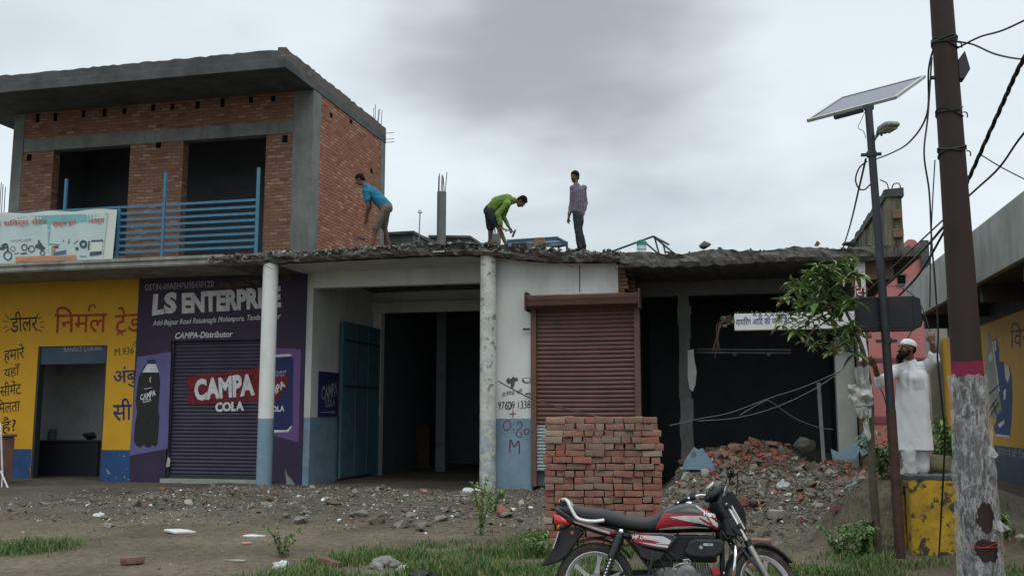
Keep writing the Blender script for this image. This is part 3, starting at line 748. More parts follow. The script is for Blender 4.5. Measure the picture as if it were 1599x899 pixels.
# --- hacked roof slab with a ragged front edge
def broken_slab(g, x0, x1, y0, y1, z0f, z1f, amp=0.10, step=0.05, seed=1, lean=None):
    """slab whose front edge is chipped: five rows of vertices down the front face, all jittered"""
    rn = random.Random(seed); n = int((x1-x0)/step); vs = []
    for i in range(n+1):
        x = x0+(x1-x0)*i/n; z0, z1 = z0f(x), z1f(x)
        for t in (1.0, 0.8, 0.55, 0.3, 0.0):
            yy = y0 + amp*(0.5+0.8*mnoise.noise((x*2.1, t*2.3, seed)) + 0.5*mnoise.noise((x*7, t*5, seed+3))) + rn.uniform(-0.012, 0.012)
            zz = z0 + (z1-z0)*t + 0.16*(z1-z0)*mnoise.noise((x*6, t*4, seed+9)) + (0.35*(z1-z0)*mnoise.noise((x*1.3, 7, seed)) if t == 1 else 0)
            if t == 0: yy += 0.04
            vs.append((x, yy, zz))
        vs.insert(len(vs)-5, (x, y1, z1)); vs.append((x, y1, z0))
    m = 7
    fs = [(i*m+k, i*m+(k+1) % m, (i+1)*m+(k+1) % m, (i+1)*m+k) for i in range(n) for k in range(m)]
    fs += [tuple(range(m)), tuple(n*m+k for k in range(m))[::-1]]
    g.add(vs, fs, 0)
_zx = [(PY(px, t, 18.8).x, PY(px, t, 18.8).z, PY(px, b_, 18.8).z) for px, t, b_ in ((380,398,413),(430,394,410),(500,392,406),(560,387,403),(640,382,399),(720,380,397),(765,380,398),(800,384,403),(860,388,408),(905,390,408),(965,395,407))]
zV = lambda x: float(np.interp(x, [q[0] for q in _zx], [q[1] for q in _zx]))
zU = lambda x: float(np.interp(x, [q[0] for q in _zx], [q[2] for q in _zx]))
g = MB(); broken_slab(g, -11.0, XE+0.1, 18.72, 26, lambda x: zU(x)-0.0, zV, 0.16, 0.045, 4)
slab = g.build('roof_slab', 'rough_concrete', ws, recalc=True)
g = MB(); rn = random.Random(8); sp = []
for i in range(900):
    x = rn.uniform(-11.3, XE+0.2); s_ = abs(rn.gauss(0.05, 0.06))+0.02
    sp.append((x, 18.76+rn.uniform(0, 0.25)**1.2, rn.choice([zV(x)-0.02, zU(x)+0.08+rn.random()*0.1]), s_))
scatter_chunks(g, sp, rn, [0, 0, 0, 1, 2]); g.build('loose_concrete_crust', ['rough_concrete', 'concrete_dark', 'concrete_grey'], ws, recalc=False, uv=False)
g = MB()
for i in range(46):
    x = rn.uniform(-11.4, XE); z = zU(x)+rn.uniform(-0.02, 0.16); l = rn.uniform(0.2, 0.9); a = rn.gauss(0, 0.12)
    g.tube(curve3([(x-l/2, 18.74+rn.uniform(-.05, .03), z), (x, 18.70+rn.uniform(-.03, .03), z+a*0.3), (x+l/2, 18.72+rn.uniform(-.06, .03), z+a)], 3), 0.006, 5)
g.build('exposed_rebar', 'rust', ws)
g = MB()
for px0, px1, py in ((538,596,400),(598,614,397),(655,668,395),(676,712,394),(722,738,394)):
    a, b_ = PY(px0, py, 18.9), PY(px1, py-1, 18.9); g.box(a.x, 18.82, a.z-0.012, b_.x, 18.9, a.z+0.016)
g.build('plaster_lip', 'paint_white', ws)
g = MB(); xs_ = list(np.linspace(XR+0.01, XE-0.02, 60)); vs = [(x, y, zU(x)-0.02-(0.012*mnoise.noise((x*3, y*3, 1)))) for x in xs_ for y in (18.98+0.08*mnoise.noise((x*4, 2, 2)), 19.7, 20.42)]
g.add(vs, [(i*3+k, i*3+k+1, (i+1)*3+k+1, (i+1)*3+k) for i in range(len(xs_)-1) for k in range(2)], 0, True); g.build('plaster_soffit', 'white_wall', ws, recalc=False)
# --- blue door leaf standing open against the bay wall
g = MB()
A, B = PZ(529, 747, 0.05), PY(589, 731, YB-0.03)
A = Vector((A.x, A.y, 0.06)); B = Vector((B.x, B.y, 0.06)); ztop = PY(541, 501, A.y).z
d = (B-A); ang = math.atan2(d.y, d.x); rm = Matrix.Rotation(ang, 3, 'Z'); Lr = d.length
mid = (A+B)/2
g.obox((mid.x, mid.y, (0.06+ztop)/2), (Lr, 0.04, ztop-0.06), rm)
for t in (0.02, 0.36, 0.68, 0.98):
    p = A+d*t; g.obox((p.x+0.022*math.sin(ang), p.y-0.022*math.cos(ang), (0.06+ztop)/2), (0.05, 0.022, ztop-0.08), rm)
dl = g.build('door', 'door_blue', ws)
g = MB()
for z in (zdo+0.75, 3.4): g.obox((mid.x+0.034*math.sin(ang), mid.y-0.034*math.cos(ang), z), (Lr*0.9, 0.02, 0.05), rm)
g.build('door_batten', 'dark_steel', dl)
# --- maroon roller shutter with its box
M['shutter_maroon'] = weathered('maroon shutter paint', (0.122, 0.062, 0.050), 0.6, 0.25, 1.6, stain=(0.075, 0.048, 0.04), stain_amt=0.85, stain_scale=2.4, chip=(0.26, 0.17, 0.14), chip_amt=-0.16, chip_scale=17, bump=0.12)
M['shutter_bare'] = weathered('bare galvanised slats', (0.30, 0.35, 0.35), 0.5, 0.2, 5, bump=0.05)
shz0 = PY(845, 735, 19.2).z; zsp = PY(845, 663, 19.2).z
ms = shutter_mesh(zx+0.10, shx1-0.09, 19.22, zsp, shz1+0.05, 0.088, 0.026, 0.012, 3, 0.006).build('roller_shutter', 'shutter_maroon', ws, recalc=False, sharp=80)
shutter_mesh(zx+0.10, shx1-0.09, 19.22, shz0, zsp-0.002, 0.066, 0.024, 0.01, 4).build('lower_slats', 'shutter_bare', ms, recalc=False, sharp=80)
g = MB(); g.box(zx+0.01, 19.29, shz0-0.3, shx1-0.01, 19.33, shz1+0.04); g.build('shutter_light_block', 'interior_dark', ms)  # added dark sheet behind the slats, only blocks light from behind
for x0, x1 in ((zx, zx+0.11), (shx1-0.10, shx1+0.01)):
    g = MB(); g.box(x0, 19.13, shz0-0.3, x1, 19.30, shz1); g.build('shutter_guide', 'shutter_maroon', ms)
zb0, zb1 = PY(910, 478, 18.85).z, PY(910, 458, 18.85).z
g = MB(); n = 14; bx0, bx1 = zx-0.03, shx1+0.02
prof = [(19.19, zb0-0.02), (18.98, zb0), (18.86, zb0+0.04), (18.84, zb0+0.10), (18.86, zb0+0.105), (18.83, zb0+0.17), (18.85, zb0+0.175), (18.84, zb1-0.03), (18.90, zb1), (19.19, zb1+0.03)]
vs = [(bx0+(bx1-bx0)*i/n, y+0.012*mnoise.noise((i*0.8, k, 2)), z+0.012*mnoise.noise((i*0.9, k, 9))) for i in range(n+1) for k, (y, z) in enumerate(prof)]
m = len(prof); g.add(vs, [(i*m+k, i*m+k+1, (i+1)*m+k+1, (i+1)*m+k) for i in range(n) for k in range(m-1)], 0, True)
sbx = g.build('shutter_box', 'shutter_maroon', ms, recalc=False)
for x in (bx0-0.03, bx1):
    g = MB(); g.prism([(18.80, zb0-0.06), (18.80, zb1+0.02), (18.86, zb1+0.07), (19.2, zb1+0.07), (19.2, zb0-0.06)], x, x+0.03, 'x'); g.build('end_plate', 'rust', sbx)
g = MB(); g.box(zx-0.16, 19.10, PY(826, 515, 19.1).z, zx-0.01, 19.13, PY(826, 512, 19.1).z); g.box(zx-0.12, 19.12, PY(826, 614, 19.1).z-0.02, zx-0.01, 19.15, PY(826, 614, 19.1).z+0.01); g.build('bracket', 'dark_steel', ms)
# --- writing on the white wall
Wf = onY(19.19)
PT('wall_lettering', fw, 'हािमद जी', (784,620),(816,615),(784,611), Wf, 'paint_black', thick=0.0)
PT('wall_lettering', fw, '97609 1338', (778,639),(828,637),(778,627), Wf, 'paint_black', thick=0.0)
paint_strokes('wall_lettering', fw, [(1.1, [(789,633),(792,628),(797,628),(799,634),(795,639),(790,637),(789,633)])], Wf, 'paint_black')
paint_strokes('wall_lettering', fw, [(1.4, [(795,646),(806,645)]), (1.4, [(801,640),(801,652)]),
    (1.4, [(792,656),(787,660),(786,667),(790,671),(796,669),(798,662),(795,657),(791,656)]), (1.8, [(801,669),(802,671)]),
    (1.4, [(807,661),(811,658),(815,661),(814,667),(809,671),(806,678),(811,682),(815,679),(812,674)]), (1.3, [(818,672),(822,669),(826,671),(825,676),(820,677),(818,672)]),
    (2.0, [(796,707),(797,686),(803,697),(810,688),(811,708)])], onY(19.188), 'maroon_text')
paint_polys('bare_plaster_patch', fw, [(0, [(790,593),(794,589),(797,592),(802,587),(804,590),(808,589),(809,594),(804,595),(803,601),(800,607),(797,604),(798,598),(793,599)]), (0, [(816,590),(828,589),(828,597),(820,598),(815,595)])], Wf, ['concrete_dark'])
paint_polys('small_box_outline', fw, [(0, [(817,591),(827,590),(827,596),(820,596)])], onY(19.186), ['white_wall'])

# ================================================================== GUTTED SHOP (right of the maroon shutter)
gs = thing('gutted_shop', 'gutted grey shop with dark open front and broken flat roof slab', 'building', (0.4, 21, 0))
X2, zg0, zg1 = 2.78, 4.46, 4.72
g = MB(); broken_slab(g, XE+0.1, X2+0.1, 18.72, 26, lambda x: zg0+0.02*math.sin(x*2), lambda x: zg1-0.01*x, 0.07, 0.06, 14)
g.build('roof_slab', 'rough_concrete', gs)
g = MB(); rn = random.Random(18); sp = [(rn.uniform(XE, X2), 18.78+rn.uniform(0, .1), zg0+rn.uniform(0.0, 0.25), 0.02+abs(rn.gauss(0.03, 0.04))) for i in range(420)]
scatter_chunks(g, sp, rn, [0, 0, 1]); g.build('loose_concrete_crust', ['rough_concrete', 'concrete_dark'], gs, recalc=False, uv=False)
XQ = PY(1357, 600, 19.0).x
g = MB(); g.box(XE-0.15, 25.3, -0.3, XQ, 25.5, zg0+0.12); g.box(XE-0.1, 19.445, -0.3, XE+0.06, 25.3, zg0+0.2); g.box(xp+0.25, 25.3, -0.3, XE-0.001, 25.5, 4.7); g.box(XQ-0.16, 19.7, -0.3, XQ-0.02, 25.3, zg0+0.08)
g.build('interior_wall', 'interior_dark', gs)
q = PY(1072, 600, 21.0)
g = MB(); rn = random.Random(3); zz = 0.0                                        # broken middle column with clinging plaster
while zz < zg0: 
    h_ = rn.uniform(0.12, 0.3); g.box(q.x-0.15+rn.uniform(-.015, .015), 21.0+rn.uniform(-.01, .01), zz, q.x+0.10+rn.uniform(-.02, .035), 21.25, min(zg0, zz+h_)); zz += h_
g.build('column', 'concrete', gs)
g = MB(); vs = [(PY(px, py, 20.98)) for px, py in ((1074,547),(1083,545),(1084,560),(1088,580),(1086,600),(1082,611),(1077,607),(1074,590))]
g.prism([(p.x, p.z) for p in vs], 20.955, 20.99, 'y'); g.build('plaster_flake', 'pillar_white', gs)
g = MB()
for py in (545, 550): a, b_ = PY(1088, py, 22.2), PY(1235, py+1, 22.2); g.cyl(a, b_, 0.02, n=6)
for px in (1147, 1201): a = PY(px, 553, 22.2); g.ell(a, (0.05, 0.05, 0.05))
g.build('conduit_pipe', 'concrete_grey', gs)
a, b_ = PY(1278, 597, 20.2), PY(1286, 700, 20.2)
g = MB(); g.beam(a, (b_.x, 20.2, 0.3), 0.09, 0.07); g.build('timber_post', 'concrete_grey', gs)
# beams under the slab
g = MB(); g.box(XE+0.1, 21.0, zg0-0.32, XQ-0.17, 21.25, zg0-0.0); g.box(q.x-0.15, 21.25, zg0-0.3, q.x+0.1, 25.3, zg0); g.build('ceiling_beam', 'interior_wall', gs)
# right-hand pillar and torn wall
pr0, pr1 = PY(1306, 600, 19.3).x, PY(1340, 600, 19.3).x
g = MB(); g.box(pr0, 19.3, -0.2, pr1-0.05, 19.6, 3.05); g.build('pillar', 'concrete_grey', gs)
g = MB(); rn = random.Random(9); z = 0.3
while z < zg0-0.1:
    x1 = PY(1358, 600, 19.0).x + rn.uniform(-0.1, 0.08); x0 = pr1 - (0.02 if z < 2.9 else rn.uniform(-0.05, 0.1)); g.box(x0, 19.0+rn.uniform(0, .03), z, x1, 19.28, z+0.075); z += 0.08
g.build('torn_brick_wall', 'brick_old', gs)
g = MB(); vs = [PY(px, py, 18.97) for px, py in ((1331,402),(1350,400),(1352,470),(1350,520),(1356,560),(1342,564),(1338,520),(1334,470),(1336,432))]
g.prism([(p.x, p.z) for p in vs], 18.94, 18.99, 'y'); g.build('plaster_flake', 'pillar_white', gs)
g = MB(); vs = [PY(px, py, 18.93) for px, py in ((1336,446),(1349,447),(1350,463),(1337,464))]
g.prism([(p.x, p.z) for p in vs], 18.925, 18.938, 'y'); rs = g.build('red_sign_scrap', 'paint_darkred', gs)
paint_strokes('sign_lettering', rs, [(2.2, [(1337,449),(1349,448)]), (2.0, [(1345,448),(1344,455),(1339,454),(1340,459),(1346,460)])], onY(18.92), 'paint_white')
g = MB(); vs = [PY(px, py, 18.9) for px, py in ((1346,640),(1353,648),(1356,668),(1352,690),(1356,706),(1346,712),(1342,704),(1335,716),(1300,716),(1297,700),(1310,706),(1318,700),(1338,690),(1350,668))]
g.prism([(p.x, p.z) for p in vs], 18.86, 18.93, 'y'); g.build('blue_plaster_edge', 'blue_dado', gs)
# cantilevered stub of the old sign beam with rebar hanging out
a, b_ = PY(1147, 516, 18.95), PY(1346, 512, 18.95); zt = PY(1147, 490, 18.95).z
g = MB(); g.box(a.x, 18.95, a.z, b_.x, 19.12, zt); sg = g.build('sign_beam', 'pillar_white', gs, bevel=0.015)
g = MB(); rn = random.Random(4)
scatter_chunks(g, [(a.x+rn.uniform(-0.22, 0.02), 19.03+rn.uniform(-.06, .06), a.z+0.12+rn.uniform(-.1, .12), rn.uniform(.08, .2)) for i in range(14)] + [(a.x+rn.uniform(0, 1.6), 18.98, zt+rn.uniform(-.02, .02), rn.uniform(.03, .08)) for i in range(46)], rn, [0])
g.build('broken_edge', 'rough_concrete', sg, recalc=False, uv=False)
g = MB()
for i in range(7):
    s = PY(1142, 492+i*2, 18.98); e1 = PY(1126-i*1.2+rn.uniform(-2, 2), 504+i, 18.98); e2 = PY(1112+i*2.2, 540+rn.uniform(0, 20), 18.95)
    g.tube(curve3([s, (s+e1)/2+Vector((0, 0, 0.05)), e1, e2], 5), 0.008, 5)
g.build('hanging_rebar', 'rust', sg)
Ws = onY(18.945)
PT('sign_lettering', sg, 'वायिरंग आिद की जाती है।', (1149,510),(1232,507),(1149,495), Ws, 'paint_blue', thick=0.012)
paint_strokes('sign_lettering', sg, [(1.6, [(x, 493),(x+2, 490),(x+5, 493)]) for x in range(1176, 1230, 9)], Ws, 'paint_navy')
# ================================================================== WEATHERED PARAPET WALL standing on the end of the flat roof
M['parapet'] = weathered('mildewed cream plaster', (0.19, 0.17, 0.11), 0.9, 0.35, 2, stain=(0.02, 0.021, 0.018), stain_amt=1.0, stain_scale=3.4, stain_lo=0.36, streak=True, bump=0.25)
pa = thing('parapet_wall', 'mildewed cream parapet wall with blackened top at the end of the broken roof', 'parapet', (2.9, 20, 4.6))
XP0, XP1 = 2.80, 3.06
zpt = PX(1385, 303, XP0).z
g = MB()
ragged_strip(g, (XP0, 26.5), (XP0, 18.92), XP1-XP0, 4.62, zpt, 40, 0.03, 0.012)
g.build('wall', 'parapet', pa)
g = MB(); ragged_strip(g, (XP0-0.04, 26.5), (XP0-0.04, 18.88), XP1-XP0+0.08, zpt-0.05, zpt+0.10, 40, 0.03, 0.015); g.build('coping', 'concrete_dark', pa)
P9 = onY(18.90)
g = MB(); a, b_ = P9(1389, 332), P9(1400, 338); g.box(a.x+0.05, 18.86, b_.z-0.04, XP1-0.02, 18.92, a.z+0.05); a = P9(1390, 360); g.box(a.x+0.05, 18.88, a.z-0.13, XP1+0.0, 18.93, a.z+0.03); g.build('bare_brick', 'brick_old', pa)
g = MB(); g.tube(curve3([(XP0+0.05, 18.95, zpt+0.05), (XP0+0.02, 18.95, zpt+0.22), (XP0-0.10, 18.95, zpt+0.30)], 4), 0.012, 5); g.tube(curve3([(XP0+0.1, 18.95, zpt+0.1), (XP0+0.14, 18.95, zpt+0.2), (XP1-0.02, 18.95, zpt+0.2), (XP1-0.0, 18.95, zpt+0.05)], 4), 0.012, 5); g.build('rebar_hook', 'rust', pa)
g = MB(); ragged_strip(g, (2.62, 18.72), (3.32, 18.72), 8, 4.48, 4.66, 24, 0.03, 0.03); g.build('cantilever_slab', 'rough_concrete', pa)
g = MB(); g.box(XQ-0.015, 19.3, -0.2, XQ+0.06, 26, 4.10); g.build('end_wall', 'brick_old', pa)
M['brown_soffit'] = weathered('brown stained soffit', (0.11, 0.075, 0.05), 0.9, 0.3, 3, stain=(0.04, 0.03, 0.022), stain_amt=0.7)
g = MB(); g.box(XQ-0.01, 18.95, 4.10, 2.86, 26, 4.475); g.build('edge_beam', 'brown_soffit', pa)

# ================================================================== RIGHT-HAND BUILDING with concrete canopy and mural
rb = thing('canopy_shop_building', 'yellow shop wall with painted figure under a long grey concrete canopy', 'building', (8, 24, 0))
XW = 6.17
q = PX(1599, 297, 5.05); zc1 = q.z; zc0 = PX(1599, 402, 5.05).z
ye = PX(1413, 448, 5.05).y
g = MB(); g.box(5.05, 6.0, zc0, 5.19, ye, zc1); g.build('canopy_upstand', 'concrete_grey', rb, bevel=0.01)
g = MB(); g.box(5.19, 6.0, zc0+0.02, 12, ye, zc0+0.2); g.build('canopy_slab', 'concrete_dark', rb)
g = MB()
y = 19.2
for y in (16.2, 19.4, 22.8, 26.2, 29.6): g.box(5.25, y, zc0-0.35, XW+0.05, y+0.24, zc0+0.015)
g.box(XW-0.02, 6, zc0-0.5, XW+0.2, ye-0.2, zc0+0.02)
g.build('canopy_beam', 'concrete_dark', rb)
g = MB(); g.box(XW, 6.0, -0.3, XW+0.24, 32.3, zc0-0.5); g.build('yellow_wall', 'yellow', rb)
M['blue_dirty'] = weathered('dirty blue dado', (0.035, 0.065, 0.12), 0.7, 0.25, 2, stain=(0.05, 0.05, 0.05), stain_amt=0.7, bump=0.1)
zd2 = PX(1599, 700, XW).z
g = MB(); g.box(XW-0.006, 6.0, -0.3, XW-0.001, 32.3, zd2); g.build('blue_plinth', 'blue_dirty', rb)
g = MB(); q = PX(1470, 600, 6.0); g.box(PY(1453, 600, 32.3).x, 32.3, -0.3, XW+0.3, 32.75, zc0); g.build('end_pillar', 'concrete_grey', rb)
Wx = lambda e: onX(XW-e)
PT('wall_lettering', rb, 'िवर', (1577,544),(1606,541),(1578,505), Wx(0.004), 'paint_black', thick=0.0)
PT('wall_lettering', rb, 'पर उतारने के िलए', (1546,708),(1606,722),(1546,693), Wx(0.012), 'paint_grey', thick=0.0)
# painted mural: a broad man in blue hugging a grey dam wall
mu = paint_polys('mural', rb, [
    (0, [(1543,514),(1549,528),(1556,585),(1562,640),(1561,655),(1546,650),(1540,620),(1538,560)]),
    (1, [(1551,530),(1556,528),(1560,545),(1560,563),(1568,566),(1576,572),(1580,590),(1581,620),(1579,660),(1577,682),(1556,679),(1552,668),(1557,650),(1564,640),(1560,615),(1556,590),(1553,560)]),
    ], Wx(0.004), ['concrete_grey', 'paint_blue'])
paint_polys('mural_highlight', mu, [
    (0, [(1568,567),(1575,572),(1577,586),(1574,598),(1570,590)]),
    (0, [(1552,533),(1555,530),(1556,545),(1554,550)]),
    (0, [(1543,556),(1549,548),(1550,560),(1546,566)]),
    (0, [(1549,534),(1551,533),(1561,610),(1559,612)]),
    (0, [(1567,610),(1571,606),(1570,622),(1567,625)]),
    (0, [(1558,662),(1568,655),(1569,660),(1561,668)]),
    (0, [(1556,677),(1577,680),(1577,683),(1556,681)])], Wx(0.010), ['paint_white'])
paint_strokes('mural_line', mu, [(1.6, [(1544,640),(1556,622)]), (1.6, [(1545,650),(1559,628)]), (1.6, [(1550,628),(1557,648)]), (1.4, [(1540,618),(1560,600)])], Wx(0.014), 'paint_black')

# ================================================================== PINK HOUSE in the gap
M['pink'] = weathered('pink distemper', (0.42, 0.155, 0.14), 0.85, 0.10, 0.8, stain=(0.24, 0.09, 0.085), stain_amt=0.5, stain_scale=0.5, streak=True, bump=0.05)
M['pink_dark'] = weathered('maroon band paint', (0.17, 0.05, 0.055), 0.85, 0.15, 2, bump=0.05)
YK = 37.0; K = onY(YK)
ph = thing('pink_house', 'pink house with small dark window and round topped parapet beyond the gap', 'house', (K(1400, 650).x, YK, 0))
k0, k1 = K(1342, 500).x, K(1447, 500).x
zp = K(1430, 396).z
g = MB(); g.box(k0, YK, -0.3, k1, YK+7, zp); g.build('wall', 'pink', ph)
g = MB()
pts = [K(1344, 396)] + [K(px, py) for px, py in ((1344,383),(1408,383),(1411,383),(1413,378),(1417,374.5),(1423,373.5),(1429,375),(1433,380),(1441,381),(1441,396))]
g.prism([(p.x, p.z) for p in pts], YK-0.02, YK+0.18, 'y'); g.build('parapet', 'pink', ph)
g = MB(); a = K(1345, 396); g.box(k0-0.02, YK-0.09, zp-0.11, k1+0.05, YK-0.021, zp+0.05); a = K(1360, 655); g.box(k0, YK-0.05, a.z-0.12, k1, YK-0.002, a.z+0.12); a = K(1360, 562); g.box(k0, YK-0.03, a.z-0.07, k1, YK-0.002, a.z+0.07); g.build('string_course', 'pink_dark', ph)
a, b_ = K(1401, 430), K(1414, 443)
g = MB(); g.box(a.x, YK-0.04, b_.z, b_.x, YK-0.001, a.z); wi = g.build('window', 'hole_shade', ph)
g = MB(); g.box(a.x-0.05, YK-0.08, a.z, b_.x+0.05, YK-0.002, a.z+0.07); g.box(a.x-0.05, YK-0.06, b_.z-0.05, b_.x+0.05, YK-0.002, b_.z); g.build('window_frame', 'concrete', wi)
a = K(1444, 420); g = MB(); zt = K(1440, 376).z; g.box(a.x-0.14, YK-0.14, zp-1.8, a.x+0.16, YK-0.1, zt); g.build('downpipe_post', 'concrete_dark', ph)
a = PY(1375, 500, 24.0)

# ================================================================== ROOFTOP THINGS
ZRF = 5.09
def rebar_bundle(g, x, y, z, h, n, spread, rn):
    for i in range(n):
        a = 2*math.pi*i/n; dx, dy = spread*math.cos(a), spread*math.sin(a)
        g.tube([(x+dx, y+dy, z), (x+dx*1.05+rn.uniform(-.04, .04), y+dy*1.05, z+h*rn.uniform(0.75, 1))], 0.011, 5)
rn = random.Random(2)
q = PY(689, 382, 22.5); qt = PY(689, 300, 22.5)
c_ = thing('concrete_column', 'tall bare concrete column with starter bars rising from the roof behind the workers', 'column', (q.x, 22.5, 4.8))
M['column_grey'] = weathered('pale new concrete', (0.12, 0.125, 0.125), 0.9, 0.2, 3, bump=0.15)
g = MB(); g.cyl((q.x, 22.5, 4.8), (q.x, 22.5, qt.z), 0.115, n=16); g.build('shaft', 'column_grey', c_)
g = MB(); rebar_bundle(g, q.x, 22.5, qt.z-0.05, 0.56, 6, 0.09, rn); g.build('rebar', 'rust', c_)
q = PY(774, 372, 25.0)
c_ = thing('concrete_column', 'short concrete column stub with rebar seen between the legs of the green worker', 'column', (q.x, 25, 4.8))
g = MB(); g.box(q.x-0.12, 24.9, 4.8, q.x+0.12, 25.1, PY(774, 366, 25).z); g.build('shaft', 'column_grey', c_)
g = MB(); rebar_bundle(g, q.x, 25, PY(774, 366, 25).z, 0.25, 5, 0.08, rn); g.build('rebar', 'rust', c_)
# roof deck behind the workers is the white shop slab; low grey huts beyond
def hut(label, px0, px1, pyt, Y, mat, slope=0, extra=None):
    a, b_ = PY(px0, pyt, Y), PY(px1, pyt + slope, Y)
    t = thing('rooftop_hut', label, 'roof hut', (a.x, Y, 4.8))
    g = MB(); g.add([(a.x, Y, 4.9), (b_.x, Y, 4.9), (b_.x, Y, b_.z), (a.x, Y, a.z), (a.x, Y+3, 4.9), (b_.x, Y+3, 4.9), (b_.x, Y+3, b_.z), (a.x, Y+3, a.z)],
                    [(0,1,2,3),(5,4,7,6),(4,0,3,7),(1,5,6,2)]); g.build('wall', mat, t)
    g = MB(); g.add([(a.x-.05, Y-.08, a.z), (b_.x+.05, Y-.08, b_.z), (b_.x+.05, Y+3.1, b_.z), (a.x-.05, Y+3.1, a.z), (a.x-.05, Y-.08, a.z+.08), (b_.x+.05, Y-.08, b_.z+.08), (b_.x+.05, Y+3.1, b_.z+.08), (a.x-.05, Y+3.1, a.z+.08)],
                    [(0,3,2,1),(4,5,6,7),(0,1,5,4),(1,2,6,5),(2,3,7,6),(3,0,4,7)]); g.build('roof', 'concrete_dark', t)
    return t
hut('low dark grey rooftop room beside the brick side wall', 592, 645, 368, 27.0, 'concrete_dark', -3)
hut('pale sloping rooftop wall behind the thin lamp post', 648, 674, 366, 29.0, 'concrete_grey', 12)
hut('flat dark rooftop shed right of the tall bare column', 672, 733, 371, 31.0, 'concrete_dark', 1)
q = PY(653, 385, 24.0); qt = PY(656, 332, 24.0)
t = thing('lamp_post', 'thin leaning post with small white lamp on the far roof', 'lamp post', (q.x, 24, q.z-0.2))
g = MB(); g.tube([(q.x, 24, q.z-0.3), qt], 0.016, 6); g.build('post', 'steel', t)
g = MB(); g.lathe((qt.x, 24, qt.z), [(0.01, 0.10), (0.04, 0.07), (0.06, 0.02), (0.06, -0.01), (0.02, -0.02)], n=12); g.build('lamp', 'paint_white', t)
# blue steel table frame behind the workers
M['blue_steel'] = weathered('dark blue painted steel', (0.03, 0.075, 0.12), 0.5, 0.2, 6)
tf = thing('steel_table', 'dark blue steel frame table lying behind the standing worker', 'table', (-4.0, 21.5, ZRF))
Yt = 21.5; B2 = onY(Yt)
a, b_, c2 = B2(792, 379), B2(872, 374), PY(885, 381, 20.7)
g = MB()
g.add([a, b_, c2, (a.x+0.3, 20.7, c2.z)], [(0, 1, 2, 3)]); 
g.beam(a, b_, 0.05, 0.14); g.beam(b_, c2, 0.05, 0.10); g.beam((a.x+0.3, 20.7, c2.z), c2, 0.05, 0.10); g.build('top_frame', 'blue_steel', tf)
for p in (b_, c2, Vector((a.x+0.1, Yt, a.z)), Vector((a.x+0.35, 20.7, c2.z))):
    g = MB(); g.beam((p.x, p.y, p.z), (p.x+0.02, p.y, ZRF-0.02), 0.05, 0.05, up=(0, 1, 0)); g.build('leg', 'blue_steel', tf)
# triangular steel truss
tr = thing('roof_truss', 'triangular rusty steel truss frame resting on the roof by the bucket', 'truss', (-1.7, 20.5, 4.7))
T_ = onY(20.5); A, B, C_ = T_(952, 394), T_(1020, 369), T_(1053, 396)
g = MB()
for p, q in ((A, B), (B, C_), (A + (B-A)*0.05, T_(978, 398)), (T_(1009, 380), T_(1030, 398)), (T_(1022, 370), T_(1029, 396)), (T_(1036, 382), T_(1039, 396)), (T_(1040, 393), C_)): g.beam(p, q, 0.035, 0.045, up=(0, 1, 0))
D2 = Vector((0.25, 1.1, 0)); 
g.beam(B, B+D2, 0.035, 0.035); g.beam(C_, C_+D2, 0.035, 0.035)
g.build('frame', 'dark_steel', tr)
# paint bucket
q = PY(1002, 397, 19.25)
bk = thing('paint_bucket', 'green and white plastic paint bucket standing on the roof edge', 'bucket', (q.x, 19.25, 4.80))
M['bucket_white'] = plain('white bucket plastic', (0.55, 0.57, 0.56), 0.45); M['bucket_green'] = plain('teal bucket label', (0.01, 0.30, 0.24), 0.5)
zb = q.z-0.05; hh = 0.30
g = MB(); g.lathe((q.x, 19.25, zb), [(0.0, 0), (0.085, 0), (0.09, hh*0.45)], n=20, mi=0); g.lathe((q.x, 19.25, zb), [(0.09, hh*0.45), (0.102, hh*0.92), (0.108, hh*0.93), (0.108, hh), (0.098, hh), (0.09, hh*0.5)], n=20, mi=1); g.build('pail', ['bucket_white', 'bucket_green'], bk, recalc=False)
g = MB(); g.tube(curve3([(q.x-0.105, 19.25, zb+hh*0.95), (q.x-0.08, 19.17, zb+hh*1.02), (q.x, 19.13, zb+hh*1.08), (q.x+0.08, 19.17, zb+hh*1.02), (q.x+0.105, 19.25, zb+hh*0.95)], 4), 0.004, 5); g.build('handle', 'steel', bk)
g = MB(); g.lathe((q.x, 19.25, zb), [(0.0965, hh*0.50), (0.1005, hh*0.72)], n=20); 
vs = [v for v in g.v]; g.build('label', 'bucket_white', bk, recalc=False)
# loose lumps on the roof edge
def lump(px, py, w, h, label, mat, Y=19.0, seed=0, name='concrete_lump', cat='rubble'):
    q = PY(px, py, Y); v, f = chunk_mesh(900+seed, (1, 0.8, h/w), 14)
    g = MB(); g.add((v*w + (q.x, Y, q.z+h/2)).tolist(), f, 0)
    o = g.build(name, mat); return tag(o, label, cat)
lump(1104, 391, 0.33, 0.2, 'square grey concrete lump on the roof edge above the dark shop', 'concrete_dark', 19.1, 1)
lump(1124, 391, 0.12, 0.08, 'tiny grey lump right of the square lump on the roof', 'concrete_dark', 19.1, 2)
lump(1275, 386, 0.16, 0.14, 'small pinkish lump on the roof edge above the sapling', 'brick_old', 19.0, 3)
lump(1326, 385, 0.36, 0.12, 'flat dark slab piece on the roof beside the parapet wall', 'concrete_dark', 18.95, 4)
lump(842, 388, 0.42, 0.26, 'reddish broken brick lump between the two workers on the roof', 'brick_old', 19.7, 5)
lump(868, 388, 0.42, 0.13, 'flat dark concrete piece left of the standing worker', 'concrete_dark', 19.6, 6)
lump(818, 386, 0.35, 0.12, 'dark concrete piece right of the green worker', 'concrete_dark', 19.6, 7)

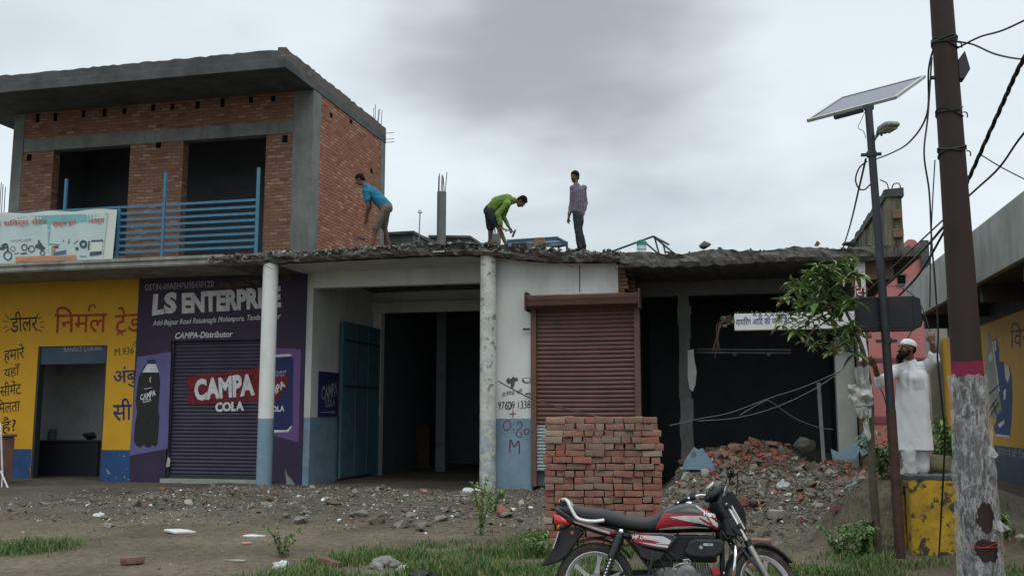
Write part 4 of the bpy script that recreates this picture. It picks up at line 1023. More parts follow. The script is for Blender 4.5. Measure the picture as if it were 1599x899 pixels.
# ================================================================== LEFT EDGE
q = PZ(10, 752, 0.0)
br = thing('gate_pillar', 'stained brown plastered gate pillar at the left edge', 'gate pillar', (q.x, 18.9, 0))
M['brown_plaster'] = weathered('brown stained plaster', (0.20, 0.115, 0.085), 0.9, 0.25, 2, stain=(0.09, 0.05, 0.04), stain_amt=0.7)
q = PY(3, 700, 18.9); zt = PY(5, 682, 18.9).z
g = MB(); g.box(q.x-0.75, 18.9, -0.2, q.x, 19.3, zt); g.build('shaft', 'brown_plaster', br, bevel=0.03)
g = MB(); g.box(q.x-0.78, 18.87, zt-0.002, q.x+0.03, 19.33, zt+0.06); g.build('cap', 'brown_plaster', br, bevel=0.015)
a, b_, c2 = PY(1, 660, 18.4), PY(4, 742, 18.4), PY(13, 763, 18.3)
t = thing('sign_stand', 'white painted metal stand leg beside the brown gate pillar', 'stand', (b_.x, 18.4, 0))
g = MB(); g.tube([a, b_, (b_.x, 18.4, 0.0)], 0.018, 6); g.tube([PY(1, 735, 18.4), c2], 0.018, 6); g.build('leg', 'paint_white', t)
q = PY(3, 330, 24); g = MB()
for px in (1, 4, 8): a = PY(px, 330, 24); g.tube([(a.x, 24, 5.1), (a.x-0.05, 24, PY(px, 284+px, 24).z)], 0.012, 5)
tag(g.build('rebar', 'rust'), 'starter bars sticking up left of the brick upper storey', 'rebar')
# shop counter and stock in the yellow shop
q0, q1 = PY(54, 745, 21.9), PY(150, 745, 21.9)
ct = thing('shop_counter', 'black shop counter inside the yellow doorway', 'counter', ((q0.x+q1.x)/2, 22, 0.0))
M['counter'] = plain('dark counter laminate', (0.022, 0.024, 0.032), 0.4)
zt = PY(60, 687, 21.9).z
g = MB(); g.box(q0.x, 21.9, -0.1, q1.x, 22.5, zt-0.04); g.build('cabinet', 'counter', ct, bevel=0.01)
g = MB(); g.box(q0.x-0.04, 21.86, zt-0.04, q1.x+0.04, 22.54, zt); g.build('top', 'counter', ct, bevel=0.008)
q = PY(81, 687, 22.1); t = thing('glass_jar', 'green lidded jar on the black shop counter', 'jar', (q.x, 22.1, zt))
M['jar'] = plain('greenish jar', (0.07, 0.10, 0.08), 0.2)
g = MB(); g.lathe((q.x, 22.1, zt), [(0, 0), (0.11, 0), (0.115, 0.03), (0.115, 0.2), (0.085, 0.24), (0.085, 0.25)], n=18); g.build('body', 'jar', t)
g = MB(); g.lathe((q.x, 22.1, zt+0.25), [(0, 0.05), (0.095, 0.05), (0.095, 0.0)], n=18); g.build('lid', 'door_blue', t)
q = PY(140, 687, 22.2); g = MB(); v, f = chunk_mesh(77, (1, 0.7, 0.6), 16); g.add((v*0.5+(q.x, 22.2, zt+0.13)).tolist(), f, 0, False); tag(g.build('sack', 'counter', bevel=0.02), 'dark bundled sack on the black shop counter', 'sack')

# ================================================================== PRINTED BANNER on the balcony railing
M['banner_paper'] = weathered('printed vinyl', (0.40, 0.50, 0.47), 0.5, 0.08, 2, bump=0)
M['b_white'] = weathered('vinyl white border', (0.52, 0.55, 0.50), 0.5, 0.05, 2, bump=0)
M['b_teal'] = weathered('vinyl teal print', (0.16, 0.37, 0.38), 0.5, 0.15, 1.5, bump=0)
M['b_pale'] = weathered('vinyl pale print', (0.43, 0.52, 0.52), 0.5, 0.1, 1.5, bump=0)
M['b_orange'] = weathered('vinyl orange print', (0.45, 0.20, 0.12), 0.5, 0.1, 3, bump=0)
M['b_red'] = weathered('vinyl red print', (0.40, 0.10, 0.07), 0.5, 0.2, 6, bump=0)
M['b_dark'] = weathered('vinyl dark print', (0.04, 0.07, 0.08), 0.5, 0.2, 6, bump=0)
M['b_bluep'] = weathered('vinyl blue print', (0.05, 0.14, 0.26), 0.5, 0.2, 6, bump=0)
M['b_yellow'] = weathered('vinyl yellow print', (0.42, 0.40, 0.20), 0.5, 0.1, 3, bump=0)
Yb = 18.93
def BP(e):
    def f(px, py):
        w = 0.05*math.sin(px*0.11)*math.sin((py-325)*0.02) + 0.03*math.sin(px*0.037+py*0.03)
        return PY(px, py, Yb - 0.05 - w*0.4 - e*2.5)
    return f
g = MB(); nX, nY_ = 40, 10; P0 = BP(0); vs = []
for j in range(nY_+1):
    for i in range(nX+1):
        s, t = i/nX, j/nY_
        top = (-50+s*233, 335.5-s*9.3 + 1.2*math.sin(s*20)); bot = (-50+s*225, 419-s*8.5 + 0.8*math.sin(s*14))
        vs.append(P0(top[0]+(bot[0]-top[0])*t, top[1]+(bot[1]-top[1])*t))
g.add(vs, [(j*(nX+1)+i, j*(nX+1)+i+1, (j+1)*(nX+1)+i+1, (j+1)*(nX+1)+i) for j in range(nY_) for i in range(nX)], 0, True)
bn = g.build('banner', 'b_white', recalc=False)
tag(bn, 'printed shop banner with motorcycles tied to the balcony railing', 'banner')
def strip_poly(top, bot, n=30): # quads between two pixel edges, so that prints follow the cloth
    return top, bot
def bprint(name, mi_polys, mats, e):
    mb = MB()
    for mi, (a, b_, c, d) in mi_polys:
        n = max(2, int(abs(b_[0]-a[0])/5)); P = BP(e)
        for i in range(n):
            s0, s1 = i/n, (i+1)/n; L_ = lambda p, q, s: (p[0]+(q[0]-p[0])*s, p[1]+(q[1]-p[1])*s)
            m = 3
            for j in range(m):
                t0, t1 = j/m, (j+1)/m
                pts = [L_(L_(a, b_, s), L_(d, c, s), t) for s, t in ((s0, t0), (s1, t0), (s1, t1), (s0, t1))]
                mb.add([P(*p) for p in pts], [(0, 1, 2, 3)], mi)
    return mb.build(name, mats, bn, recalc=False)
bprint('print_background', [(0, [(-48,340),(168,333),(160,407),(-48,415)]), (1, [(-48,340),(168,333),(167,346),(-48,355)]), (1, [(74,337),(80,337),(79,360),(75,400)]), (2, [(-48,410),(160,402),(160,407),(-48,415)]), (1, [(-10,341),(42,338),(16,352),(-20,366)])], ['b_pale', 'b_teal', 'b_yellow'], 0.006)
PT('banner_lettering', bn, 'बाइक सिवर्स सेंटर', (-30,357),(73,352),(-30,345), BP(0.012), 'b_red', thick=0.015)
PT('banner_lettering', bn, 'रोमान इलेक्ट्रीकल्स', (82,357),(163,350),(82,345), BP(0.012), 'b_red', thick=0.015)
bprint('print_strip', [(0, [(24,401),(119,398),(119,406),(24,409)])], ['b_orange'], 0.012)
PT('banner_lettering', bn, 'सभी प्रकार के पाटर्स', (30,407),(114,403),(30,402), BP(0.016), 'b_yellow')
PT('banner_lettering', bn, 'हमारे यहाँ मोटर साइकिल', (17,378),(49,376),(17,374), BP(0.012), 'b_dark')
# printed goods: two motorcycles, engine parts, battery boxes
bi = []
def ring(cx, cy, r, w=1.1, n=14): return (w, [(cx+r*math.cos(2*math.pi*i/n), cy+r*1.05*math.sin(2*math.pi*i/n)) for i in range(n+1)])
paint_strokes('printed_motorcycle', bn, [ring(12, 399, 6, 1.8), (4, [(-4,386),(4,388),(8,384)]), (3, [(2,384),(10,381),(12,392)])], BP(0.012), 'b_dark')
paint_strokes('printed_motorcycle', bn, [ring(49, 388.5, 4.6, 1.4), ring(66, 395, 3.4, 1.3), (5, [(55,384),(62,386),(67,390)]), (3, [(60,375),(63,382),(70,388)]), (2, [(58,381),(65,380)])], BP(0.012), 'b_dark')
paint_strokes('printed_parts', bn, [ring(20, 388, 3.5, 0.8), ring(38, 386, 4.2, 1.6), (1.2, [(22,396),(30,395)]), (2.2, [(32,396),(42,395)]), (1.2, [(77,381),(93,382)]), ring(130, 381, 4.4, 3.4), ring(120, 388, 1.6, 2), (2, [(139,376),(138,390)]), (1, [(124,400),(135,400)]), (1.2, [(98,375),(100,377)]), (1.2, [(108,373),(107,381)]), (1.0, [(115,381),(122,375)])], BP(0.012), 'b_dark')
bprint('printed_battery', [(0, [(84,394),(103,390),(103,396),(84,398)]), (1, [(80,386),(86,386),(86,397),(80,397)]), (2, [(82,384),(91,384),(91,387),(82,387)]), (3, [(142,378),(160,377),(159,392),(141,393)]), (2, [(143,375),(161,374),(160,378),(142,379)]), (2, [(140,394),(159,392),(158,397),(140,399)])], ['b_bluep', 'b_orange', 'b_dark', 'b_white'], 0.012)
# poster on the bay's left wall
Wl = lambda e: onX(XR+0.16+0.004+e)
posts = [(499,580),(529,580),(527,650),(497,651)]
cs = [Wl(0.01)(*q) for q in ((498,579),(529,579.5),(527.5,650),(496.5,650.5))]
g = MB(); y0, y1 = cs[0].y, cs[1].y; z1, z0 = cs[0].z, cs[3].z
g.box(XR+0.166, y0, z0, XR+0.178, y1, z1); po = tag(g.build('poster', 'paint_navy'), 'dark cola poster with white lettering and arrow beside the blue door', 'poster')
Wpo = onX(XR+0.182)
PT('poster_lettering', po, 'CAMPA', (502,626),(527,618),(502,603), Wpo, 'paint_grey', thick=0.03)
PT('poster_lettering', po, 'COLA', (508,636),(523,633),(508,624), Wpo, 'paint_grey', thick=0.02)
paint_strokes('poster_arrow', po, [(1.4, [(500,643.5),(520,643)]), (1.4, [(518,640.5),(523,643)]), (1.4, [(518,645.5),(523,643)])], Wpo, 'paint_grey')
# ================================================================== MOTORCYCLE (local frame: +x forward, -y the side that faces the road, z up)
M['gloss_black'] = weathered('dusty gloss black paint', (0.010, 0.011, 0.014), 0.28, 0.2, 9, stain=(0.045, 0.04, 0.032), stain_amt=0.35, stain_scale=6, bump=0.0, obj=True, spec=0.5)
M['satin_black'] = weathered('dusty black plastic', (0.014, 0.015, 0.018), 0.5, 0.2, 9, stain=(0.05, 0.043, 0.033), stain_amt=0.35, stain_scale=7, bump=0.05, obj=True, spec=0.3)
M['decal_white'] = plain('white decal', (0.62, 0.62, 0.62), 0.4)
M['cowl_black'] = plain('matt black cowl', (0.010, 0.011, 0.013), 0.5, spec=0.25)
M['bike_red'] = weathered('red decal', (0.30, 0.014, 0.024), 0.35, 0.15, 6, stain=(0.14, 0.03, 0.03), stain_amt=0.5, stain_scale=7, bump=0, obj=True)
M['bike_silver'] = weathered('silver decal', (0.46, 0.46, 0.47), 0.4, 0.12, 6, stain=(0.25, 0.24, 0.22), stain_amt=0.6, stain_scale=7, bump=0, obj=True)
M['tyre'] = weathered('dusty tyre rubber', (0.030, 0.028, 0.026), 0.9, 0.3, 8, stain=(0.10, 0.085, 0.062), stain_amt=0.6, stain_scale=9, bump=0.3, obj=True)
M['alloy'] = plain('grey alloy', (0.30, 0.30, 0.29), 0.42, 0.6)
M['rim_line'] = plain('pale rim edge', (0.55, 0.55, 0.53), 0.35, 0.5)
M['chrome'] = plain('chrome', (0.75, 0.75, 0.76), 0.12, 1.0)
M['grab_silver'] = plain('silver grab rail paint', (0.56, 0.56, 0.57), 0.35, 0.2)
M['seat_vinyl'] = weathered('black seat vinyl', (0.022, 0.022, 0.024), 0.55, 0.2, 8, bump=0.25, obj=True, spec=0.4)
M['tail_red'] = plain('red lamp lens', (0.42, 0.012, 0.012), 0.15, coat=0.6)
M['engine_alu'] = weathered('oily engine alloy', (0.17, 0.17, 0.165), 0.5, 0.3, 14, stain=(0.06, 0.05, 0.04), stain_amt=0.8, stain_scale=9, metal=0.4, bump=0.2, obj=True)
M['amber'] = plain('amber lens', (0.45, 0.16, 0.02), 0.2)
M['glass_lens'] = plain('headlamp glass', (0.45, 0.47, 0.48), 0.08, coat=0.8)
M['plate_white'] = plain('number plate white', (0.5, 0.5, 0.5), 0.5)
q = PZ(930, 973, 0.0)
BX, BY = q.x, q.y
S_ = 209.0
bk = thing('motorcycle', 'black and red commuter motorcycle parked in front of the brick stack', 'motorcycle', (BX, BY, 0.0), R(5.0))
bk.rotation_euler = (R(-8), 0, R(5.0))
RX, RZ, FX, FZ = 0.0, 0.30, 1.29, 0.30
def pxb(px, py): return ((px-930)/S_, (973-py)/S_)     # side-view measure in metres
def B(g, name, mats, parent=bk, **k): return g.build(name, mats, parent, world=False, **k)
def wheel(name, cx, cz, w, fn=lambda v: v):
    """tyre with tread blocks, rim with six cast spokes, hub and brake drum"""
    e = bpy.data.objects.new(name, None); COL.objects.link(e); e.parent = bk
    g = MB(); Rt, Ri = 0.300, 0.236
    prof = []
    for i in range(15):
        a = -0.62*math.pi + 1.24*math.pi*i/14
        prof.append((Ri+0.035 + 0.030*math.cos(a), w*math.sin(a)))
    prof = [(Ri, -w*0.72)] + prof + [(Ri, w*0.72)]
    g.lathe((cx, 0, cz), prof, 'y', 56)
    for i in range(56):                                     # tread blocks
        a = 2*math.pi*i/56; c_, s_ = math.cos(a), math.sin(a)
        for y, o in ((-0.022, 0), (0.0, 0.5), (0.022, 0)):
            aa = a + o*2*math.pi/56; p = Vector((cx+0.2985*math.cos(aa), y, cz+0.2985*math.sin(aa)))
            g.obox(p, (0.010, 0.016, 0.024), Matrix.Rotation(-aa, 3, 'Y'), 0)
    B(g.xf(fn), 'tyre', 'tyre', e, recalc=True)
    g = MB()
    g.lathe((cx, 0, cz), [(Ri+0.012, -w*0.70), (Ri+0.012, -w*0.55), (Ri-0.020, -w*0.40), (Ri-0.022, w*0.40), (Ri+0.012, w*0.55), (Ri+0.012, w*0.70), (Ri-0.004, w*0.70), (Ri-0.032, w*0.30), (Ri-0.032, -w*0.30), (Ri-0.004, -w*0.70)], 'y', 48, 0, closed=True)
    g.lathe((cx, 0, cz), [(Ri+0.008, -w*0.72), (Ri-0.006, -w*0.72)], 'y', 48, 1)
    for i in range(6):                                      # tapered cast spokes
        a = 2*math.pi*i/6 + 0.35; d = Vector((math.cos(a), 0, math.sin(a))); t = Vector((-d.z, 0, d.x)); c0 = Vector((cx, 0, cz))
        vs = []
        for r_, hw, hd in ((0.055, 0.022, 0.020), (0.14, 0.013, 0.012), (Ri-0.022, 0.022, 0.013)):
            for sy in (-1, 1):
                for st in (-1, 1): vs.append(c0 + d*r_ + t*hw*st + Vector((0, sy*hd, 0)))
        fs = []
        for k in (0, 4): fs += [(k, k+1, k+5, k+4), (k+1, k+3, k+7, k+5), (k+3, k+2, k+6, k+7), (k+2, k, k+4, k+6)]
        g.add(vs, fs, 0)
    B(g.xf(fn), 'rim', ['alloy', 'rim_line'], e)
    g = MB(); g.lathe((cx, 0, cz), [(0, -0.065), (0.03, -0.065), (0.065, -0.05), (0.072, -0.04), (0.072, 0.04), (0.06, 0.055), (0, 0.06)], 'y', 28); g.cyl((cx, -0.10, cz), (cx, 0.10, cz), 0.012)
    B(g.xf(fn), 'hub', 'engine_alu', e)
    return e
wheel('rear_wheel', RX, RZ, 0.044)
# --- seat
def prof_loft(g, pts, e=3.0, mi=0, n=28):
    g.loft(pts, n, e, mi)
seat_pts = [(876,790,799,.075), (890,788,808,.115), (915,790.5,815,.125), (945,793,819,.13), (968,798,824,.13), (985,803,827,.135), (1000,805,829,.14), (1014,805,829.5,.135), (1025,802,829,.12), (1034,797,826,.105), (1041,792,818,.09), (1046,790,806,.07)]
g = MB(); secs = []
for px, t, b_, w in seat_pts: x, zt = pxb(px, t); _, zb = pxb(px, b_); secs.append((x, zb, zt, w))
dense = smooth2(secs, 4); g.loft(dense, 32, 2.9); B(g, 'seat', 'seat_vinyl')
# --- fuel tank with draped decals
tank_pts = [(1022,824,829,.07), (1028,812,829.5,.10), (1036,799,830,.125), (1046,791,830,.138), (1058,786,830,.146), (1072,782.5,829,.15), (1086,781.5,828.5,.15), (1100,784,828,.146), (1112,789.5,828,.135), (1122,797,827.5,.118), (1130,806,827,.095), (1135,816,826,.07)]
secs = []
for px, t, b_, w in tank_pts: x, zt = pxb(px, t); _, zb = pxb(px, b_); secs.append((x, zb, zt, w))
tank = smooth2(secs, 5); TE = 2.6
g = MB(); g.loft(tank, 40, TE); tk = B(g, 'fuel_tank', 'gloss_black')
tx = [q[0] for q in tank]
def tank_y(x, z, side=-1, e=0.003):
    zb, zt, w = (float(np.interp(x, tx, [q[k] for q in tank])) for k in (1, 2, 3))
    t = min(0.995, abs((z-(zb+zt)/2)/((zt-zb)/2))); return side*(w*(1-t**TE)**(1/TE) + e)
def drape(name, parent, polys, mats, surf, eps=0.003, n=26, m=6):
    """polys: (mi, upper px edge, lower px edge) decals draped over a side surface, on both sides"""
    g = MB()
    for mi, up, lo, *lay in polys:
        up = [pxb(*p) for p in up]; lo = [pxb(*p) for p in lo]
        x0, x1 = max(up[0][0], lo[0][0]), min(up[-1][0], lo[-1][0])
        ee = eps*(1+(lay[0] if lay else 0))
        for side in (-1, 1):
            vs = []
            for i in range(n+1):
                x = x0+(x1-x0)*i/n; zu = np.interp(x, [p[0] for p in up], [p[1] for p in up]); zl = np.interp(x, [p[0] for p in lo], [p[1] for p in lo])
                for j in range(m+1): z = zl+(zu-zl)*j/m; vs.append((x, surf(x, z, side, ee), z))
            g.add(vs, [(i*(m+1)+j, (i+1)*(m+1)+j, (i+1)*(m+1)+j+1, i*(m+1)+j+1) for i in range(n) for j in range(m)], mi, True)
    return B(g, name, mats, parent, recalc=False)
drape('tank_decal', tk, [
    (0, [(1028,819),(1043,799),(1070,800),(1100,800),(1112,801)], [(1028,826),(1060,822),(1085,818),(1100,812),(1112,806)]),
    (1, [(1052,805),(1075,803),(1100,803),(1116,805),(1127,814)], [(1052,806),(1080,812),(1100,815),(1116,819),(1127,820)], 1),
    (1, [(1034,824),(1060,820),(1090,819),(1112,821)], [(1034,826),(1060,824),(1090,822),(1112,822)], 1),
    (0, [(1045,806),(1060,808),(1082,813)], [(1045,810),(1060,811),(1082,814)], 2),
    (0, [(1098,787),(1110,792),(1120,800),(1126,807)], [(1098,790),(1110,798),(1120,806),(1126,811)]),
    (1, [(1093,786),(1104,793),(1112,800)], [(1093,788),(1104,797),(1112,802)], 1),
    (0, [(1098,805),(1108,810),(1122,818),(1128,822)], [(1098,807),(1108,814),(1122,822),(1128,825)], 2),
    (0, [(1110,803),(1117,812),(1122,822)], [(1110,806),(1117,816),(1122,824)], 2)], ['bike_red', 'bike_silver'], tank_y)
def drape_text(name, parent, body, x0, x1, yb, yt, surf, mat, eps=0.007, shear=0.0, thick=0.02, side=-1, up=0.0):
    vs, fs = text_flat(body, thick, shear); xs = [v[0] for v in vs]; ys = [v[1] for v in vs]
    ax0, az0 = pxb(x0, yb); ax1, az1 = pxb(x1, yt); out = []
    for x, y in vs:
        s = (x-min(xs))/(max(xs)-min(xs)); X = ax0+(ax1-ax0)*s; Z = az0+(az1-az0)*(y-min(ys))/(max(ys)-min(ys)) + up*s
        out.append((X, surf(X, Z, side, eps), Z))
    g = MB(); g.add(out, fs); return B(g, name, mat, parent, recalc=False)
drape_text('tank_lettering', tk, 'Hero', 1105, 1124, 803, 794, tank_y, 'decal_white', eps=0.014, thick=0.04, up=-0.012)
g = MB(); x, z = pxb(1084, 781.5); g.lathe((x, 0, z-0.012), [(0, 0.02), (0.028, 0.02), (0.032, 0.014), (0.034, 0.0)], n=22); B(g, 'filler_cap', 'chrome', tk)
# --- side panel
sp_poly = [(985,833),(1008,830),(1040,830),(1056,831),(1063,838),(1052,852),(1046,858),(1028,856),(1010,853),(992,846)]
def panel(name, poly, y0, y1, mat, bev=0.006, parent=bk, both=True, ratio=1):
    r = []
    for sd in ((-1, 1) if both else (-1,)):
        g = MB(); g.prism([pxb(*p) for p in poly], sd*y0, sd*y1, 'y'); r.append(B(g, name, mat, parent, bevel=bev, sharp=30))
    return r
sps = panel('side_panel', sp_poly, 0.06, 0.145, 'gloss_black', 0.012)
flat_y = lambda Y: (lambda x, z, side, e: side*(Y+e))
g = MB()
for mi, poly, e in ((0, [(988,835),(1010,831.5),(1022,834),(1040,838),(1048,846),(1046,853),(1030,852),(1010,849),(996,846)], .0015), (1, [(1004,834.5),(1040,835.5),(1053,842),(1049,848),(1030,847),(1016,840)], .003), (1, [(1000,845),(1030,848),(1048,850),(1047,853),(1028,851)], .003), (0, [(1006,841),(1020,841.5),(1038,846),(1020,845)], .0045)):
    g.add([(pxb(*p)[0], -0.145-e, pxb(*p)[1]) for p in poly], [tuple(range(len(poly)))], mi)
B(g, 'panel_decal', ['bike_red', 'bike_silver'], sps[0], recalc=False)
drape_text('panel_lettering', sps[0], 'HF DELUXE', 991, 1034, 840, 834, flat_y(0.150), 'decal_white', eps=0.001, shear=0.2, thick=0.03, up=-0.008)
panel('lower_cover', [(994,848),(1018,856),(1042,861),(1036,871),(1022,876),(1004,868)], 0.07, 0.13, 'satin_black', 0.008)
# --- tail: cowl, lamp, grab rail, mudguard, plate, stripe
g = MB(); secs = []
for px, t, b_, w in ((857,790,794,.02), (866,792,800,.055), (880,796,812,.085), (900,806,822,.10), (925,813,831,.115), (950,820,837,.125), (975,826,840,.125), (992,830,842,.11)):
    x, zt = pxb(px, t); _, zb = pxb(px, b_); secs.append((x, zb, zt, w))
tail = smooth2(secs, 3); g.loft(tail, 24, 3.0); tc = B(g, 'tail_cowl', 'gloss_black')
tlx = [q[0] for q in tail]
def tail_y(x, z, side=-1, e=0.003):
    zb, zt, w = (float(np.interp(x, tlx, [q[k] for q in tail])) for k in (1, 2, 3))
    t = min(0.98, abs((z-(zb+zt)/2)/((zt-zb)/2))); return side*(w*(1-t**3)**(1/3) + e)
drape('tail_stripe', tc, [(0, [(888,811),(920,818),(962,830)], [(888,814),(920,824),(962,836)]), (1, [(892,813),(925,821),(955,830)], [(892,815),(925,825),(955,834)], 1)], ['bike_red', 'bike_silver'], tail_y, n=16, m=3)
g = MB(); secs = []
for px, t, b_, w in ((861,800,806,.03), (866,801,822,.07), (876,803,825,.085), (886,810,823,.085), (892,814,819,.07)):
    x, zt = pxb(px, t); _, zb = pxb(px, b_); secs.append((x, zb, zt, w))
g.loft(smooth2(secs, 3), 20, 2.6); B(g, 'tail_light', 'tail_red')
for sd in (-1, 1):
    g = MB(); pts = [(*pxb(872, 782), 0.03), (*pxb(878, 779), 0.06), (*pxb(886, 782), 0.13), (*pxb(894, 797), 0.148), (*pxb(902, 809), 0.15), (*pxb(914, 813), 0.15), (*pxb(930, 814), 0.148), (*pxb(946, 812), 0.14)]
    g.tube(curve3([(x, sd*y, z) for x, z, y in pts], 4), 0.0135, 8); B(g, 'grab_rail', 'grab_silver')
g = MB(); g.prism([pxb(*p) for p in ((872,778),(885,780),(890,792),(880,795),(872,788))], -0.06, 0.06, 'y'); B(g, 'rail_bridge', 'satin_black', bevel=0.008)
fl = [(876,822),(868,842),(858,862),(848,876),(841,886),(850,885),(870,879),(884,869),(894,855),(903,842),(912,832),(905,824)]
g = MB(); g.prism([pxb(*p) for p in fl], -0.062, 0.062, 'y'); rm_ = B(g, 'rear_mudguard', 'satin_black', bevel=0.01)
g = MB(); x, z = pxb(893, 832); g.cyl((x, -0.075, z), (x, -0.06, z), 0.014); B(g, 'reflector', 'tail_red', rm_)
g = MB(); a, b_ = pxb(873, 832), pxb(864, 858); g.prism([(a[0]-.012, a[1]), (b_[0]-.012, b_[1]), (b_[0]-.005, b_[1]), (a[0]-.005, a[1])], -0.10, 0.10, 'y'); B(g, 'number_plate', 'plate_white')
g = MB()
for i in range(13): # inner rear fender over the tyre
    pass
pr = [(0.322, -0.06), (0.336, -0.05), (0.342, 0), (0.336, 0.05), (0.322, 0.06)]
vs = [(RX+r*math.cos(a), y, RZ+r*math.sin(a)) for a in [R(35+110*i/20) for i in range(21)] for r, y in pr]
g.add(vs, [(i*5+k, i*5+k+1, (i+1)*5+k+1, (i+1)*5+k) for i in range(20) for k in range(4)], 0, True); B(g, 'inner_fender', 'satin_black', recalc=False)
for sd in (-1, 1):
    x, z = pxb(884, 822); g = MB(); g.tube([(x, sd*0.07, z), (x-0.02, sd*0.15, z-0.01)], 0.008, 6); g.ell((x-0.03, sd*0.18, z-0.012), (0.03, 0.035, 0.026)); t_ = B(g, 'turn_signal', 'satin_black'); g = MB(); g.ell((x-0.045, sd*0.18, z-0.012), (0.02, 0.03, 0.021)); B(g, 'lens', 'amber', t_)
# --- shocks and swingarm
for sd in (-1, 1):
    a = Vector((*pxb(973, 830), 0)); b_ = Vector((*pxb(945, 903), 0)); a, b_ = (Vector((v.x, sd*0.135, v.y)) for v in (a, b_)); d = b_-a
    g = MB(); g.tube([a, a+d*0.02, a+d*0.06, a+d*0.55, a+d*0.57], [0.02, 0.03, 0.034, 0.034, 0.028], 14); sh = B(g, 'rear_shock', 'gloss_black')
    g = MB(); g.tube([a+d*0.5, b_], 0.012, 8); g.tube([b_-d*0.04, b_+d*0.05], 0.02, 8); B(g, 'damper_rod', 'chrome', sh)
    g = MB(); pts = []; ax = d.normalized(); u1 = ax.orthogonal().normalized(); u2 = ax.cross(u1)
    for i in range(66): t = i/65; an = t*2*math.pi*5.5; pts.append(a+d*(0.56+0.38*t)+(u1*math.cos(an)+u2*math.sin(an))*0.027)
    g.tube(pts, 0.0055, 5); B(g, 'spring', 'dark_steel', sh)
    g = MB(); g.ell(a, (0.022, 0.014, 0.026)); B(g, 'shock_bolt', 'chrome', sh)
    g = MB(); g.beam((RX-0.03, sd*0.10, RZ), (0.46, sd*0.10, 0.36), 0.028, 0.042); B(g, 'swingarm', 'dark_steel')
g = MB(); g.prism([(x, z) for x, z in ((-0.05, .36), (0.02, .385), (0.30, .405), (0.46, .41), (0.46, .31), (0.30, .30), (0.0, .245), (-0.07, .28))], 0.10, 0.125, 'y'); B(g, 'chain_case', 'satin_black', bevel=0.008)
# --- frame
g = MB()
for sd in (-1, 1):
    g.tube(curve3([(*pxb(1128, 812), ), (*pxb(1133, 835), ), (*pxb(1134, 880), ), (0.93, 0.30), (0.86, 0.235), (0.5, 0.235)], 4) if False else [Vector((x, sd*0.04, z)) for x, z in smooth2([pxb(1128, 812), pxb(1133, 836), pxb(1133, 880), (0.95, 0.29), (0.86, 0.235), (0.52, 0.235), (0.45, 0.36), (0.40, 0.62)], 4)], 0.017, 8)
    g.tube([Vector((x, sd*0.09, z)) for x, z in smooth2([pxb(1040, 832), pxb(985, 832), pxb(940, 826), pxb(885, 812)], 4)], 0.013, 8)
    g.tube([Vector((x, sd*0.09, z)) for x, z in smooth2([pxb(975, 832), pxb(1000, 862), (0.45, 0.38)], 4)], 0.013, 8)
g.tube([Vector((*pxb(1125, 800), 0)).xzy, Vector((*pxb(1010, 832), 0)).xzy], 0.022, 8)
B(g, 'frame', 'satin_black')
# --- engine
g = MB(); g.loft([(0.46, 0.28, 0.40, .07), (0.50, 0.25, 0.43, .10), (0.62, 0.235, 0.44, .112), (0.74, 0.235, 0.43, .112), (0.80, 0.25, 0.40, .10), (0.83, 0.28, 0.36, .07)], 28, 6); en = B(g, 'engine_block', 'engine_alu')
for sd, r_ in ((-1, .085), (1, .08)):
    x, z = pxb(1076, 895); g = MB(); g.lathe((x, 0, z), [(0, sd*0.150), (r_*0.72, sd*0.150), (r_*0.93, sd*0.142), (r_, sd*0.125), (r_*1.02, sd*0.08)], 'y', 32); g.lathe((x, 0, z), [(r_*0.35, sd*0.154), (r_*0.62, sd*0.154), (r_*0.62, sd*0.148)], 'y', 28); B(g, 'engine_cover', 'engine_alu', en, recalc=True)
g = MB(); x, z = pxb(1050, 897); g.lathe((x, 0, z), [(0, -0.135), (0.05, -0.135), (0.06, -0.12), (0.06, -0.08)], 'y', 22); B(g, 'clutch_cover', 'engine_alu', en)
g = MB()                                             # forward-leaning finned cylinder
ry = Matrix.Rotation(R(-14), 3, 'Y'); cc = Vector((*pxb(1098, 892), 0)).xzy; dd = ry @ Vector((1, 0, 0))
for i in range(9): g.obox(cc + dd*(-0.075+0.15*i/8), (0.005, 0.165, 0.125), ry)
g.obox(cc, (0.17, 0.115, 0.09), ry); B(g, 'cylinder', 'engine_alu', en)
g = MB(); g.box(0.36, -0.075, 0.47, 0.93, 0.075, 0.675); g.box(0.42, -0.07, 0.42, 0.60, 0.07, 0.50); B(g, 'airbox', 'cowl_black', bevel=0.02)
g = MB(); x, z = pxb(1117, 888); g.obox((x+0.02, -0.06, z), (0.06, 0.09, 0.07), Matrix.Rotation(R(-22), 3, 'Y')); B(g, 'cylinder_head', 'bike_red', en, bevel=0.01)
g = MB(); x, z = pxb(1075, 876); g.lathe((x, -0.07, z), [(0, -0.03), (0.02, -0.03), (0.022, 0), (0.022, 0.05), (0, 0.05)], 'y', 16); g.tube([Vector((x-0.01, -0.09, z)), Vector((x-0.05, -0.1, z-0.01)), Vector((x-0.09, -0.1, z-0.03)), Vector((x-0.10, -0.1, z-0.14))], 0.006, 6); g.tube(curve3([(x-.02, -0.1, z+.02), (x+.02, -0.105, z+.025), (x+.035, -0.1, z), (x+.01, -0.1, z-.02)], 4), 0.007, 6); B(g, 'carburettor', 'alloy', en)
# hoses and cables round the engine
g = MB()
for pts in ([(1040,862),(1052,872),(1050,890)], [(1046,858),(1060,868),(1064,884)], [(1030,866),(1040,880),(1042,905)], [(1086,866),(1090,876),(1088,890)]):
    g.tube([Vector((x, -0.10, z)) for x, z in smooth2([pxb(*p) for p in pts], 4)], 0.006, 6)
B(g, 'hose', 'satin_black', en)
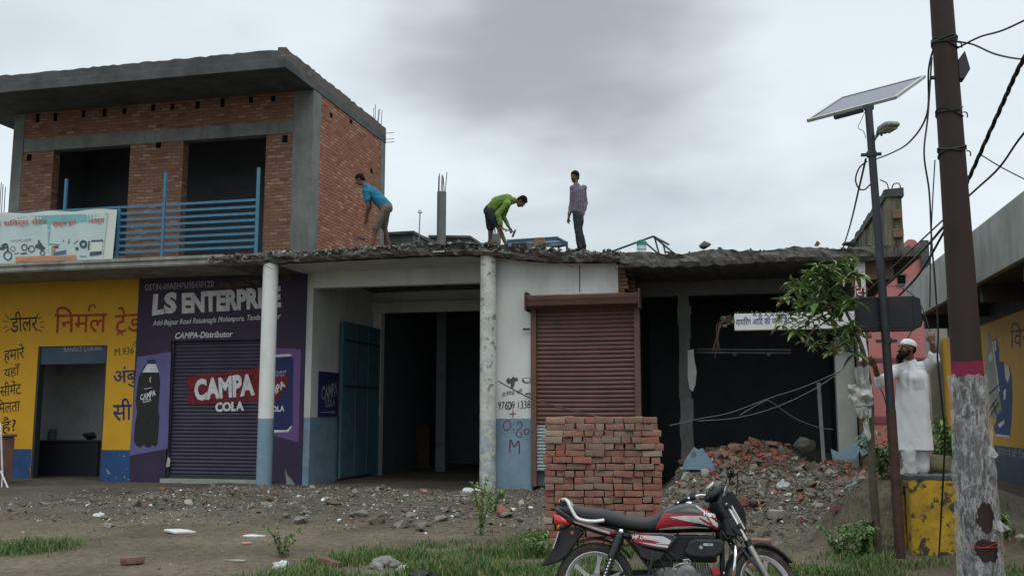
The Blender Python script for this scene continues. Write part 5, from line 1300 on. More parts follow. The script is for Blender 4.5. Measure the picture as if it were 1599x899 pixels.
# air filter cover
af = [(1072,861),(1080,842),(1092,838),(1130,838),(1137,843),(1134,858),(1122,867),(1100,868),(1082,866)]
ap = panel('air_filter_cover', af, 0.05, 0.135, 'satin_black', 0.018)
g = MB(); x, z = pxb(1099, 851.5); g.cyl((x, -0.142, z), (x, -0.13, z), 0.014, n=12); B(g, 'bolt', 'alloy', ap[0])
drape_text('cover_lettering', ap[0], 'HERO i3S', 1103, 1118, 849, 845, flat_y(0.137), 'decal_white', eps=0.0)
# exhaust, footrest, stands, pedals
g = MB(); g.tube(curve3([(0.98, -0.06, 0.40), (1.02, -0.09, 0.34), (0.96, -0.12, 0.22), (0.80, -0.13, 0.17), (0.45, -0.14, 0.18)], 5), 0.017, 10); g.tube([(0.45, -0.14, 0.18), (0.40, -0.145, 0.19), (-0.10, -0.15, 0.27), (-0.22, -0.15, 0.29), (-0.235, -0.15, 0.292)], [0.02, 0.042, 0.045, 0.04, 0.018], 16); B(g, 'exhaust', 'chrome')
for sd in (-1, 1):
    g = MB(); g.tube([(0.52, sd*0.08, 0.27), (0.54, sd*0.27, 0.26)], 0.013, 8); g.tube([(0.54, sd*0.17, 0.26), (0.545, sd*0.285, 0.26)], 0.02, 8); B(g, 'footrest', 'satin_black')
    g = MB(); g.tube([(0.24, sd*0.10, 0.40), (0.20, sd*0.19, 0.36)], 0.012, 8); B(g, 'pillion_footrest', 'satin_black')
g = MB(); g.tube(curve3([(0.50, 0.09, 0.22), (0.46, 0.20, 0.10), (0.42, 0.27, 0.005)], 4), 0.012, 8); g.obox((0.42, 0.28, 0.006), (0.06, 0.04, 0.01), Matrix.Identity(3)); B(g, 'side_stand', 'dark_steel')
g = MB(); g.tube(curve3([(0.54, -0.16, 0.42), (0.50, -0.19, 0.60), (0.505, -0.19, 0.64), (0.53, -0.22, 0.65)], 4) if False else [(0.40, -0.14, 0.34), (0.42, -0.17, 0.40), (0.455, -0.18, 0.55)], 0.010, 8); B(g, 'kick_lever', 'dark_steel')
# leg guard
g = MB(); pts = [(*pxb(1148, 842), 0.06), (*pxb(1150, 846), 0.16), (*pxb(1151, 856), 0.26), (*pxb(1148, 880), 0.28), (*pxb(1144, 905), 0.24), (0.99, 0.24, 0.10)]
g = MB(); g.tube(curve3([(x, -y, z) for x, z, y in pts], 4) , 0.0125, 10); lg = B(g, 'leg_guard', 'chrome')
g = MB(); g.tube(curve3([(x, y, z) for x, z, y in pts], 4), 0.0125, 10); B(g, 'leg_guard', 'chrome')
# --- front assembly, turned towards the viewer about the steering axis
hx, hz = pxb(1128, 790); ax0 = Vector((hx, 0, hz)); ax1 = Vector((FX-0.04, 0, FZ)); axis = (ax0-ax1).normalized()
STEER = R(34)
rs_ = Matrix.Rotation(STEER, 3, axis)
st = lambda v: ax0 + rs_ @ (v-ax0)
wheel('front_wheel', FX, FZ, 0.040, st)
dwn = (Vector((FX, 0, FZ)) - Vector((hx+0.03, 0, hz+0.02))).normalized()
ftop = Vector((hx+0.03, 0, hz+0.02)); flen = (Vector((FX, 0, FZ))-ftop).length
for sd in (-1, 1):
    o = Vector((0, sd*0.085, 0))
    g = MB(); g.tube([ftop+o, ftop+dwn*flen*0.60+o], 0.0155, 12); fk = B(g.xf(st), 'fork_tube', 'chrome')
    g = MB(); g.tube([ftop+dwn*flen*0.50+o, ftop+dwn*flen*0.52+o, ftop+dwn*flen*0.99+o, ftop+dwn*(flen+0.02)+o], [0.019, 0.0235, 0.0235, 0.018], 12); B(g.xf(st), 'fork_slider', 'alloy', fk)
    g = MB(); g.tube([ftop+dwn*flen*0.46+o, ftop+dwn*flen*0.53+o], 0.027, 12); B(g.xf(st), 'fork_seal', 'satin_black', fk)
    g = MB(); g.tube([ftop+dwn*flen*0.04+o*1.25+Vector((0.02, 0, 0)), ftop+dwn*flen*0.33+o*1.25+Vector((0.02, 0, 0))], 0.012, 10); B(g.xf(st), 'fork_trim', 'chrome', fk)
g = MB()
for t in (0.05, 0.30): p = ftop+dwn*flen*t; g.obox(p, (0.05, 0.21, 0.03), Matrix.Rotation(R(25), 3, 'Y'))
g.cyl(ax0+axis*0.05, ax0-axis*0.20, 0.028); B(g.xf(st), 'triple_clamp', 'satin_black')
g = MB(); pr = [(0.305, -0.062), (0.325, -0.056), (0.340, -0.03), (0.343, 0), (0.340, 0.03), (0.325, 0.056), (0.305, 0.062)]; k = len(pr)
vs = [(FX+r*math.cos(a), y, FZ+r*math.sin(a)) for a in [R(38+140*i/26) for i in range(27)] for r, y in pr]
g.add(vs, [(i*k+j, i*k+j+1, (i+1)*k+j+1, (i+1)*k+j) for i in range(26) for j in range(k-1)], 0, True)
fm = B(g.xf(st), 'front_mudguard', 'gloss_black', recalc=False); sol = fm.modifiers.new('thick', 'SOLIDIFY'); sol.thickness = 0.006
g = MB()
for sd in (-1, 1): g.beam((FX+0.0, sd*0.075, FZ), (FX-0.20, sd*0.06, FZ+0.26), 0.008, 0.02)
B(g.xf(st), 'mudguard_stay', 'dark_steel', fm)
# headlamp cowl (bikini fairing) and headlamp
g = MB(); g.prism([pxb(*p) for p in ((1124,800),(1120,786),(1127,770),(1136,762),(1145,763),(1153,772),(1162,786),(1170,800),(1171,812),(1164,823),(1150,826),(1138,818),(1130,810))], -0.088, 0.088, 'y')
hc = B(g.xf(st), 'headlamp_cowl', 'cowl_black', bevel=0.03)
g = MB()
for sd in (-1, 1): g.prism([pxb(*p) for p in ((1134,812),(1150,806),(1166,812),(1168,826),(1160,838),(1148,836),(1138,826))], sd*0.094, sd*0.066, 'y')
B(g.xf(st), 'cowl_side_cover', 'satin_black', hc, bevel=0.012)
g = MB(); g.prism([pxb(*p) for p in ((1146,764),(1151,760),(1168,786),(1174,800),(1170,802),(1160,786))], -0.07, 0.07, 'y'); B(g.xf(st), 'windscreen', 'gloss_black', hc, bevel=0.006)
g = MB(); x, z = pxb(1163, 800); g.ell((x, 0, z), (0.045, 0.075, 0.065), 0, 20, 12, Matrix.Rotation(R(14), 3, 'Y')); B(g.xf(st), 'headlamp', 'glass_lens', hc)
g = MB(); secs = []
for px, t, b_, w in ((1111,770,777,.04), (1115,764,779,.065), (1123,757,777,.08), (1133,752,772,.08), (1142,754,767,.07), (1148,761,766,.04)):
    x, zt = pxb(px, t); _, zb = pxb(px, b_); secs.append((x, zb, zt, w))
g.loft(smooth2(secs, 3), 24, 2.4); mc = B(g.xf(st), 'meter_visor', 'cowl_black', hc)
g = MB(); x, z = pxb(1114, 764); g.lathe((0, 0, 0), [(0, 0.012), (0.036, 0.012), (0.042, 0.006), (0.042, 0)], 'z', 20); g.xf(lambda v: Matrix.Rotation(R(-48), 3, 'Y') @ v + Vector((x+0.03, 0, z+0.055))); B(g.xf(st), 'speedometer', 'glass_lens', mc)
# lower cables and horn under the cowl
g = MB()
rn = random.Random(6)
for i in range(9):
    x0, z0 = pxb(1125+i*4, 812); y0 = rn.uniform(-0.1, 0.1)
    g.tube(curve3([(x0, y0, z0), (x0+rn.uniform(-.04, .06), y0*1.1, z0-0.10), (x0+rn.uniform(-.03, .05), y0*0.8, z0-0.17+rn.uniform(-.02, .03)), (x0-0.03, y0*0.5, z0-0.08)], 4), 0.0045, 5)
g.ell((*pxb(1150, 832),), (0,)*3) if False else None
x, z = pxb(1146, 828); g.lathe((x, 0.0, z), [(0, -0.03), (0.04, -0.03), (0.045, 0.0), (0.03, 0.03), (0, 0.03)], 'x', 18)
g.obox((x-0.03, 0, z+0.02), (0.10, 0.15, 0.12), Matrix.Identity(3)); B(g.xf(st), 'wiring_bundle', 'satin_black', hc)
for sd in (-1, 1):
    x, z = pxb(1164, 790); g = MB(); g.tube([(x, sd*0.10, z), (x+0.02, sd*0.17, z)], 0.008, 6); g.ell((x+0.03, sd*0.205, z), (0.042, 0.034, 0.032), 0, 16, 10); tsg = B(g.xf(st), 'turn_signal', 'satin_black'); g = MB(); g.ell((x+0.055, sd*0.205, z), (0.022, 0.029, 0.026)); B(g.xf(st), 'lens', 'amber', tsg)
# handlebar, grips, levers
c_ = ax0 + Vector((0.015, 0, 0.06))
bar = [(0.0, 0.0, -0.02), (0.0, 0.055, -0.01), (0.012, 0.13, 0.08), (-0.005, 0.21, 0.115), (-0.055, 0.29, 0.115), (-0.12, 0.39, 0.095)]
pts = [Vector((x, -y, z)) for x, y, z in bar[::-1]] + [Vector((x, y, z)) for x, y, z in bar[1:]]
g = MB(); g.tube([c_+p for p in curve3(pts, 4)], 0.0115, 10); hb = B(g.xf(st), 'handlebar', 'chrome')
for sd in (-1, 1):
    P3 = lambda x, y, z: c_ + Vector((x, sd*(y+0.03), z+0.03))
    g = MB(); g.tube([P3(-0.066, 0.28, 0.082), P3(-0.07, 0.285, 0.081), P3(-0.118, 0.375, 0.064), P3(-0.125, 0.39, 0.061)], [0.017, 0.019, 0.0185, 0.014], 12); B(g.xf(st), 'grip', 'satin_black', hb)
    g = MB(); g.obox(P3(-0.045, 0.245, 0.09), (0.05, 0.05, 0.045), Matrix.Rotation(sd*R(-35), 3, 'Z')); B(g.xf(st), 'switch_box', 'satin_black', hb, bevel=0.008)
    g = MB(); g.tube(curve3([P3(-0.02, 0.235, 0.09), P3(-0.015, 0.28, 0.085), P3(-0.045, 0.34, 0.07), P3(-0.075, 0.39, 0.06)], 4), 0.006, 6); B(g.xf(st), 'brake_lever', 'satin_black', hb)
    g = MB(); g.tube(curve3([P3(-0.03, 0.23, 0.09), P3(0.05, 0.20, 0.11), P3(0.09, 0.10, 0.0), P3(0.05, 0.04, -0.15)], 5), 0.0045, 5); B(g.xf(st), 'control_cable', 'satin_black', hb)
# ================================================================== PEOPLE: one remeshed skin per body, clothes and hair as children
M['skin'] = plain('brown skin', (0.095, 0.047, 0.030), 0.7, var=0.1, scale=20)
M['hair'] = plain('black hair', (0.008, 0.007, 0.007), 0.95, spec=0.08)
M['eye_white'] = plain('eye white', (0.55, 0.53, 0.50), 0.3)
M['lip'] = plain('lip', (0.12, 0.045, 0.035), 0.5)
def caps_mesh(caps, voxel, smooth=4):
    """tapered capsules (a, b, ra, rb) and ellipsoids (c, (rx,ry,rz), rot) fused into one continuous surface"""
    g = MB()
    for c in caps:
        if len(c) == 4:
            a, b_, ra, rb = Vector(c[0]), Vector(c[1]), c[2], c[3]
            n = 12; d = (b_-a); l = d.length; t = d.normalized() if l > 1e-6 else Vector((0, 0, 1))
            pts, rs = [], []
            for i in range(6): an = math.pi/2*(1-i/5); pts.append(a-t*ra*math.sin(an)); rs.append(max(1e-4, ra*math.cos(an)))
            for i in range(6): an = math.pi/2*i/5; pts.append(b_+t*rb*math.sin(an)); rs.append(max(1e-4, rb*math.cos(an)))
            g.tube(pts, rs, n)
        else:
            g.ell(c[0], c[1], 0, 14, 10, c[2])
    me = bpy.data.meshes.new('t'); me.from_pydata(g.v, [], g.f)
    o = bpy.data.objects.new('t', me); COL.objects.link(o)
    m = o.modifiers.new('r', 'REMESH'); m.mode = 'VOXEL'; m.voxel_size = voxel; m.use_smooth_shade = True
    if smooth: s = o.modifiers.new('s', 'SMOOTH'); s.iterations = smooth; s.factor = 0.5
    dg = bpy.context.evaluated_depsgraph_get(); dg.update()
    out = bpy.data.meshes.new_from_object(o.evaluated_get(dg))
    bpy.data.objects.remove(o); bpy.data.meshes.remove(me)
    return out
CLOTH = ('tee_blue', 'khaki', 'lime', 'navy_cloth', 'check_shirt', 'denim', 'kurta')
def fused(name, caps, voxel, mat, parent, smooth=4, extra=None, xf=None):
    me = caps_mesh(caps, voxel, smooth); me.name = name
    me.materials.clear(); me.materials.append(M[mat])
    if extra:                                    # eyes, lips: small shapes added to the same mesh
        bm = bmesh.new(); bm.from_mesh(me)
        for (c, r, mt, rot) in extra:
            if M[mt].name not in [m.name for m in me.materials]: me.materials.append(M[mt])
            idx = [m.name for m in me.materials].index(M[mt].name)
            g = MB(); g.ell(c, r, 0, 10, 7, rot); vs = [bm.verts.new(v) for v in g.v]
            for f in g.f:
                try: fc = bm.faces.new([vs[i] for i in f]); fc.material_index = idx; fc.smooth = True
                except ValueError: pass
        bm.to_mesh(me); bm.free()
    if xf: xf(me)
    elif mat in CLOTH:
        nr_ = [v.normal.copy() for v in me.vertices]
        for v, n_ in zip(me.vertices, nr_):
            v.co += n_*(0.016*mnoise.noise((v.co.x*7, v.co.y*7, v.co.z*4)) + 0.010*mnoise.noise((v.co.x*15, v.co.y*15, v.co.z*13)))
    me.transform(Matrix.Translation(-Vector(parent_world(parent))))
    me.polygons.foreach_set('use_smooth', [True]*len(me.polygons))
    return from_mesh(name, me, parent)
def frame_from(fwd, up):
    f = Vector(fwd).normalized(); s = f.cross(Vector(up)).normalized(); u = s.cross(f); return f, s, u   # forward, right-hand side, up
def head_caps(c, fwd, up, k=1.0):
    """skull, jaw, nose, ears, brow round the head centre c; returns capsules, eyes and hair frame"""
    f, s, u = frame_from(fwd, up); rot = Matrix((s, f, u)).transposed()
    P = lambda a, b_, d: Vector(c) + (s*a + f*b_ + u*d)*k
    cp = [(P(0, -0.008, 0.022), (0.073*k, 0.092*k, 0.086*k), rot), (P(0, 0.030, -0.045), (0.054*k, 0.058*k, 0.066*k), rot), (P(0, 0.055, -0.088), P(0, 0.050, -0.086), 0.026*k, 0.026*k),
          (P(0, 0.088, 0.012), P(0, 0.108, -0.026), 0.009*k, 0.015*k), (P(-0.03, 0.074, 0.030), P(0.03, 0.074, 0.030), 0.014*k, 0.014*k),
          (P(-0.035, 0.066, -0.022), P(-0.035, 0.064, -0.026), 0.020*k, 0.020*k), (P(0.035, 0.066, -0.022), P(0.035, 0.064, -0.026), 0.020*k, 0.020*k),
          (P(-0.074, -0.004, 0.012), P(-0.072, 0.0, -0.024), 0.013*k, 0.009*k), (P(0.074, -0.004, 0.012), P(0.072, 0.0, -0.024), 0.013*k, 0.009*k)]
    ex = [(P(sd*0.030, 0.080, 0.006), (0.014*k, 0.008*k, 0.007*k), 'eye_white', rot) for sd in (-1, 1)] + [(P(sd*0.030, 0.087, 0.006), (0.006*k, 0.004*k, 0.006*k), 'hair', rot) for sd in (-1, 1)] \
       + [(P(0, 0.088, -0.055), (0.022*k, 0.010*k, 0.006*k), 'lip', rot)] + [(P(sd*0.031, 0.088, 0.030), (0.020*k, 0.006*k, 0.005*k), 'hair', rot) for sd in (-1, 1)]
    return cp, ex, P, rot
def hair_caps(P, rot, k=1.0, thick=1.0):
    t = 0.012*thick
    return [(P(0, -0.022, 0.045), ((0.077+t*0.4)*k, (0.092+t*0.3)*k, (0.078+t)*k), rot), (P(0, -0.055, 0.0), ((0.070)*k, 0.062*k, 0.075*k), rot), (P(-0.03, 0.045, 0.092), P(0.035, 0.05, 0.088), 0.024*k, 0.022*k)]
def hand_caps(w, d, nrm, curl=0.6, k=1.0, spread=0.14, thumb=1):
    """palm from the wrist w along d, palm facing nrm, four unequal bent fingers and a thumb from the side of the palm"""
    d = Vector(d).normalized(); s = d.cross(Vector(nrm)).normalized(); n = s.cross(d).normalized()
    w = Vector(w); cp = []
    for i in range(4): cp.append((w+d*0.018*k+s*(-0.018+0.012*i)*k, w+d*0.085*k+s*(-0.033+0.022*i)*k, 0.014*k, 0.0125*k))
    for i, l in enumerate((0.066, 0.078, 0.073, 0.056)):
        p0 = w+d*0.088*k+s*(-0.033+0.022*i)*k; dir_ = (d+s*spread*(i-1.5)*0.6).normalized()
        for j, (fr, r0, r1) in enumerate(((0.42, 0.0100, 0.0092), (0.32, 0.0092, 0.0085), (0.26, 0.0085, 0.0074))):
            a = curl*(0.5+0.75*j); dd = dir_*math.cos(a)+n*math.sin(a); p1 = p0+dd*l*fr*k
            cp.append((p0, p1, r0*k, r1*k)); p0 = p1
    b0 = w+d*0.025*k-s*thumb*0.026*k; d1 = (d*0.65-s*thumb*0.65+n*0.35).normalized(); b1 = b0+d1*0.042*k; b2 = b1+(d*0.85+n*0.5).normalized()*0.034*k
    cp += [(b0, b1, 0.014*k, 0.0115*k), (b1, b2, 0.011*k, 0.0088*k)]
    return cp
def foot_caps(a, d, k=1.0):
    a = Vector(a); d = Vector(d).normalized()
    return [(a+Vector((0, 0, -0.02)), a-d*0.03+Vector((0, 0, -0.055)), 0.036*k, 0.034*k), (a-d*0.03+Vector((0, 0, -0.058)), a+d*0.13+Vector((0, 0, -0.068)), 0.033*k, 0.026*k), (a+d*0.12+Vector((0, 0, -0.072)), a+d*0.18+Vector((0, 0, -0.076)), 0.027*k, 0.018*k)]
V = Vector
VX = 0.011
# ---- worker in the blue T-shirt, bent forward swinging a hammer (faces left)
Yw1 = 19.75; a_ = lambda px, py, dy=0: PY(px, py, Yw1+dy) + V((0, 0, 0))
base = a_(595, 386); M['tee_blue'] = weathered('turquoise T-shirt', (0.008, 0.125, 0.21), 0.85, 0.15, 6, bump=0.1); M['khaki'] = weathered('khaki shorts', (0.115, 0.098, 0.075), 0.9, 0.2, 6, bump=0.15)
M['hammer_wood'] = plain('hammer handle wood', (0.16, 0.10, 0.055), 0.7); M['hammer_steel'] = plain('hammer steel', (0.05, 0.05, 0.052), 0.5, 0.6)
p1 = thing('person', 'barefoot worker in turquoise T-shirt and khaki shorts bending left with a hammer on the roof', 'person', (base.x, Yw1, base.z))
hipL, hipR = a_(603, 325, 0.09), a_(604, 326, -0.09); knL, knR = a_(600, 352, 0.13), a_(588, 350, -0.10); anL, anR = a_(607, 381, 0.16), a_(582, 382, -0.12)
shL, shR = a_(575, 296, 0.17), a_(571, 299, -0.17); elL, elR = a_(578, 321, 0.16), a_(575, 323, -0.17); haL, haR = a_(573, 341, 0.02), a_(571, 346, -0.06)
pel, chest, neck = a_(602, 323), a_(580, 300), a_(570, 290); hd = a_(562, 281)
hc_, ex, Ph, rot = head_caps(hd, (-0.86, -0.12, -0.50), (-0.50, 0, 0.86), 1.06)
legs = lambda hip, kn, an, r: [(hip, kn, r[0], r[1]), (kn, kn+(an-kn)*0.35, r[1]*0.95, r[2]*1.35), (kn+(an-kn)*0.35, an, r[2]*1.35, r[2])]
arm = lambda sh, el, ha: [(sh, el, 0.050, 0.041), (el, ha, 0.040, 0.028)]
gr = (haR-elR).normalized()
body = [(pel, chest, 0.125, 0.125), (chest, neck, 0.115, 0.06), (neck, hd, 0.055, 0.052)] + hc_ + legs(hipL, knL, anL, (0.085, 0.058, 0.040)) + legs(hipR, knR, anR, (0.085, 0.058, 0.040)) + arm(shL, elL, haL) + arm(shR, elR, haR) \
     + hand_caps(haL, haL-elL, (0.4, -1, -0.2), 1.0, 0.95) + hand_caps(haR, haR-elR, (0.3, 1, -0.2), 1.0, 0.95) + foot_caps(anL, (-1, -0.25, 0)) + foot_caps(anR, (-1, -0.25, 0))
fused('body', body, VX, 'skin', p1, 3, ex)
fused('tee_shirt', [(pel+V((0, 0, 0.02)), chest, 0.145, 0.145), (chest, neck+(chest-neck)*0.2, 0.135, 0.085), (shL, chest, 0.08, 0.10), (shR, chest, 0.08, 0.10), (shL, shL+(elL-shL)*0.55, 0.072, 0.070), (shR, shR+(elR-shR)*0.55, 0.072, 0.070)], VX, 'tee_blue', p1, 5)
fused('shorts', [(pel, pel+(chest-pel)*0.12, 0.142, 0.142), (hipL, knL+(anL-knL)*0.05, 0.112, 0.084), (hipR, knR+(anR-knR)*0.18, 0.112, 0.082), (pel+V((0.03, 0, -0.02)), pel, 0.14, 0.135)], VX, 'khaki', p1, 5)
fused('hair', hair_caps(Ph, rot, 1.06, 1.5), VX, 'hair', p1, 3)
h0, h1 = a_(574, 340, -0.03), a_(565, 372, -0.08)
hm = thing('hammer', 'long handled sledgehammer in the hands of the turquoise shirt worker', 'hammer', tuple(h1))
g = MB(); g.tube([h0+(h0-h1)*0.3, h1], 0.017, 8); g.build('handle', 'hammer_wood', hm)
g = MB(); g.beam(h1+V((-0.10, 0.0, 0.03)), h1+V((0.07, 0.0, -0.035)), 0.06, 0.06); g.build('head', 'hammer_steel', hm, bevel=0.01)
# ---- worker in the lime pullover, bent double with a small hammer (faces right)
Yw2 = 19.45; b2 = lambda px, py, dy=0: PY(px, py, Yw2+dy)
base = b2(778, 380); M['lime'] = weathered('lime green pullover', (0.115, 0.19, 0.035), 0.9, 0.2, 6, bump=0.15); M['navy_cloth'] = weathered('dark navy cloth', (0.014, 0.017, 0.026), 0.9, 0.2, 6, bump=0.15)
p2 = thing('person', 'worker in lime green pullover and dark shorts bent double hammering the roof edge', 'person', (base.x, Yw2, base.z))
hipL, hipR = b2(764, 331, 0.09), b2(765, 332, -0.09); knL, knR = b2(766, 357, 0.12), b2(779, 356, -0.10); anL, anR = b2(765, 374, 0.13), b2(790, 381, -0.12)
shL, shR = b2(795, 316, 0.16), b2(792, 319, -0.16); elL, elR = b2(786, 338, 0.16), b2(777, 334, -0.20); haL, haR = b2(796, 357, 0.10), b2(784, 356, -0.16)
pel, mid_, chest, neck = b2(765, 329), b2(777, 316), b2(792, 313), b2(803, 313); hd = b2(814, 315)
hc_, ex, Ph, rot = head_caps(hd, (0.42, -0.12, -0.90), (0.90, 0, 0.42), 1.06)
body = [(pel, mid_, 0.12, 0.12), (mid_, chest, 0.12, 0.12), (chest, neck, 0.11, 0.06), (neck, hd, 0.053, 0.05)] + hc_ + legs(hipL, knL, anL, (0.085, 0.055, 0.038)) + legs(hipR, knR, anR, (0.085, 0.055, 0.038)) + arm(shL, elL, haL) + arm(shR, elR, haR) \
     + hand_caps(haL, haL-elL, (-0.3, -1, -0.2), 0.8, 0.95) + hand_caps(haR, V((0.8, 0, -0.35)), (0.1, 0.2, -1), 1.2, 0.95) + foot_caps(anL, (0.9, -0.35, 0)) + foot_caps(anR, (0.9, -0.35, 0))
fused('body', body, VX, 'skin', p2, 3, ex)
fused('pullover', [(pel+V((0.02, 0, 0.015)), mid_, 0.14, 0.145), (mid_, chest, 0.145, 0.14), (chest, neck+(chest-neck)*0.15, 0.13, 0.08), (shL, chest, 0.08, 0.10), (shR, chest, 0.08, 0.10), (shL, elL, 0.072, 0.058), (elL, elL+(haL-elL)*0.75, 0.058, 0.045), (shR, elR, 0.072, 0.060), (elR, elR+(haR-elR)*0.7, 0.060, 0.046)], VX, 'lime', p2, 5)
fused('shorts', [(pel, pel+(mid_-pel)*0.15, 0.137, 0.14), (hipL, knL+(anL-knL)*-0.05, 0.110, 0.084), (hipR, knR+(hipR-knR)*0.25, 0.110, 0.082)], VX, 'navy_cloth', p2, 5)
fused('hair', hair_caps(Ph, rot, 1.06, 1.4), VX, 'hair', p2, 3)
h0, h1 = b2(783, 357, -0.19), b2(803, 362, -0.2)
hm = thing('hammer', 'short claw hammer held by the lime pullover worker', 'hammer', tuple(h1))
g = MB(); g.tube([h0+(h0-h1)*0.15, h1], 0.014, 8); g.build('handle', 'hammer_wood', hm)
g = MB(); g.beam(h1+V((0.015, 0, 0.02)), h1+V((-0.04, 0, -0.11)), 0.035, 0.04); g.beam(h1+V((0.015, 0, 0.02)), h1+V((0.03, 0, 0.05)), 0.03, 0.03); g.build('head', 'hammer_steel', hm, bevel=0.006)
# ---- man standing upright in a mauve checked shirt, looking towards the road
Yw3 = 19.5; c3 = lambda px, py, dy=0: PY(px, py, Yw3+dy)
base = c3(905, 391); M['denim'] = weathered('dark jeans', (0.020, 0.024, 0.034), 0.9, 0.25, 6, bump=0.15)
mm, nt, b = new_mat('mauve check shirt'); v = wpos(nt)
wv = N(nt, 'ShaderNodeTexWave', wave_type='BANDS', bands_direction='X'); wv.inputs['Scale'].default_value = 7; nt.links.new(v, wv.inputs[0])
wz = N(nt, 'ShaderNodeTexWave', wave_type='BANDS', bands_direction='Z'); wz.inputs['Scale'].default_value = 7; nt.links.new(v, wz.inputs[0])
c = _mix(nt, _ramp(nt, wv.outputs[0], [(0.75, BLK), (0.85, (0.6,)*3)]), (0.145, 0.115, 0.155), (0.05, 0.04, 0.065)); c = _mix(nt, _ramp(nt, wz.outputs[0], [(0.75, BLK), (0.85, (0.5,)*3)]), c, (0.05, 0.04, 0.065))
nt.links.new(c, b.inputs['Base Color']); b.inputs['Roughness'].default_value = 0.9; M['check_shirt'] = mm
p3 = thing('person', 'dark haired man in mauve checked shirt and dark jeans standing upright on the roof edge', 'person', (base.x, Yw3, base.z))
hipL, hipR = c3(905, 334, 0.04), c3(901, 334, -0.06); knL, knR = c3(905, 361, 0.06), c3(902, 361, -0.09); anL, anR = c3(911, 384, 0.08), c3(906, 386, -0.08)
shL, shR = c3(911, 294, 0.06), c3(895, 294, -0.02); elL, elR = c3(914, 316, 0.10), c3(892, 317, -0.02); haL, haR = c3(910, 337, -0.02), c3(888, 340, -0.06)
pel, chest, neck = c3(903, 330), c3(903, 300), c3(900, 288); hd = c3(897.5, 277)
hc_, ex, Ph, rot = head_caps(hd, (-0.35, -0.92, -0.15), (0.0, -0.1, 1), 1.05)
body = [(pel, chest, 0.105, 0.115), (chest, neck, 0.10, 0.055), (neck, hd, 0.05, 0.05)] + hc_ + legs(hipL, knL, anL, (0.080, 0.055, 0.040)) + legs(hipR, knR, anR, (0.080, 0.055, 0.040)) + arm(shL, elL, haL) + arm(shR, elR, haR) \
     + hand_caps(haL, haL-elL, (-0.6, -0.3, 0), 0.6, 0.95) + hand_caps(haR, V((-0.2, -0.1, -1)), (0.6, -0.3, 0), 0.7, 0.95) + foot_caps(anL, (-0.4, -0.9, 0), 1.05) + foot_caps(anR, (-0.4, -0.9, 0), 1.05)
fused('body', body, VX, 'skin', p3, 3, ex)
fused('shirt', [(pel+V((0, 0, -0.02)), chest, 0.125, 0.132), (chest, neck+(chest-neck)*0.25, 0.12, 0.075), (shL, chest, 0.075, 0.09), (shR, chest, 0.075, 0.09), (shL, elL, 0.066, 0.055), (elL, elL+(haL-elL)*0.85, 0.054, 0.042), (shR, elR, 0.064, 0.052), (elR, elR+(haR-elR)*0.8, 0.052, 0.040), (neck+V((0, 0, -0.03)), neck+V((-.01, 0, -0.005)), 0.068, 0.062)], VX, 'check_shirt', p3, 5)
fused('jeans', [(pel, pel+V((0, 0, 0.08)), 0.115, 0.11), (hipL, knL, 0.098, 0.075), (knL, anL, 0.075, 0.062), (hipR, knR, 0.098, 0.075), (knR, anR, 0.075, 0.062)], VX, 'denim', p3, 5)
fused('hair', hair_caps(Ph, rot, 1.05, 1.9), VX, 'hair', p3, 3)
for o_, an, d in (('shoe', anL, (-0.4, -0.9, 0)), ('shoe', anR, (-0.4, -0.9, 0))):
    fused(o_, foot_caps(an, d, 1.25), VX, 'hair', p3, 3)
# ---- man in white kurta and cap, arms raised to the cables, behind the yellow block
Yw4 = 12.62; d4 = lambda px, py, dy=0: PY(px, py, Yw4+dy)
M['kurta'] = weathered('white cotton', (0.66, 0.67, 0.70), 0.85, 0.04, 6, bump=0.1); M['skin_tan'] = plain('tan skin', (0.13, 0.065, 0.042), 0.5, var=0.1, scale=20)
M['cap_white'] = plain('white crochet cap', (0.68, 0.69, 0.70), 0.8)
base = d4(1428, 744)
p4 = thing('person', 'bearded man in white kurta and skullcap reaching up to cables behind the yellow block', 'person', (base.x, Yw4, base.z))
hd = d4(1416, 545); neck = d4(1422, 564, 0.03); chest = d4(1425, 590, 0.03); pel = d4(1424, 652, 0.04)
shL, shR = d4(1447, 573, 0.06), d4(1400, 578, 0.02)
elL, haL = d4(1459, 562, -0.06), d4(1456, 536, -0.12)
elR, haR = d4(1374, 598, -0.10), d4(1366, 572, -0.22)
hipL, hipR = d4(1436, 655, 0.05), d4(1416, 655, 0.02); knL, knR = d4(1438, 702, 0.06), d4(1420, 702, 0.0); anL, anR = d4(1441, 735, 0.08), d4(1423, 737, 0.02)
hc_, ex, Ph, rot = head_caps(hd, (-0.82, -0.55, 0.10), (0.08, 0, 1), 1.10)
body = [(pel, chest, 0.10, 0.11), (chest, neck, 0.10, 0.062), (neck, hd, 0.058, 0.056), (shL, shR, 0.055, 0.055)] + hc_ + legs(hipL, knL, anL, (0.09, 0.062, 0.042)) + legs(hipR, knR, anR, (0.09, 0.062, 0.042)) \
     + [(shL, elL, 0.055, 0.045), (elL, haL, 0.044, 0.030), (shR, elR, 0.055, 0.045), (elR, haR, 0.044, 0.030)] \
     + hand_caps(haL, V((-0.10, 0.0, 1)), (-0.3, 1, 0.1), 0.75, 1.08, thumb=-1) + hand_caps(haR, V((-0.55, -0.2, 0.75)), (0.3, 0.9, 0.2), 0.9, 1.08) + foot_caps(anL, (-0.4, -0.9, 0), 1.05) + foot_caps(anR, (-0.4, -0.9, 0), 1.05)
fused('body', body, 0.0075, 'skin_tan', p4, 3, ex)
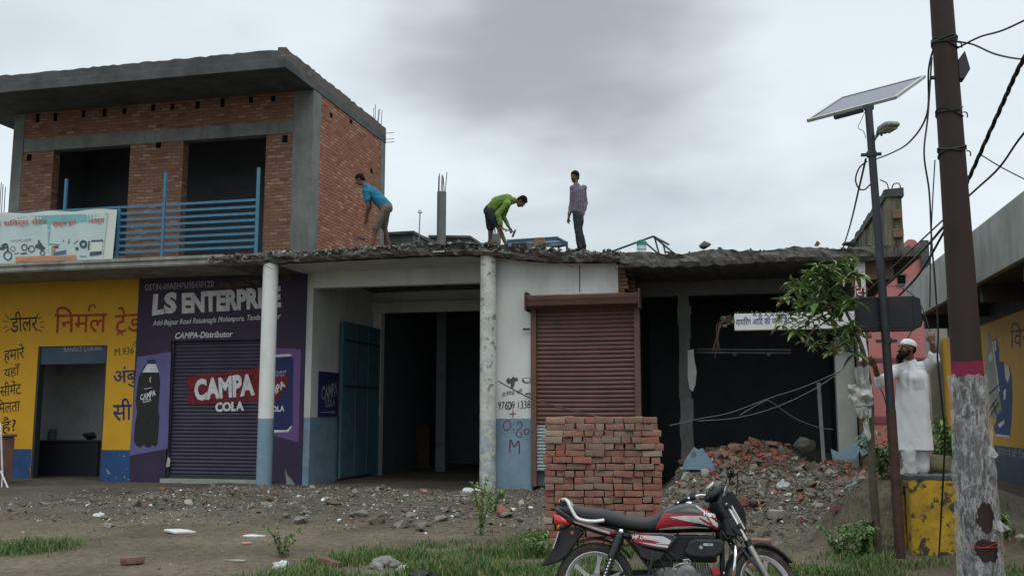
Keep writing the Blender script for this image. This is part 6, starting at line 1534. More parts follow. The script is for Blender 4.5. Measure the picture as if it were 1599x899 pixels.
# long kurta: flat-fronted tunic to the shins, remeshed with sleeves
hem = d4(1427, 702, 0.04)
f4 = V((-0.5, -0.86, 0)); s4 = V((0.86, -0.5, 0))
tun = []
for t in np.linspace(0, 1, 44):
    c0 = chest.lerp(pel, min(1, t*1.9)) if t < 0.53 else pel.lerp(hem, (t-0.53)/0.47)
    wdt = 0.175+0.045*t; tun.append((c0 - V((1, 0, 0))*(wdt-0.135), c0 + V((1, 0, 0))*(wdt-0.135), 0.134+0.012*t, 0.134+0.012*t))
sl = [(shL, elL, 0.074, 0.063), (elL, elL+(haL-elL)*0.32, 0.063, 0.057), (shR, elR, 0.074, 0.064), (elR, elR+(haR-elR)*0.30, 0.064, 0.058), (shL, shR, 0.078, 0.078), (neck+V((0, 0, -0.045)), neck+V((0, 0, -0.02)), 0.085, 0.072), (chest, neck+V((0, 0, -0.05)), 0.15, 0.08)]
def wrinkle(me):
    zh = hem.z; nr_ = [v.normal.copy() for v in me.vertices]
    for v, n in zip(me.vertices, nr_):
        if v.co.z < zh: v.co.z = zh + (v.co.z-zh)*0.12            # hem cut straight
        v.co += n*(0.020*mnoise.noise((v.co.x*7, v.co.y*7, v.co.z*1.5)) + 0.007*mnoise.noise((v.co.x*13+v.co.z*6, v.co.y*13, v.co.z*5)))
ku = fused('kurta', tun + sl, 0.011, 'kurta', p4, 6, None, wrinkle)
from mathutils.bvhtree import BVHTree
kbv = BVHTree.FromPolygons([v.co+base for v in ku.data.vertices], [tuple(p.vertices) for p in ku.data.polygons])
def on_kurta(side, z):
    c0 = Vector((chest.x, chest.y, z)) + s4*side
    h = kbv.ray_cast(c0 + f4*1.0, -f4)[0]
    return (h if h else c0 + f4*0.14) + f4*0.004
M['kurta_seam'] = plain('white cotton seam', (0.50, 0.51, 0.54), 0.85)
def kurta_strip(name, rows):
    g = MB(); vs = [on_kurta(a, z) for r in rows for a, z in r]; m = len(rows[0])
    g.add(vs, [(i*m+k, i*m+k+1, (i+1)*m+k+1, (i+1)*m+k) for i in range(len(rows)-1) for k in range(m-1)], 0, True); return g.build(name, 'kurta_seam', ku, recalc=False)
zc_ = neck.z-0.06
kurta_strip('placket', [[(-0.014, zc_-0.012*i), (0.014, zc_-0.012*i)] for i in range(26)])
kurta_strip('pocket', [[(0.06+0.016*k, chest.z-0.03-0.016*i) for k in range(7)] for i in range(8)])
g = MB()
bt = [on_kurta(0, zc_-0.05-0.085*i) for i in range(3)]
for p in bt: g.ell(p, (0.006, 0.005, 0.006), 0, 8, 5)
g.build('buttons', 'b_pale', ku)
fused('trousers', [(pel, pel+V((0, 0, 0.05)), 0.135, 0.13), (hipL, knL, 0.108, 0.098), (knL, anL+V((0, 0, 0.02)), 0.098, 0.078), (hipR, knR, 0.108, 0.098), (knR, anR+V((0, 0, 0.02)), 0.098, 0.078)], 0.011, 'kurta', p4, 4, None)
# beard, hair at the back, cap
fused('beard', [(Ph(-0.058, 0.035, -0.055), Ph(-0.030, 0.082, -0.090), 0.024, 0.028), (Ph(0.058, 0.035, -0.055), Ph(0.030, 0.082, -0.090), 0.024, 0.028), (Ph(-0.03, 0.082, -0.09), Ph(0.03, 0.082, -0.09), 0.030, 0.030), (Ph(0, 0.080, -0.105), Ph(0, 0.085, -0.150), 0.042, 0.024), (Ph(-0.063, 0.015, -0.02), Ph(-0.058, 0.035, -0.055), 0.014, 0.022), (Ph(0.063, 0.015, -0.02), Ph(0.058, 0.035, -0.055), 0.014, 0.022), (Ph(-0.03, 0.098, -0.040), Ph(0.03, 0.098, -0.040), 0.010, 0.010)], 0.007, 'hair', p4, 3)
fused('hair', [(Ph(0, -0.050, 0.005), (0.078, 0.062, 0.075), rot)], 0.007, 'hair', p4, 2)
g = MB(); prof = [(0.0, 0.118), (0.035, 0.116), (0.065, 0.104), (0.082, 0.082), (0.090, 0.055), (0.0935, 0.035), (0.092, 0.030)]
g.lathe((0, 0, 0), prof, 'z', 28); f_, s_, u_ = frame_from((-0.82, -0.55, 0.10), (0.08, 0, 1))
tilt = Matrix.Rotation(R(10), 3, s_)
g.xf(lambda v: Vector(hd) + tilt @ (s_*v.x*0.98 + f_*(v.y*1.10-0.012) + u_*(v.z*1.0+0.012))); cp_ = g.build('skullcap', 'cap_white', p4, recalc=True); cp_.modifiers.new('t', 'SOLIDIFY').thickness = 0.004
# ================================================================== YELLOW BLOCK, UTILITY POLE, SOLAR LIGHT
M['block_yellow'] = weathered('flaking yellow paint on concrete', (0.46, 0.28, 0.02), 0.8, 0.2, 3, stain=(0.055, 0.045, 0.03), stain_amt=0.9, stain_scale=2.6, chip=(0.05, 0.045, 0.035), chip_amt=0.085, chip_scale=7, bump=0.35)
A, B_ = PZ(1407, 868, 0.0), PZ(1504, 868, 0.0); zt = PY(1407, 742, 11.9).z
yb = thing('concrete_block', 'big square concrete block with flaking yellow paint below the man in white', 'concrete block', ((A.x+B_.x)/2+0.10, 12.1, 0), R(5))
g = MB(); hw = (B_.x-A.x)/2-0.005; g.box(-hw, -0.18, -0.15, hw, 0.24, zt-0.035)
o = g.build('body', 'block_yellow', yb, world=False, bevel=0.025)
g = MB(); rn = random.Random(12)
ragged_strip(g, (hw+0.012, -0.185), (-hw-0.012, -0.185), -0.43, zt-0.045, zt, 16, 0.008, 0.006); g.build('cap', 'concrete_dark', yb, world=False)
g = MB(); g.box(-hw-0.07, 0.0, -0.15, -hw-0.003, 0.2, zt-0.12); g.build('side_buttress', 'block_yellow', yb, world=False, bevel=0.02)
M['moss_rock'] = weathered('mossy concrete lump', (0.10, 0.095, 0.055), 0.95, 0.35, 6, stain=(0.03, 0.035, 0.015), stain_amt=0.8, stain_scale=5, bump=0.5)
v, f = chunk_mesh(41, (1, 0.9, 1.0), 22); q = PY(1472, 735, 12.75)
g = MB(); g.add((v*0.62 + (q.x-0.03, 12.85, q.z-0.02)).tolist(), f, 0); tag(g.build('rock', 'moss_rock', bevel=0.03), 'mossy rounded concrete lump beside the legs of the man in white', 'rock')
# --- rusty tubular utility pole
up = thing('utility_pole', 'tall tapered rust brown steel utility pole with pink painted band', 'utility pole', (PD(1535, 985, 9.0).x, PD(1535, 985, 9.0).y, 0))
p0, p1 = PD(1535, 985, 8.5), PD(1470, 0, 8.5)
bx, by = PD(1533, 899, 8.5).x, PD(1533, 899, 8.5).y; DP = 8.5
def pole_at(z):          # axis point of the pole at height z (photograph: a slight lean)
    za, zb = PD(1533, 899, DP).z, PD(1470, 0, DP).z; t = (z-za)/(zb-za); return PD(1533, 899, DP).lerp(PD(1470, 0, DP), t)
rad = lambda z: 0.148 - 0.0105*(z-0.2)
M['pole_rust'] = weathered('rust brown pole paint', (0.046, 0.029, 0.028), 0.8, 0.25, 3, stain=(0.022, 0.015, 0.015), stain_amt=0.7, stain_scale=3, chip=(0.14, 0.12, 0.11), chip_amt=-0.14, chip_scale=8, bump=0.15)
M['pink_band'] = weathered('pink painted band', (0.25, 0.018, 0.062), 0.7, 0.2, 5, stain=(0.16, 0.012, 0.035), stain_amt=0.6, stain_scale=7, bump=0.2)
zs = [-0.4, 0.2, 1.0, 2.0, 3.0, 4.0, 5.0, 6.0, 7.0, 7.6]
g = MB(); g.tube([pole_at(z) for z in zs], [rad(z) for z in zs], 26); g.build('shaft', 'pole_rust', up)
zb0, zb1 = PD(1510, 584, DP).z, PD(1510, 562, DP).z
g = MB(); g.tube([pole_at(zb0), pole_at(zb1)], [rad(zb0)+0.003, rad(zb1)+0.003], 26, caps=False); g.build('painted_band', 'pink_band', up)
rn = random.Random(21)
for py, kk in ((70, 4), (178, 2), (238, 3)):
    z = PD(1475, py, DP).z; g = MB()
    for i in range(kk):
        c0 = pole_at(z+0.012*i); r_ = rad(z)+0.006; tl = rn.uniform(-.05, .05)
        g.tube([c0+Vector((r_*math.cos(a), r_*math.sin(a), tl*math.cos(a)+0.02*math.sin(a*2+i))) for a in [2*math.pi*j/20 for j in range(21)]], 0.008 if kk > 2 else 0.006, 6)
    e1 = pole_at(z); g.tube(curve3([e1+Vector((rad(z), -0.03, 0)), e1+Vector((rad(z)+0.03, -0.03, -0.01)), e1+Vector((rad(z)+0.035, -0.02, -0.05))], 3), 0.006, 5)
    g.build('wire_binding', 'black_cable', up)
q = PD(1504, 108, DP); zz = q.z
g = MB(); c0 = pole_at(zz); rr = rad(zz)
g.prism([(c0.x+rr-0.01, zz+0.06), (c0.x+rr+0.05, zz+0.14), (c0.x+rr+0.085, zz-0.03), (c0.x+rr+0.03, zz-0.12), (c0.x+rr-0.01, zz-0.11)], c0.y-0.05, c0.y+0.05, 'y'); g.build('junction_box', 'dark_steel', up, bevel=0.005)
g = MB(); z = PD(1448, 120, DP).z; c0 = pole_at(z); g.box(c0.x-rad(z)-0.03, c0.y-0.02, z-0.012, c0.x-rad(z)+0.005, c0.y+0.02, z+0.012); g.build('cleat', 'dark_steel', up)
# --- clear plastic sheet wound round the foot of the pole
pm, nt, b = new_mat('crumpled clear plastic')
v = wpos(nt); n1 = _noise(nt, v, 5.5, 4, 0.6, (1.4, 1.4, 0.7)); n2 = _noise(nt, v, 13, 4, 0.6, (1.5, 1.5, 0.45))
b.inputs['Base Color'].default_value = (0.60, 0.61, 0.62, 1); b.inputs['Roughness'].default_value = 0.15; b.inputs['Specular IOR Level'].default_value = 0.6
# creases: thin pale lines where either noise crosses its middle value
l1 = _ramp(nt, n1, [(0.455, BLK), (0.545, BLK), (0.49, (0.26,)*3), (0.51, (0.26,)*3)]); l2 = _ramp(nt, n2, [(0.44, BLK), (0.56, BLK), (0.485, (0.2,)*3), (0.515, (0.2,)*3)])
al = _mix(nt, 1.0, _mix(nt, 1.0, l1, l2, 'ADD'), _ramp(nt, n2, [(0.3, (0.10,)*3), (0.7, (0.26,)*3)]), 'ADD')
sx = N(nt, 'ShaderNodeSeparateColor'); nt.links.new(al, sx.inputs[0]); nt.links.new(sx.outputs[0], b.inputs['Alpha'])
_bump(nt, b, n2, 0.35, 0.03); M['plastic'] = pm
zt, zbm_ = PD(1510, 586, DP).z, -0.05
g = MB(); n, m = 110, 190; vs = []
holes = set()
for j in range(m+1):
    z = zbm_+(zt-zbm_)*j/m; c0 = pole_at(z)
    for k in range(n):
        a = 2*math.pi*k/n
        w = 0.014 + 0.026*abs(mnoise.noise((math.cos(a)*2.2, math.sin(a)*2.2, z*3.2))) + 0.008*(0.5-abs(mnoise.noise((math.cos(a)*4+z*1.5, math.sin(a)*4, z*5)))) + 0.006*abs(mnoise.noise((math.cos(a)*9, math.sin(a)*9+z*5, z*6))) + 0.028*(1-(z-zbm_)/(zt-zbm_))
        zj = z + (0.035*mnoise.noise((math.cos(a)*3, math.sin(a)*3, 5)) if j in (0, m) else 0)
        vs.append((c0.x+(rad(z)+w)*math.cos(a), c0.y+(rad(z)+w)*math.sin(a), zj))
fs = []
for j in range(m):
    for k in range(n):
        z = zbm_+(zt-zbm_)*(j+0.5)/m; a = 2*math.pi*(k+0.5)/n; front = math.cos(a+R(80))          # towards the road
        nz = 0.5*mnoise.noise((a*4, z*9, 1))+0.3*mnoise.noise((a*11, z*24, 4)); tear = ((z-PD(1530, 805, DP).z)/0.13)**2 + ((a-R(280))/0.42)**2 < 1+nz or ((z-PD(1530, 855, DP).z)/0.10)**2 + ((a-R(278))/0.55)**2 < 1+nz
        if not tear: fs.append((j*n+k, j*n+(k+1) % n, (j+1)*n+(k+1) % n, (j+1)*n+k))
g.add(vs, fs, 0, True)
for zz_, fl in ((0.62, 0.10), (1.25, 0.05)):       # loose flaps
    c0 = pole_at(zz_); pts = []
    for i in range(9):
        a = R(300)+i*0.16; r0 = rad(zz_)+0.03
        pts += [(c0.x+r0*math.cos(a), c0.y+r0*math.sin(a), zz_+0.06+0.02*math.sin(i)), (c0.x+(r0+fl*math.sin(i/8*3.1))*math.cos(a), c0.y+(r0+fl*math.sin(i/8*3.1))*math.sin(a), zz_-0.02+0.015*math.cos(i*2))]
    g.add(pts, [(2*i, 2*i+1, 2*i+3, 2*i+2) for i in range(8)], 0, True)
o = g.build('plastic_sheet', 'plastic', recalc=False, uv=False); tag(o, 'torn clear plastic sheet wrapped round the foot of the rust brown pole', 'plastic sheet')
g = MB(); c0 = pole_at(0.42); g.tube(curve3([(c0.x-0.15, c0.y-0.12, 0.44), (c0.x, c0.y-0.175, 0.45), (c0.x+0.15, c0.y-0.11, 0.50)], 5), 0.004, 5); g.tube(curve3([(c0.x-0.16, c0.y-0.10, 0.47), (c0.x, c0.y-0.18, 0.45), (c0.x+0.16, c0.y-0.10, 0.455)], 5), 0.004, 5); tag(g.build('string', 'paint_red'), 'thin red string tied round the torn plastic on the pole', 'string')
# --- solar street light
YL = 11.75; S4 = lambda px, py, dy=0: PY(px, py, YL+dy)
q = S4(1402, 800); sl = thing('solar_street_light', 'slim dark street light pole carrying a tilted solar panel', 'street light', (q.x, YL, 0))
top = S4(1356, 168); c1 = S4(1379, 470); c2 = S4(1402, 800); bot = Vector((S4(1406, 862).x, YL, -0.2))
g = MB(); g.tube([bot, c2, S4(1391, 640)], [0.056, 0.056, 0.055], 14); g.build('lower_pole', 'rust', sl)
g = MB(); g.tube([S4(1391.5, 645), c1, S4(1367, 310), top], [0.050, 0.048, 0.046, 0.044], 14); g.build('upper_pole', 'dark_steel', sl)
pA, pB, pC = S4(1262, 191, -0.15), S4(1398, 155, 0.10), S4(1444, 122, 0.75)
pD_ = pA + (pC-pB); u_ = pB-pA; w_ = pC-pB; nn = u_.cross(w_).normalized()
if nn.z < 0: nn = -nn
M['panel_back'] = plain('white panel back sheet', (0.74, 0.75, 0.77), 0.6); M['panel_frame'] = plain('anodised panel frame', (0.34, 0.35, 0.34), 0.45, 0.3); M['cells'] = plain('dark solar cells', (0.012, 0.018, 0.045), 0.15)
g = MB(); th = 0.038
def slab4(g, a, b_, c, d, n0, n1, mi=0):
    g.add([a+nn*n0, b_+nn*n0, c+nn*n0, d+nn*n0, a+nn*n1, b_+nn*n1, c+nn*n1, d+nn*n1], [(0,3,2,1),(4,5,6,7),(0,1,5,4),(1,2,6,5),(2,3,7,6),(3,0,4,7)], mi)
uu, ww = u_.normalized()*0.032, w_.normalized()*0.032
pn = bpy.data.objects.new('solar_panel', None); COL.objects.link(pn); pn.parent = sl
slab4(g, pA+uu+ww, pB-uu+ww, pC-uu-ww, pD_+uu-ww, 0.012, 0.020); g.build('back_sheet', 'panel_back', pn)
g = MB(); slab4(g, pA+uu+ww, pB-uu+ww, pC-uu-ww, pD_+uu-ww, 0.024, 0.030); g.build('cells', 'cells', pn)
g = MB()
for a, b_ in ((pA, pB), (pB, pC), (pC, pD_), (pD_, pA)): g.beam(a+nn*0.018, b_+nn*0.018, 0.03, th, up=nn)
g.build('panel_frame', 'panel_frame', pn)
mid_ = (pA+pB+pC+pD_)/4
g = MB(); m0 = pA.lerp(pB, 0.55); g.beam(m0+w_*0.02-nn*0.02, m0+w_*0.9-nn*0.02, 0.05, 0.03, up=nn); g.beam(pA.lerp(pB, 0.30)-nn*0.03, pA.lerp(pB, 0.62)-nn*0.03, 0.06, 0.04, up=nn); g.beam(top, m0+w_*0.3-nn*0.02, 0.05, 0.05); g.beam(top-Vector((.05, 0, .0)), top+Vector((.06, 0, .0)), 0.06, 0.05); g.build('panel_bracket', 'dark_steel', sl)
ha, hb_ = S4(1366, 216), S4(1372, 208); hc2 = S4(1394, 194, -0.25)
g = MB(); g.tube([S4(1358, 232), ha, hb_, hb_.lerp(hc2, .3)], 0.02, 8); g.build('lamp_arm', 'steel', sl)
M['lamp_grey'] = plain('grey cast lamp housing', (0.24, 0.25, 0.25), 0.55, 0.1)
d = (hc2-hb_).normalized(); sd_ = d.cross(Vector((0, 0, 1))).normalized(); up_ = sd_.cross(d); rm = Matrix((d, sd_, up_)).transposed(); L_ = (hc2-hb_).length
g = MB(); g.loft([(0, -0.02, 0.02, 0.035), (0.05, -0.03, 0.035, 0.055), (0.10, -0.035, 0.045, 0.085), (0.24, -0.035, 0.045, 0.095), (0.30, -0.03, 0.03, 0.08), (0.32, -0.015, 0.01, 0.05)], 20, 3.5); g.xf(lambda v: hb_ + rm @ v); lh = g.build('lamp_head', 'lamp_grey', sl)
g = MB(); g.box(0.11, -0.07, -0.043, 0.27, 0.07, -0.034); g.xf(lambda v: hb_ + rm @ v); g.build('lens', 'glass_lens', lh)
for i in range(2):
    g = MB(); g.ell((0.05+0.07*i, 0.0, -0.045), (0.014, 0.014, 0.014)); g.xf(lambda v: hb_ + rm @ v); g.build('sensor', 'dark_steel', lh)
for py in (241, 532):
    q = S4(1361 if py < 300 else 1385, py); g = MB(); g.cyl(q-Vector((0, 0, 0.03)), q+Vector((0, 0, 0.03)), 0.058, n=14); g.box(q.x-0.12, q.y-0.015, q.z-0.02, q.x+0.11, q.y+0.015, q.z+0.015); g.build('pole_clamp', 'dark_steel', sl)
bA, bB = S4(1336, 465, 0.12), S4(1440, 512, 0.12)
M['box_black'] = weathered('black battery box paint', (0.013, 0.017, 0.026), 0.55, 0.25, 4, stain=(0.06, 0.035, 0.025), stain_amt=0.5, stain_scale=5)
g = MB(); g.box(bA.x, YL+0.055, bB.z, bB.x-0.10, YL+0.32, bA.z); x0 = bB.x-0.10
g.prism([(x0, bB.z), (x0+0.085, bB.z+0.012), (x0+0.10, bB.z+0.07), (x0+0.085, bA.z-0.03), (x0, bA.z)], YL+0.057, YL+0.318, 'y'); bb_ = g.build('battery_box', 'box_black', sl, bevel=0.006)
g = MB(); g.box(bA.x-0.01, YL+0.05, bB.z-0.02, x0+0.02, YL+0.325, bB.z-0.003); g.build('box_tray', 'rust', bb_)

# ================================================================== YOUNG TREE by the pole
YT = 11.7; T4 = lambda px, py, dy=0: PY(px, py, YT+dy)
q = T4(1372, 866); yt = thing('young_tree', 'young tree with glossy pointed leaves leaning beside the street light', 'tree', (q.x, YT, 0))
M['bark'] = weathered('grey brown bark', (0.085, 0.07, 0.05), 0.95, 0.35, 10, stain=(0.03, 0.025, 0.02), stain_amt=0.7, bump=0.6)
tw = [(q.x, YT, -0.1), T4(1366, 790), T4(1360, 700), T4(1359, 620), T4(1350, 560), T4(1338, 520), T4(1318, 480), T4(1308, 440)]
g = MB(); rs = [0.050, 0.046, 0.042, 0.038, 0.030, 0.022, 0.015, 0.008]
cp = smooth2([tuple(p)+(r,) for p, r in zip([tuple(p) for p in tw], rs)], 4)
g.tube([(p[0]+0.012*mnoise.noise((p[2]*3, 1, 1)), p[1]+0.012*mnoise.noise((p[2]*3, 5, 1)), p[2]) for p in cp], [max(.004, p[3]) for p in cp], 9); g.build('trunk', 'bark', yt)
rn = random.Random(33)
tips = [(1228,470),(1222,508),(1243,518),(1236,440),(1262,430),(1270,540),(1290,420),(1296,548),(1308,412),(1318,440),(1322,420),(1332,470),(1330,510),(1325,535),(1280,480),(1300,500),(1262,500),(1250,480),(1310,470),(1215,495),(1300,550),(1285,450),(1255,535),(1275,415),(1240,455),(1252,452),(1338,430),(1330,400),(1302,455),(1270,465),(1292,520)]
stems = [Vector(p) for p in tw]
gb = MB(); leaves = []
for (px, py) in tips:
    dy = rn.uniform(-0.42, 0.42); tip = T4(px, py, dy)
    s0 = min(stems[4:], key=lambda s: (s-tip).length + rn.random()*0.15)
    mid_ = s0.lerp(tip, 0.55)+Vector((rn.uniform(-.05, .05), rn.uniform(-.05, .05), rn.uniform(0.0, .08)))
    path = curve3([s0, mid_, tip], 5); gb.tube(path, [0.009*(1-i/len(path))+0.003 for i in range(len(path))], 5)
    for k in range(rn.randint(23, 36)):
        t = 0.3+0.7*(k/18 if k < 18 else 1); t = min(1, t); p = path[min(len(path)-1, int(t*(len(path)-1)))]
        az = rn.uniform(0, 6.28); el = rn.uniform(-0.35, 0.75)
        leaves.append((p, Vector((math.cos(az)*math.cos(el), math.sin(az)*math.cos(el), math.sin(el))), rn.uniform(0.09, 0.23), t))
gb.build('branches', 'bark', yt)
def leaf(g, p, d, l, w, droop, mi):
    d = d.normalized(); s = d.cross(Vector((0, 0, 1)))
    if s.length < 0.1: s = Vector((1, 0, 0))
    s.normalize(); n = s.cross(d); vs = []
    for t, ww in ((0.0, 0.06), (0.18, 0.55), (0.42, 1.0), (0.70, 0.72), (1.0, 0.0)):
        c = Vector(p)+d*(l*t)-Vector((0, 0, 1))*(droop*l*t*t)
        vs += [c+s*w*ww/2+n*w*ww*0.18, c, c-s*w*ww/2+n*w*ww*0.18]
    g.add(vs, [(3*i+k, 3*i+k+1, 3*i+k+4, 3*i+k+3) for i in range(4) for k in range(2)], mi, True)
def leaf_mat(name, col, hi, rough=0.4):
    m, nt, b = new_mat(name); n = _noise(nt, wpos(nt), 7, 3)
    c = _ramp(nt, n, [(0.3, col), (0.7, hi)]); nt.links.new(c, b.inputs['Base Color']); b.inputs['Roughness'].default_value = rough; b.inputs['Specular IOR Level'].default_value = 0.4
    tr = N(nt, 'ShaderNodeBsdfTranslucent'); nt.links.new(c, tr.inputs[0]); mx = N(nt, 'ShaderNodeMixShader'); mx.inputs[0].default_value = 0.25
    nt.links.new(b.outputs[0], mx.inputs[1]); nt.links.new(tr.outputs[0], mx.inputs[2]); nt.links.new(mx.outputs[0], nt.nodes['Material Output'].inputs[0]); return m
M['leaf_dark'] = leaf_mat('dark glossy leaf', (0.045, 0.105, 0.030), (0.095, 0.18, 0.052)); M['leaf_mid'] = leaf_mat('mid green leaf', (0.12, 0.21, 0.05), (0.20, 0.30, 0.08)); M['leaf_new'] = leaf_mat('yellow green new leaf', (0.15, 0.17, 0.04), (0.22, 0.20, 0.06)); M['leaf_red'] = leaf_mat('reddish new leaf', (0.18, 0.075, 0.035), (0.24, 0.12, 0.05))
g = MB()
for p, d, l, t in leaves:
    mi = rn.choices([0, 1, 2, 3], [0.30, 0.46, 0.24 if t > 0.75 else 0.06, 0.07 if t > 0.9 else 0.0])[0]
    leaf(g, p, d, l, l*rn.uniform(0.22, 0.36), rn.uniform(0.1, 0.6), mi)
g.build('crown', ['leaf_dark', 'leaf_mid', 'leaf_new', 'leaf_red'], yt, recalc=False, uv=False)
# shredded white plastic hanging on the trunk
M['rag_plastic'] = weathered('dirty white plastic film', (0.42, 0.43, 0.40), 0.5, 0.15, 6, stain=(0.2, 0.2, 0.17), stain_amt=0.6, stain_scale=5)
g = MB()
def cloth_patch(g, c, w, h, rn, n=10, m=12, amp=0.05, taper=0.0, lean=(0, 0)):
    vs = []; ph = rn.uniform(0, 9)
    for j in range(m+1):
        for i in range(n+1):
            s, t = i/n-0.5, j/m
            x = c[0]+s*w*(1-taper*t)+lean[0]*t+0.03*mnoise.noise((s*4, t*4, ph)); z = c[2]-h*t+0.03*mnoise.noise((s*5, t*2, ph+4)); y = c[1]+amp*mnoise.noise((s*6, t*3, ph+8))*1.6+lean[1]*t
            vs.append((x, y, z))
    g.add(vs, [(j*(n+1)+i, j*(n+1)+i+1, (j+1)*(n+1)+i+1, (j+1)*(n+1)+i) for j in range(m) for i in range(n)], 0, True)
c0 = T4(1345, 572, -0.06); cloth_patch(g, c0, 0.20, 0.58, rn, amp=0.06, taper=0.3)
c0 = T4(1343, 600, -0.10); cloth_patch(g, c0, 0.26, 0.24, rn, amp=0.05)
c0 = T4(1349, 628, -0.08); cloth_patch(g, c0, 0.10, 0.42, rn, amp=0.04, taper=0.7, lean=(0.03, 0))
o = g.build('plastic_rag', 'rag_plastic', recalc=False, uv=False); tag(o, 'shredded white plastic film caught on the young tree trunk', 'plastic rag')

# ================================================================== CABLES
def cable(pts, r, label, mat='black_cable', k=6, name='cable', cat='cable', twist=False):
    g = MB(); c = curve3(pts, k)
    if twist:
        for ph in (0, 2.1, 4.2): g.tube([p+Vector((r*math.cos(ph+i*0.8), 0, r*math.sin(ph+i*0.8))) for i, p in enumerate(c)], r*0.8, 5)
    else: g.tube(c, r, 6)
    return tag(g.build(name, mat), label, cat)
D8 = lambda px, py, d=8.5: PD(px, py, d)
cable([D8(1494, 76, 8.45), D8(1530, 58, 8.1), D8(1570, 46, 7.8), D8(1640, 12, 7.4)], 0.008, 'cable rising right from the top binding of the rust brown pole')
cable([D8(1494, 65, 8.45), D8(1520, 70, 8.2), D8(1555, 85, 7.9), D8(1600, 93, 7.6), D8(1660, 92, 7.3)], 0.008, 'cable sagging right from the top binding of the rust brown pole')
cable([D8(1660, 0, 6.6), D8(1599, 92, 7.4), D8(1560, 175, 8.2), D8(1514, 277, 9.2), D8(1490, 330, 9.9)], 0.0115, 'thick twisted bundle cable running steeply down behind the pole', twist=True, k=14)
cable([D8(1680, 120, 7.4), D8(1599, 208, 8.2), D8(1560, 262, 8.8), D8(1515, 304, 9.6), D8(1442, 372, 12), D8(1340, 468, 18.0)], 0.010, 'cable sloping down from upper right behind the pole to the dark shop')
cable([D8(1532, 242, 12), D8(1565, 262, 12), D8(1610, 285, 12)], 0.008, 'thin grey cable high in the sky right of the pole', 'grey_cable')
cable([D8(1475, 352, 9.6), D8(1440, 392, 11), D8(1400, 430, 13), D8(1366, 462, 16)], 0.014, 'upper of two black cables sloping left past the pink house')
cable([D8(1474, 362, 9.6), D8(1446, 412, 11), D8(1425, 440, 12), D8(1400, 465, 14)], 0.014, 'lower of two black cables sloping left past the pink house')
cable([D8(1455, 90, 8.35), D8(1449, 180, 8.3), D8(1443, 240, 8.2), D8(1451, 300, 8.2), D8(1455, 380, 8.2), D8(1460, 440, 8.2), D8(1465, 520, 8.2), D8(1464, 560, 8.2), D8(1474, 660, 8.3), D8(1475, 700, 8.4), D8(1470, 800, 8.8), D8(1466, 870, 9.6)], 0.0085, 'long black cable hanging straight down left of the rust brown pole')
cable([D8(1460, 250, 8.4), D8(1456, 320, 8.3), D8(1453, 400, 8.3), D8(1452, 480, 8.4)], 0.006, 'thin black cable hanging beside the long one by the rust brown pole')
cable([D8(1458, 75, 8.4), D8(1450, 110, 8.5), D8(1447, 180, 9), D8(1420, 222, 10), D8(1390, 240, 11), D8(1366, 249, 11.9)], 0.009, 'black cable looping from the rust brown pole to the street light clamp')
cable([D8(1352, 248, 11.9), D8(1340, 300, 13), D8(1328, 350, 16), D8(1318, 382, 18.9), D8(1313, 396, 19.3)], 0.013, 'black cable dropping left from the street light clamp to the flat roof')
cable([D8(1354, 252, 11.9), D8(1342, 262, 11.9), D8(1336, 280, 11.9), D8(1341, 294, 11.9), D8(1350, 296, 11.9), D8(1359, 288, 11.95)], 0.010, 'coiled loop of black cable on the street light pole', k=8)
cable([D8(1352, 172, 11.8), D8(1344, 190, 11.8), D8(1340, 200, 11.8), D8(1348, 205, 11.8), D8(1352, 216, 11.8)], 0.004, 'short tangled wire under the solar panel')
cable([D8(1375, 448, 11.8), D8(1400, 447, 11.9), D8(1425, 460, 12), D8(1442, 485, 12.2), D8(1452, 520, 12.3), D8(1454, 534, 12.4)], 0.007, 'grey cable arching over the black box to the raised hand', 'grey_cable')
cable([D8(1428, 508, 12.0), D8(1408, 545, 11.9), D8(1400, 560, 11.9), D8(1406, 572, 11.9), D8(1420, 576, 11.9), D8(1436, 572, 12), D8(1450, 567, 12.1)], 0.008, 'black cable loop hanging in front of the white kurta')
cable([D8(1404, 700, 11.9), D8(1420, 696, 11.8), D8(1440, 680, 11.8), D8(1455, 660, 12.0)], 0.008, 'black cable curving across the hem of the white kurta')
cable([D8(1364, 578, 12.2), D8(1372, 600, 12), D8(1380, 618, 11.9), D8(1386, 640, 11.85)], 0.008, 'black cable from the lowered hand to the street light pole')
cable([D8(1450, 450, 9.5), D8(1458, 600, 9.6), D8(1408, 770, 10.9), D8(1416, 860, 11.5)], 0.006, 'thin dark wire running down the left edge of the yellow block') if False else None
cable([D8(1409, 745, 11.6), D8(1412, 790, 11.55), D8(1414, 830, 11.55), D8(1418, 872, 11.6)], 0.009, 'black cable down the left edge of the yellow block')
cable([PY(778, 595, 19.0), PY(830, 622, 17.5), PY(890, 640, 15), PY(940, 652, 13.2), PY(975, 662, 12.2)], 0.012, 'dark guy wire slanting from the white wall to the brick stack', 'rust')
cable([PY(1046, 664, 17.5), PY(1090, 654, 18), PY(1140, 644, 18.4), PY(1200, 622, 18.6), PY(1260, 602, 18.8), PY(1318, 576, 19.0)], 0.0075, 'upper pale cable slung across the dark shop opening', 'grey_cable')
cable([PY(1090, 657, 18.3), PY(1150, 652, 18.4), PY(1210, 636, 18.6), PY(1270, 608, 18.8), PY(1312, 580, 19.0)], 0.0075, 'lower pale cable slung across the dark shop opening', 'grey_cable')
cable([PY(1155, 648, 18.4), PY(1190, 628, 18.5), PY(1204, 627, 18.5), PY(1240, 652, 18.7), PY(1278, 667, 18.9), PY(1300, 670, 19.0)], 0.0075, 'pale wire hooked over the two cables in the dark shop', 'grey_cable')

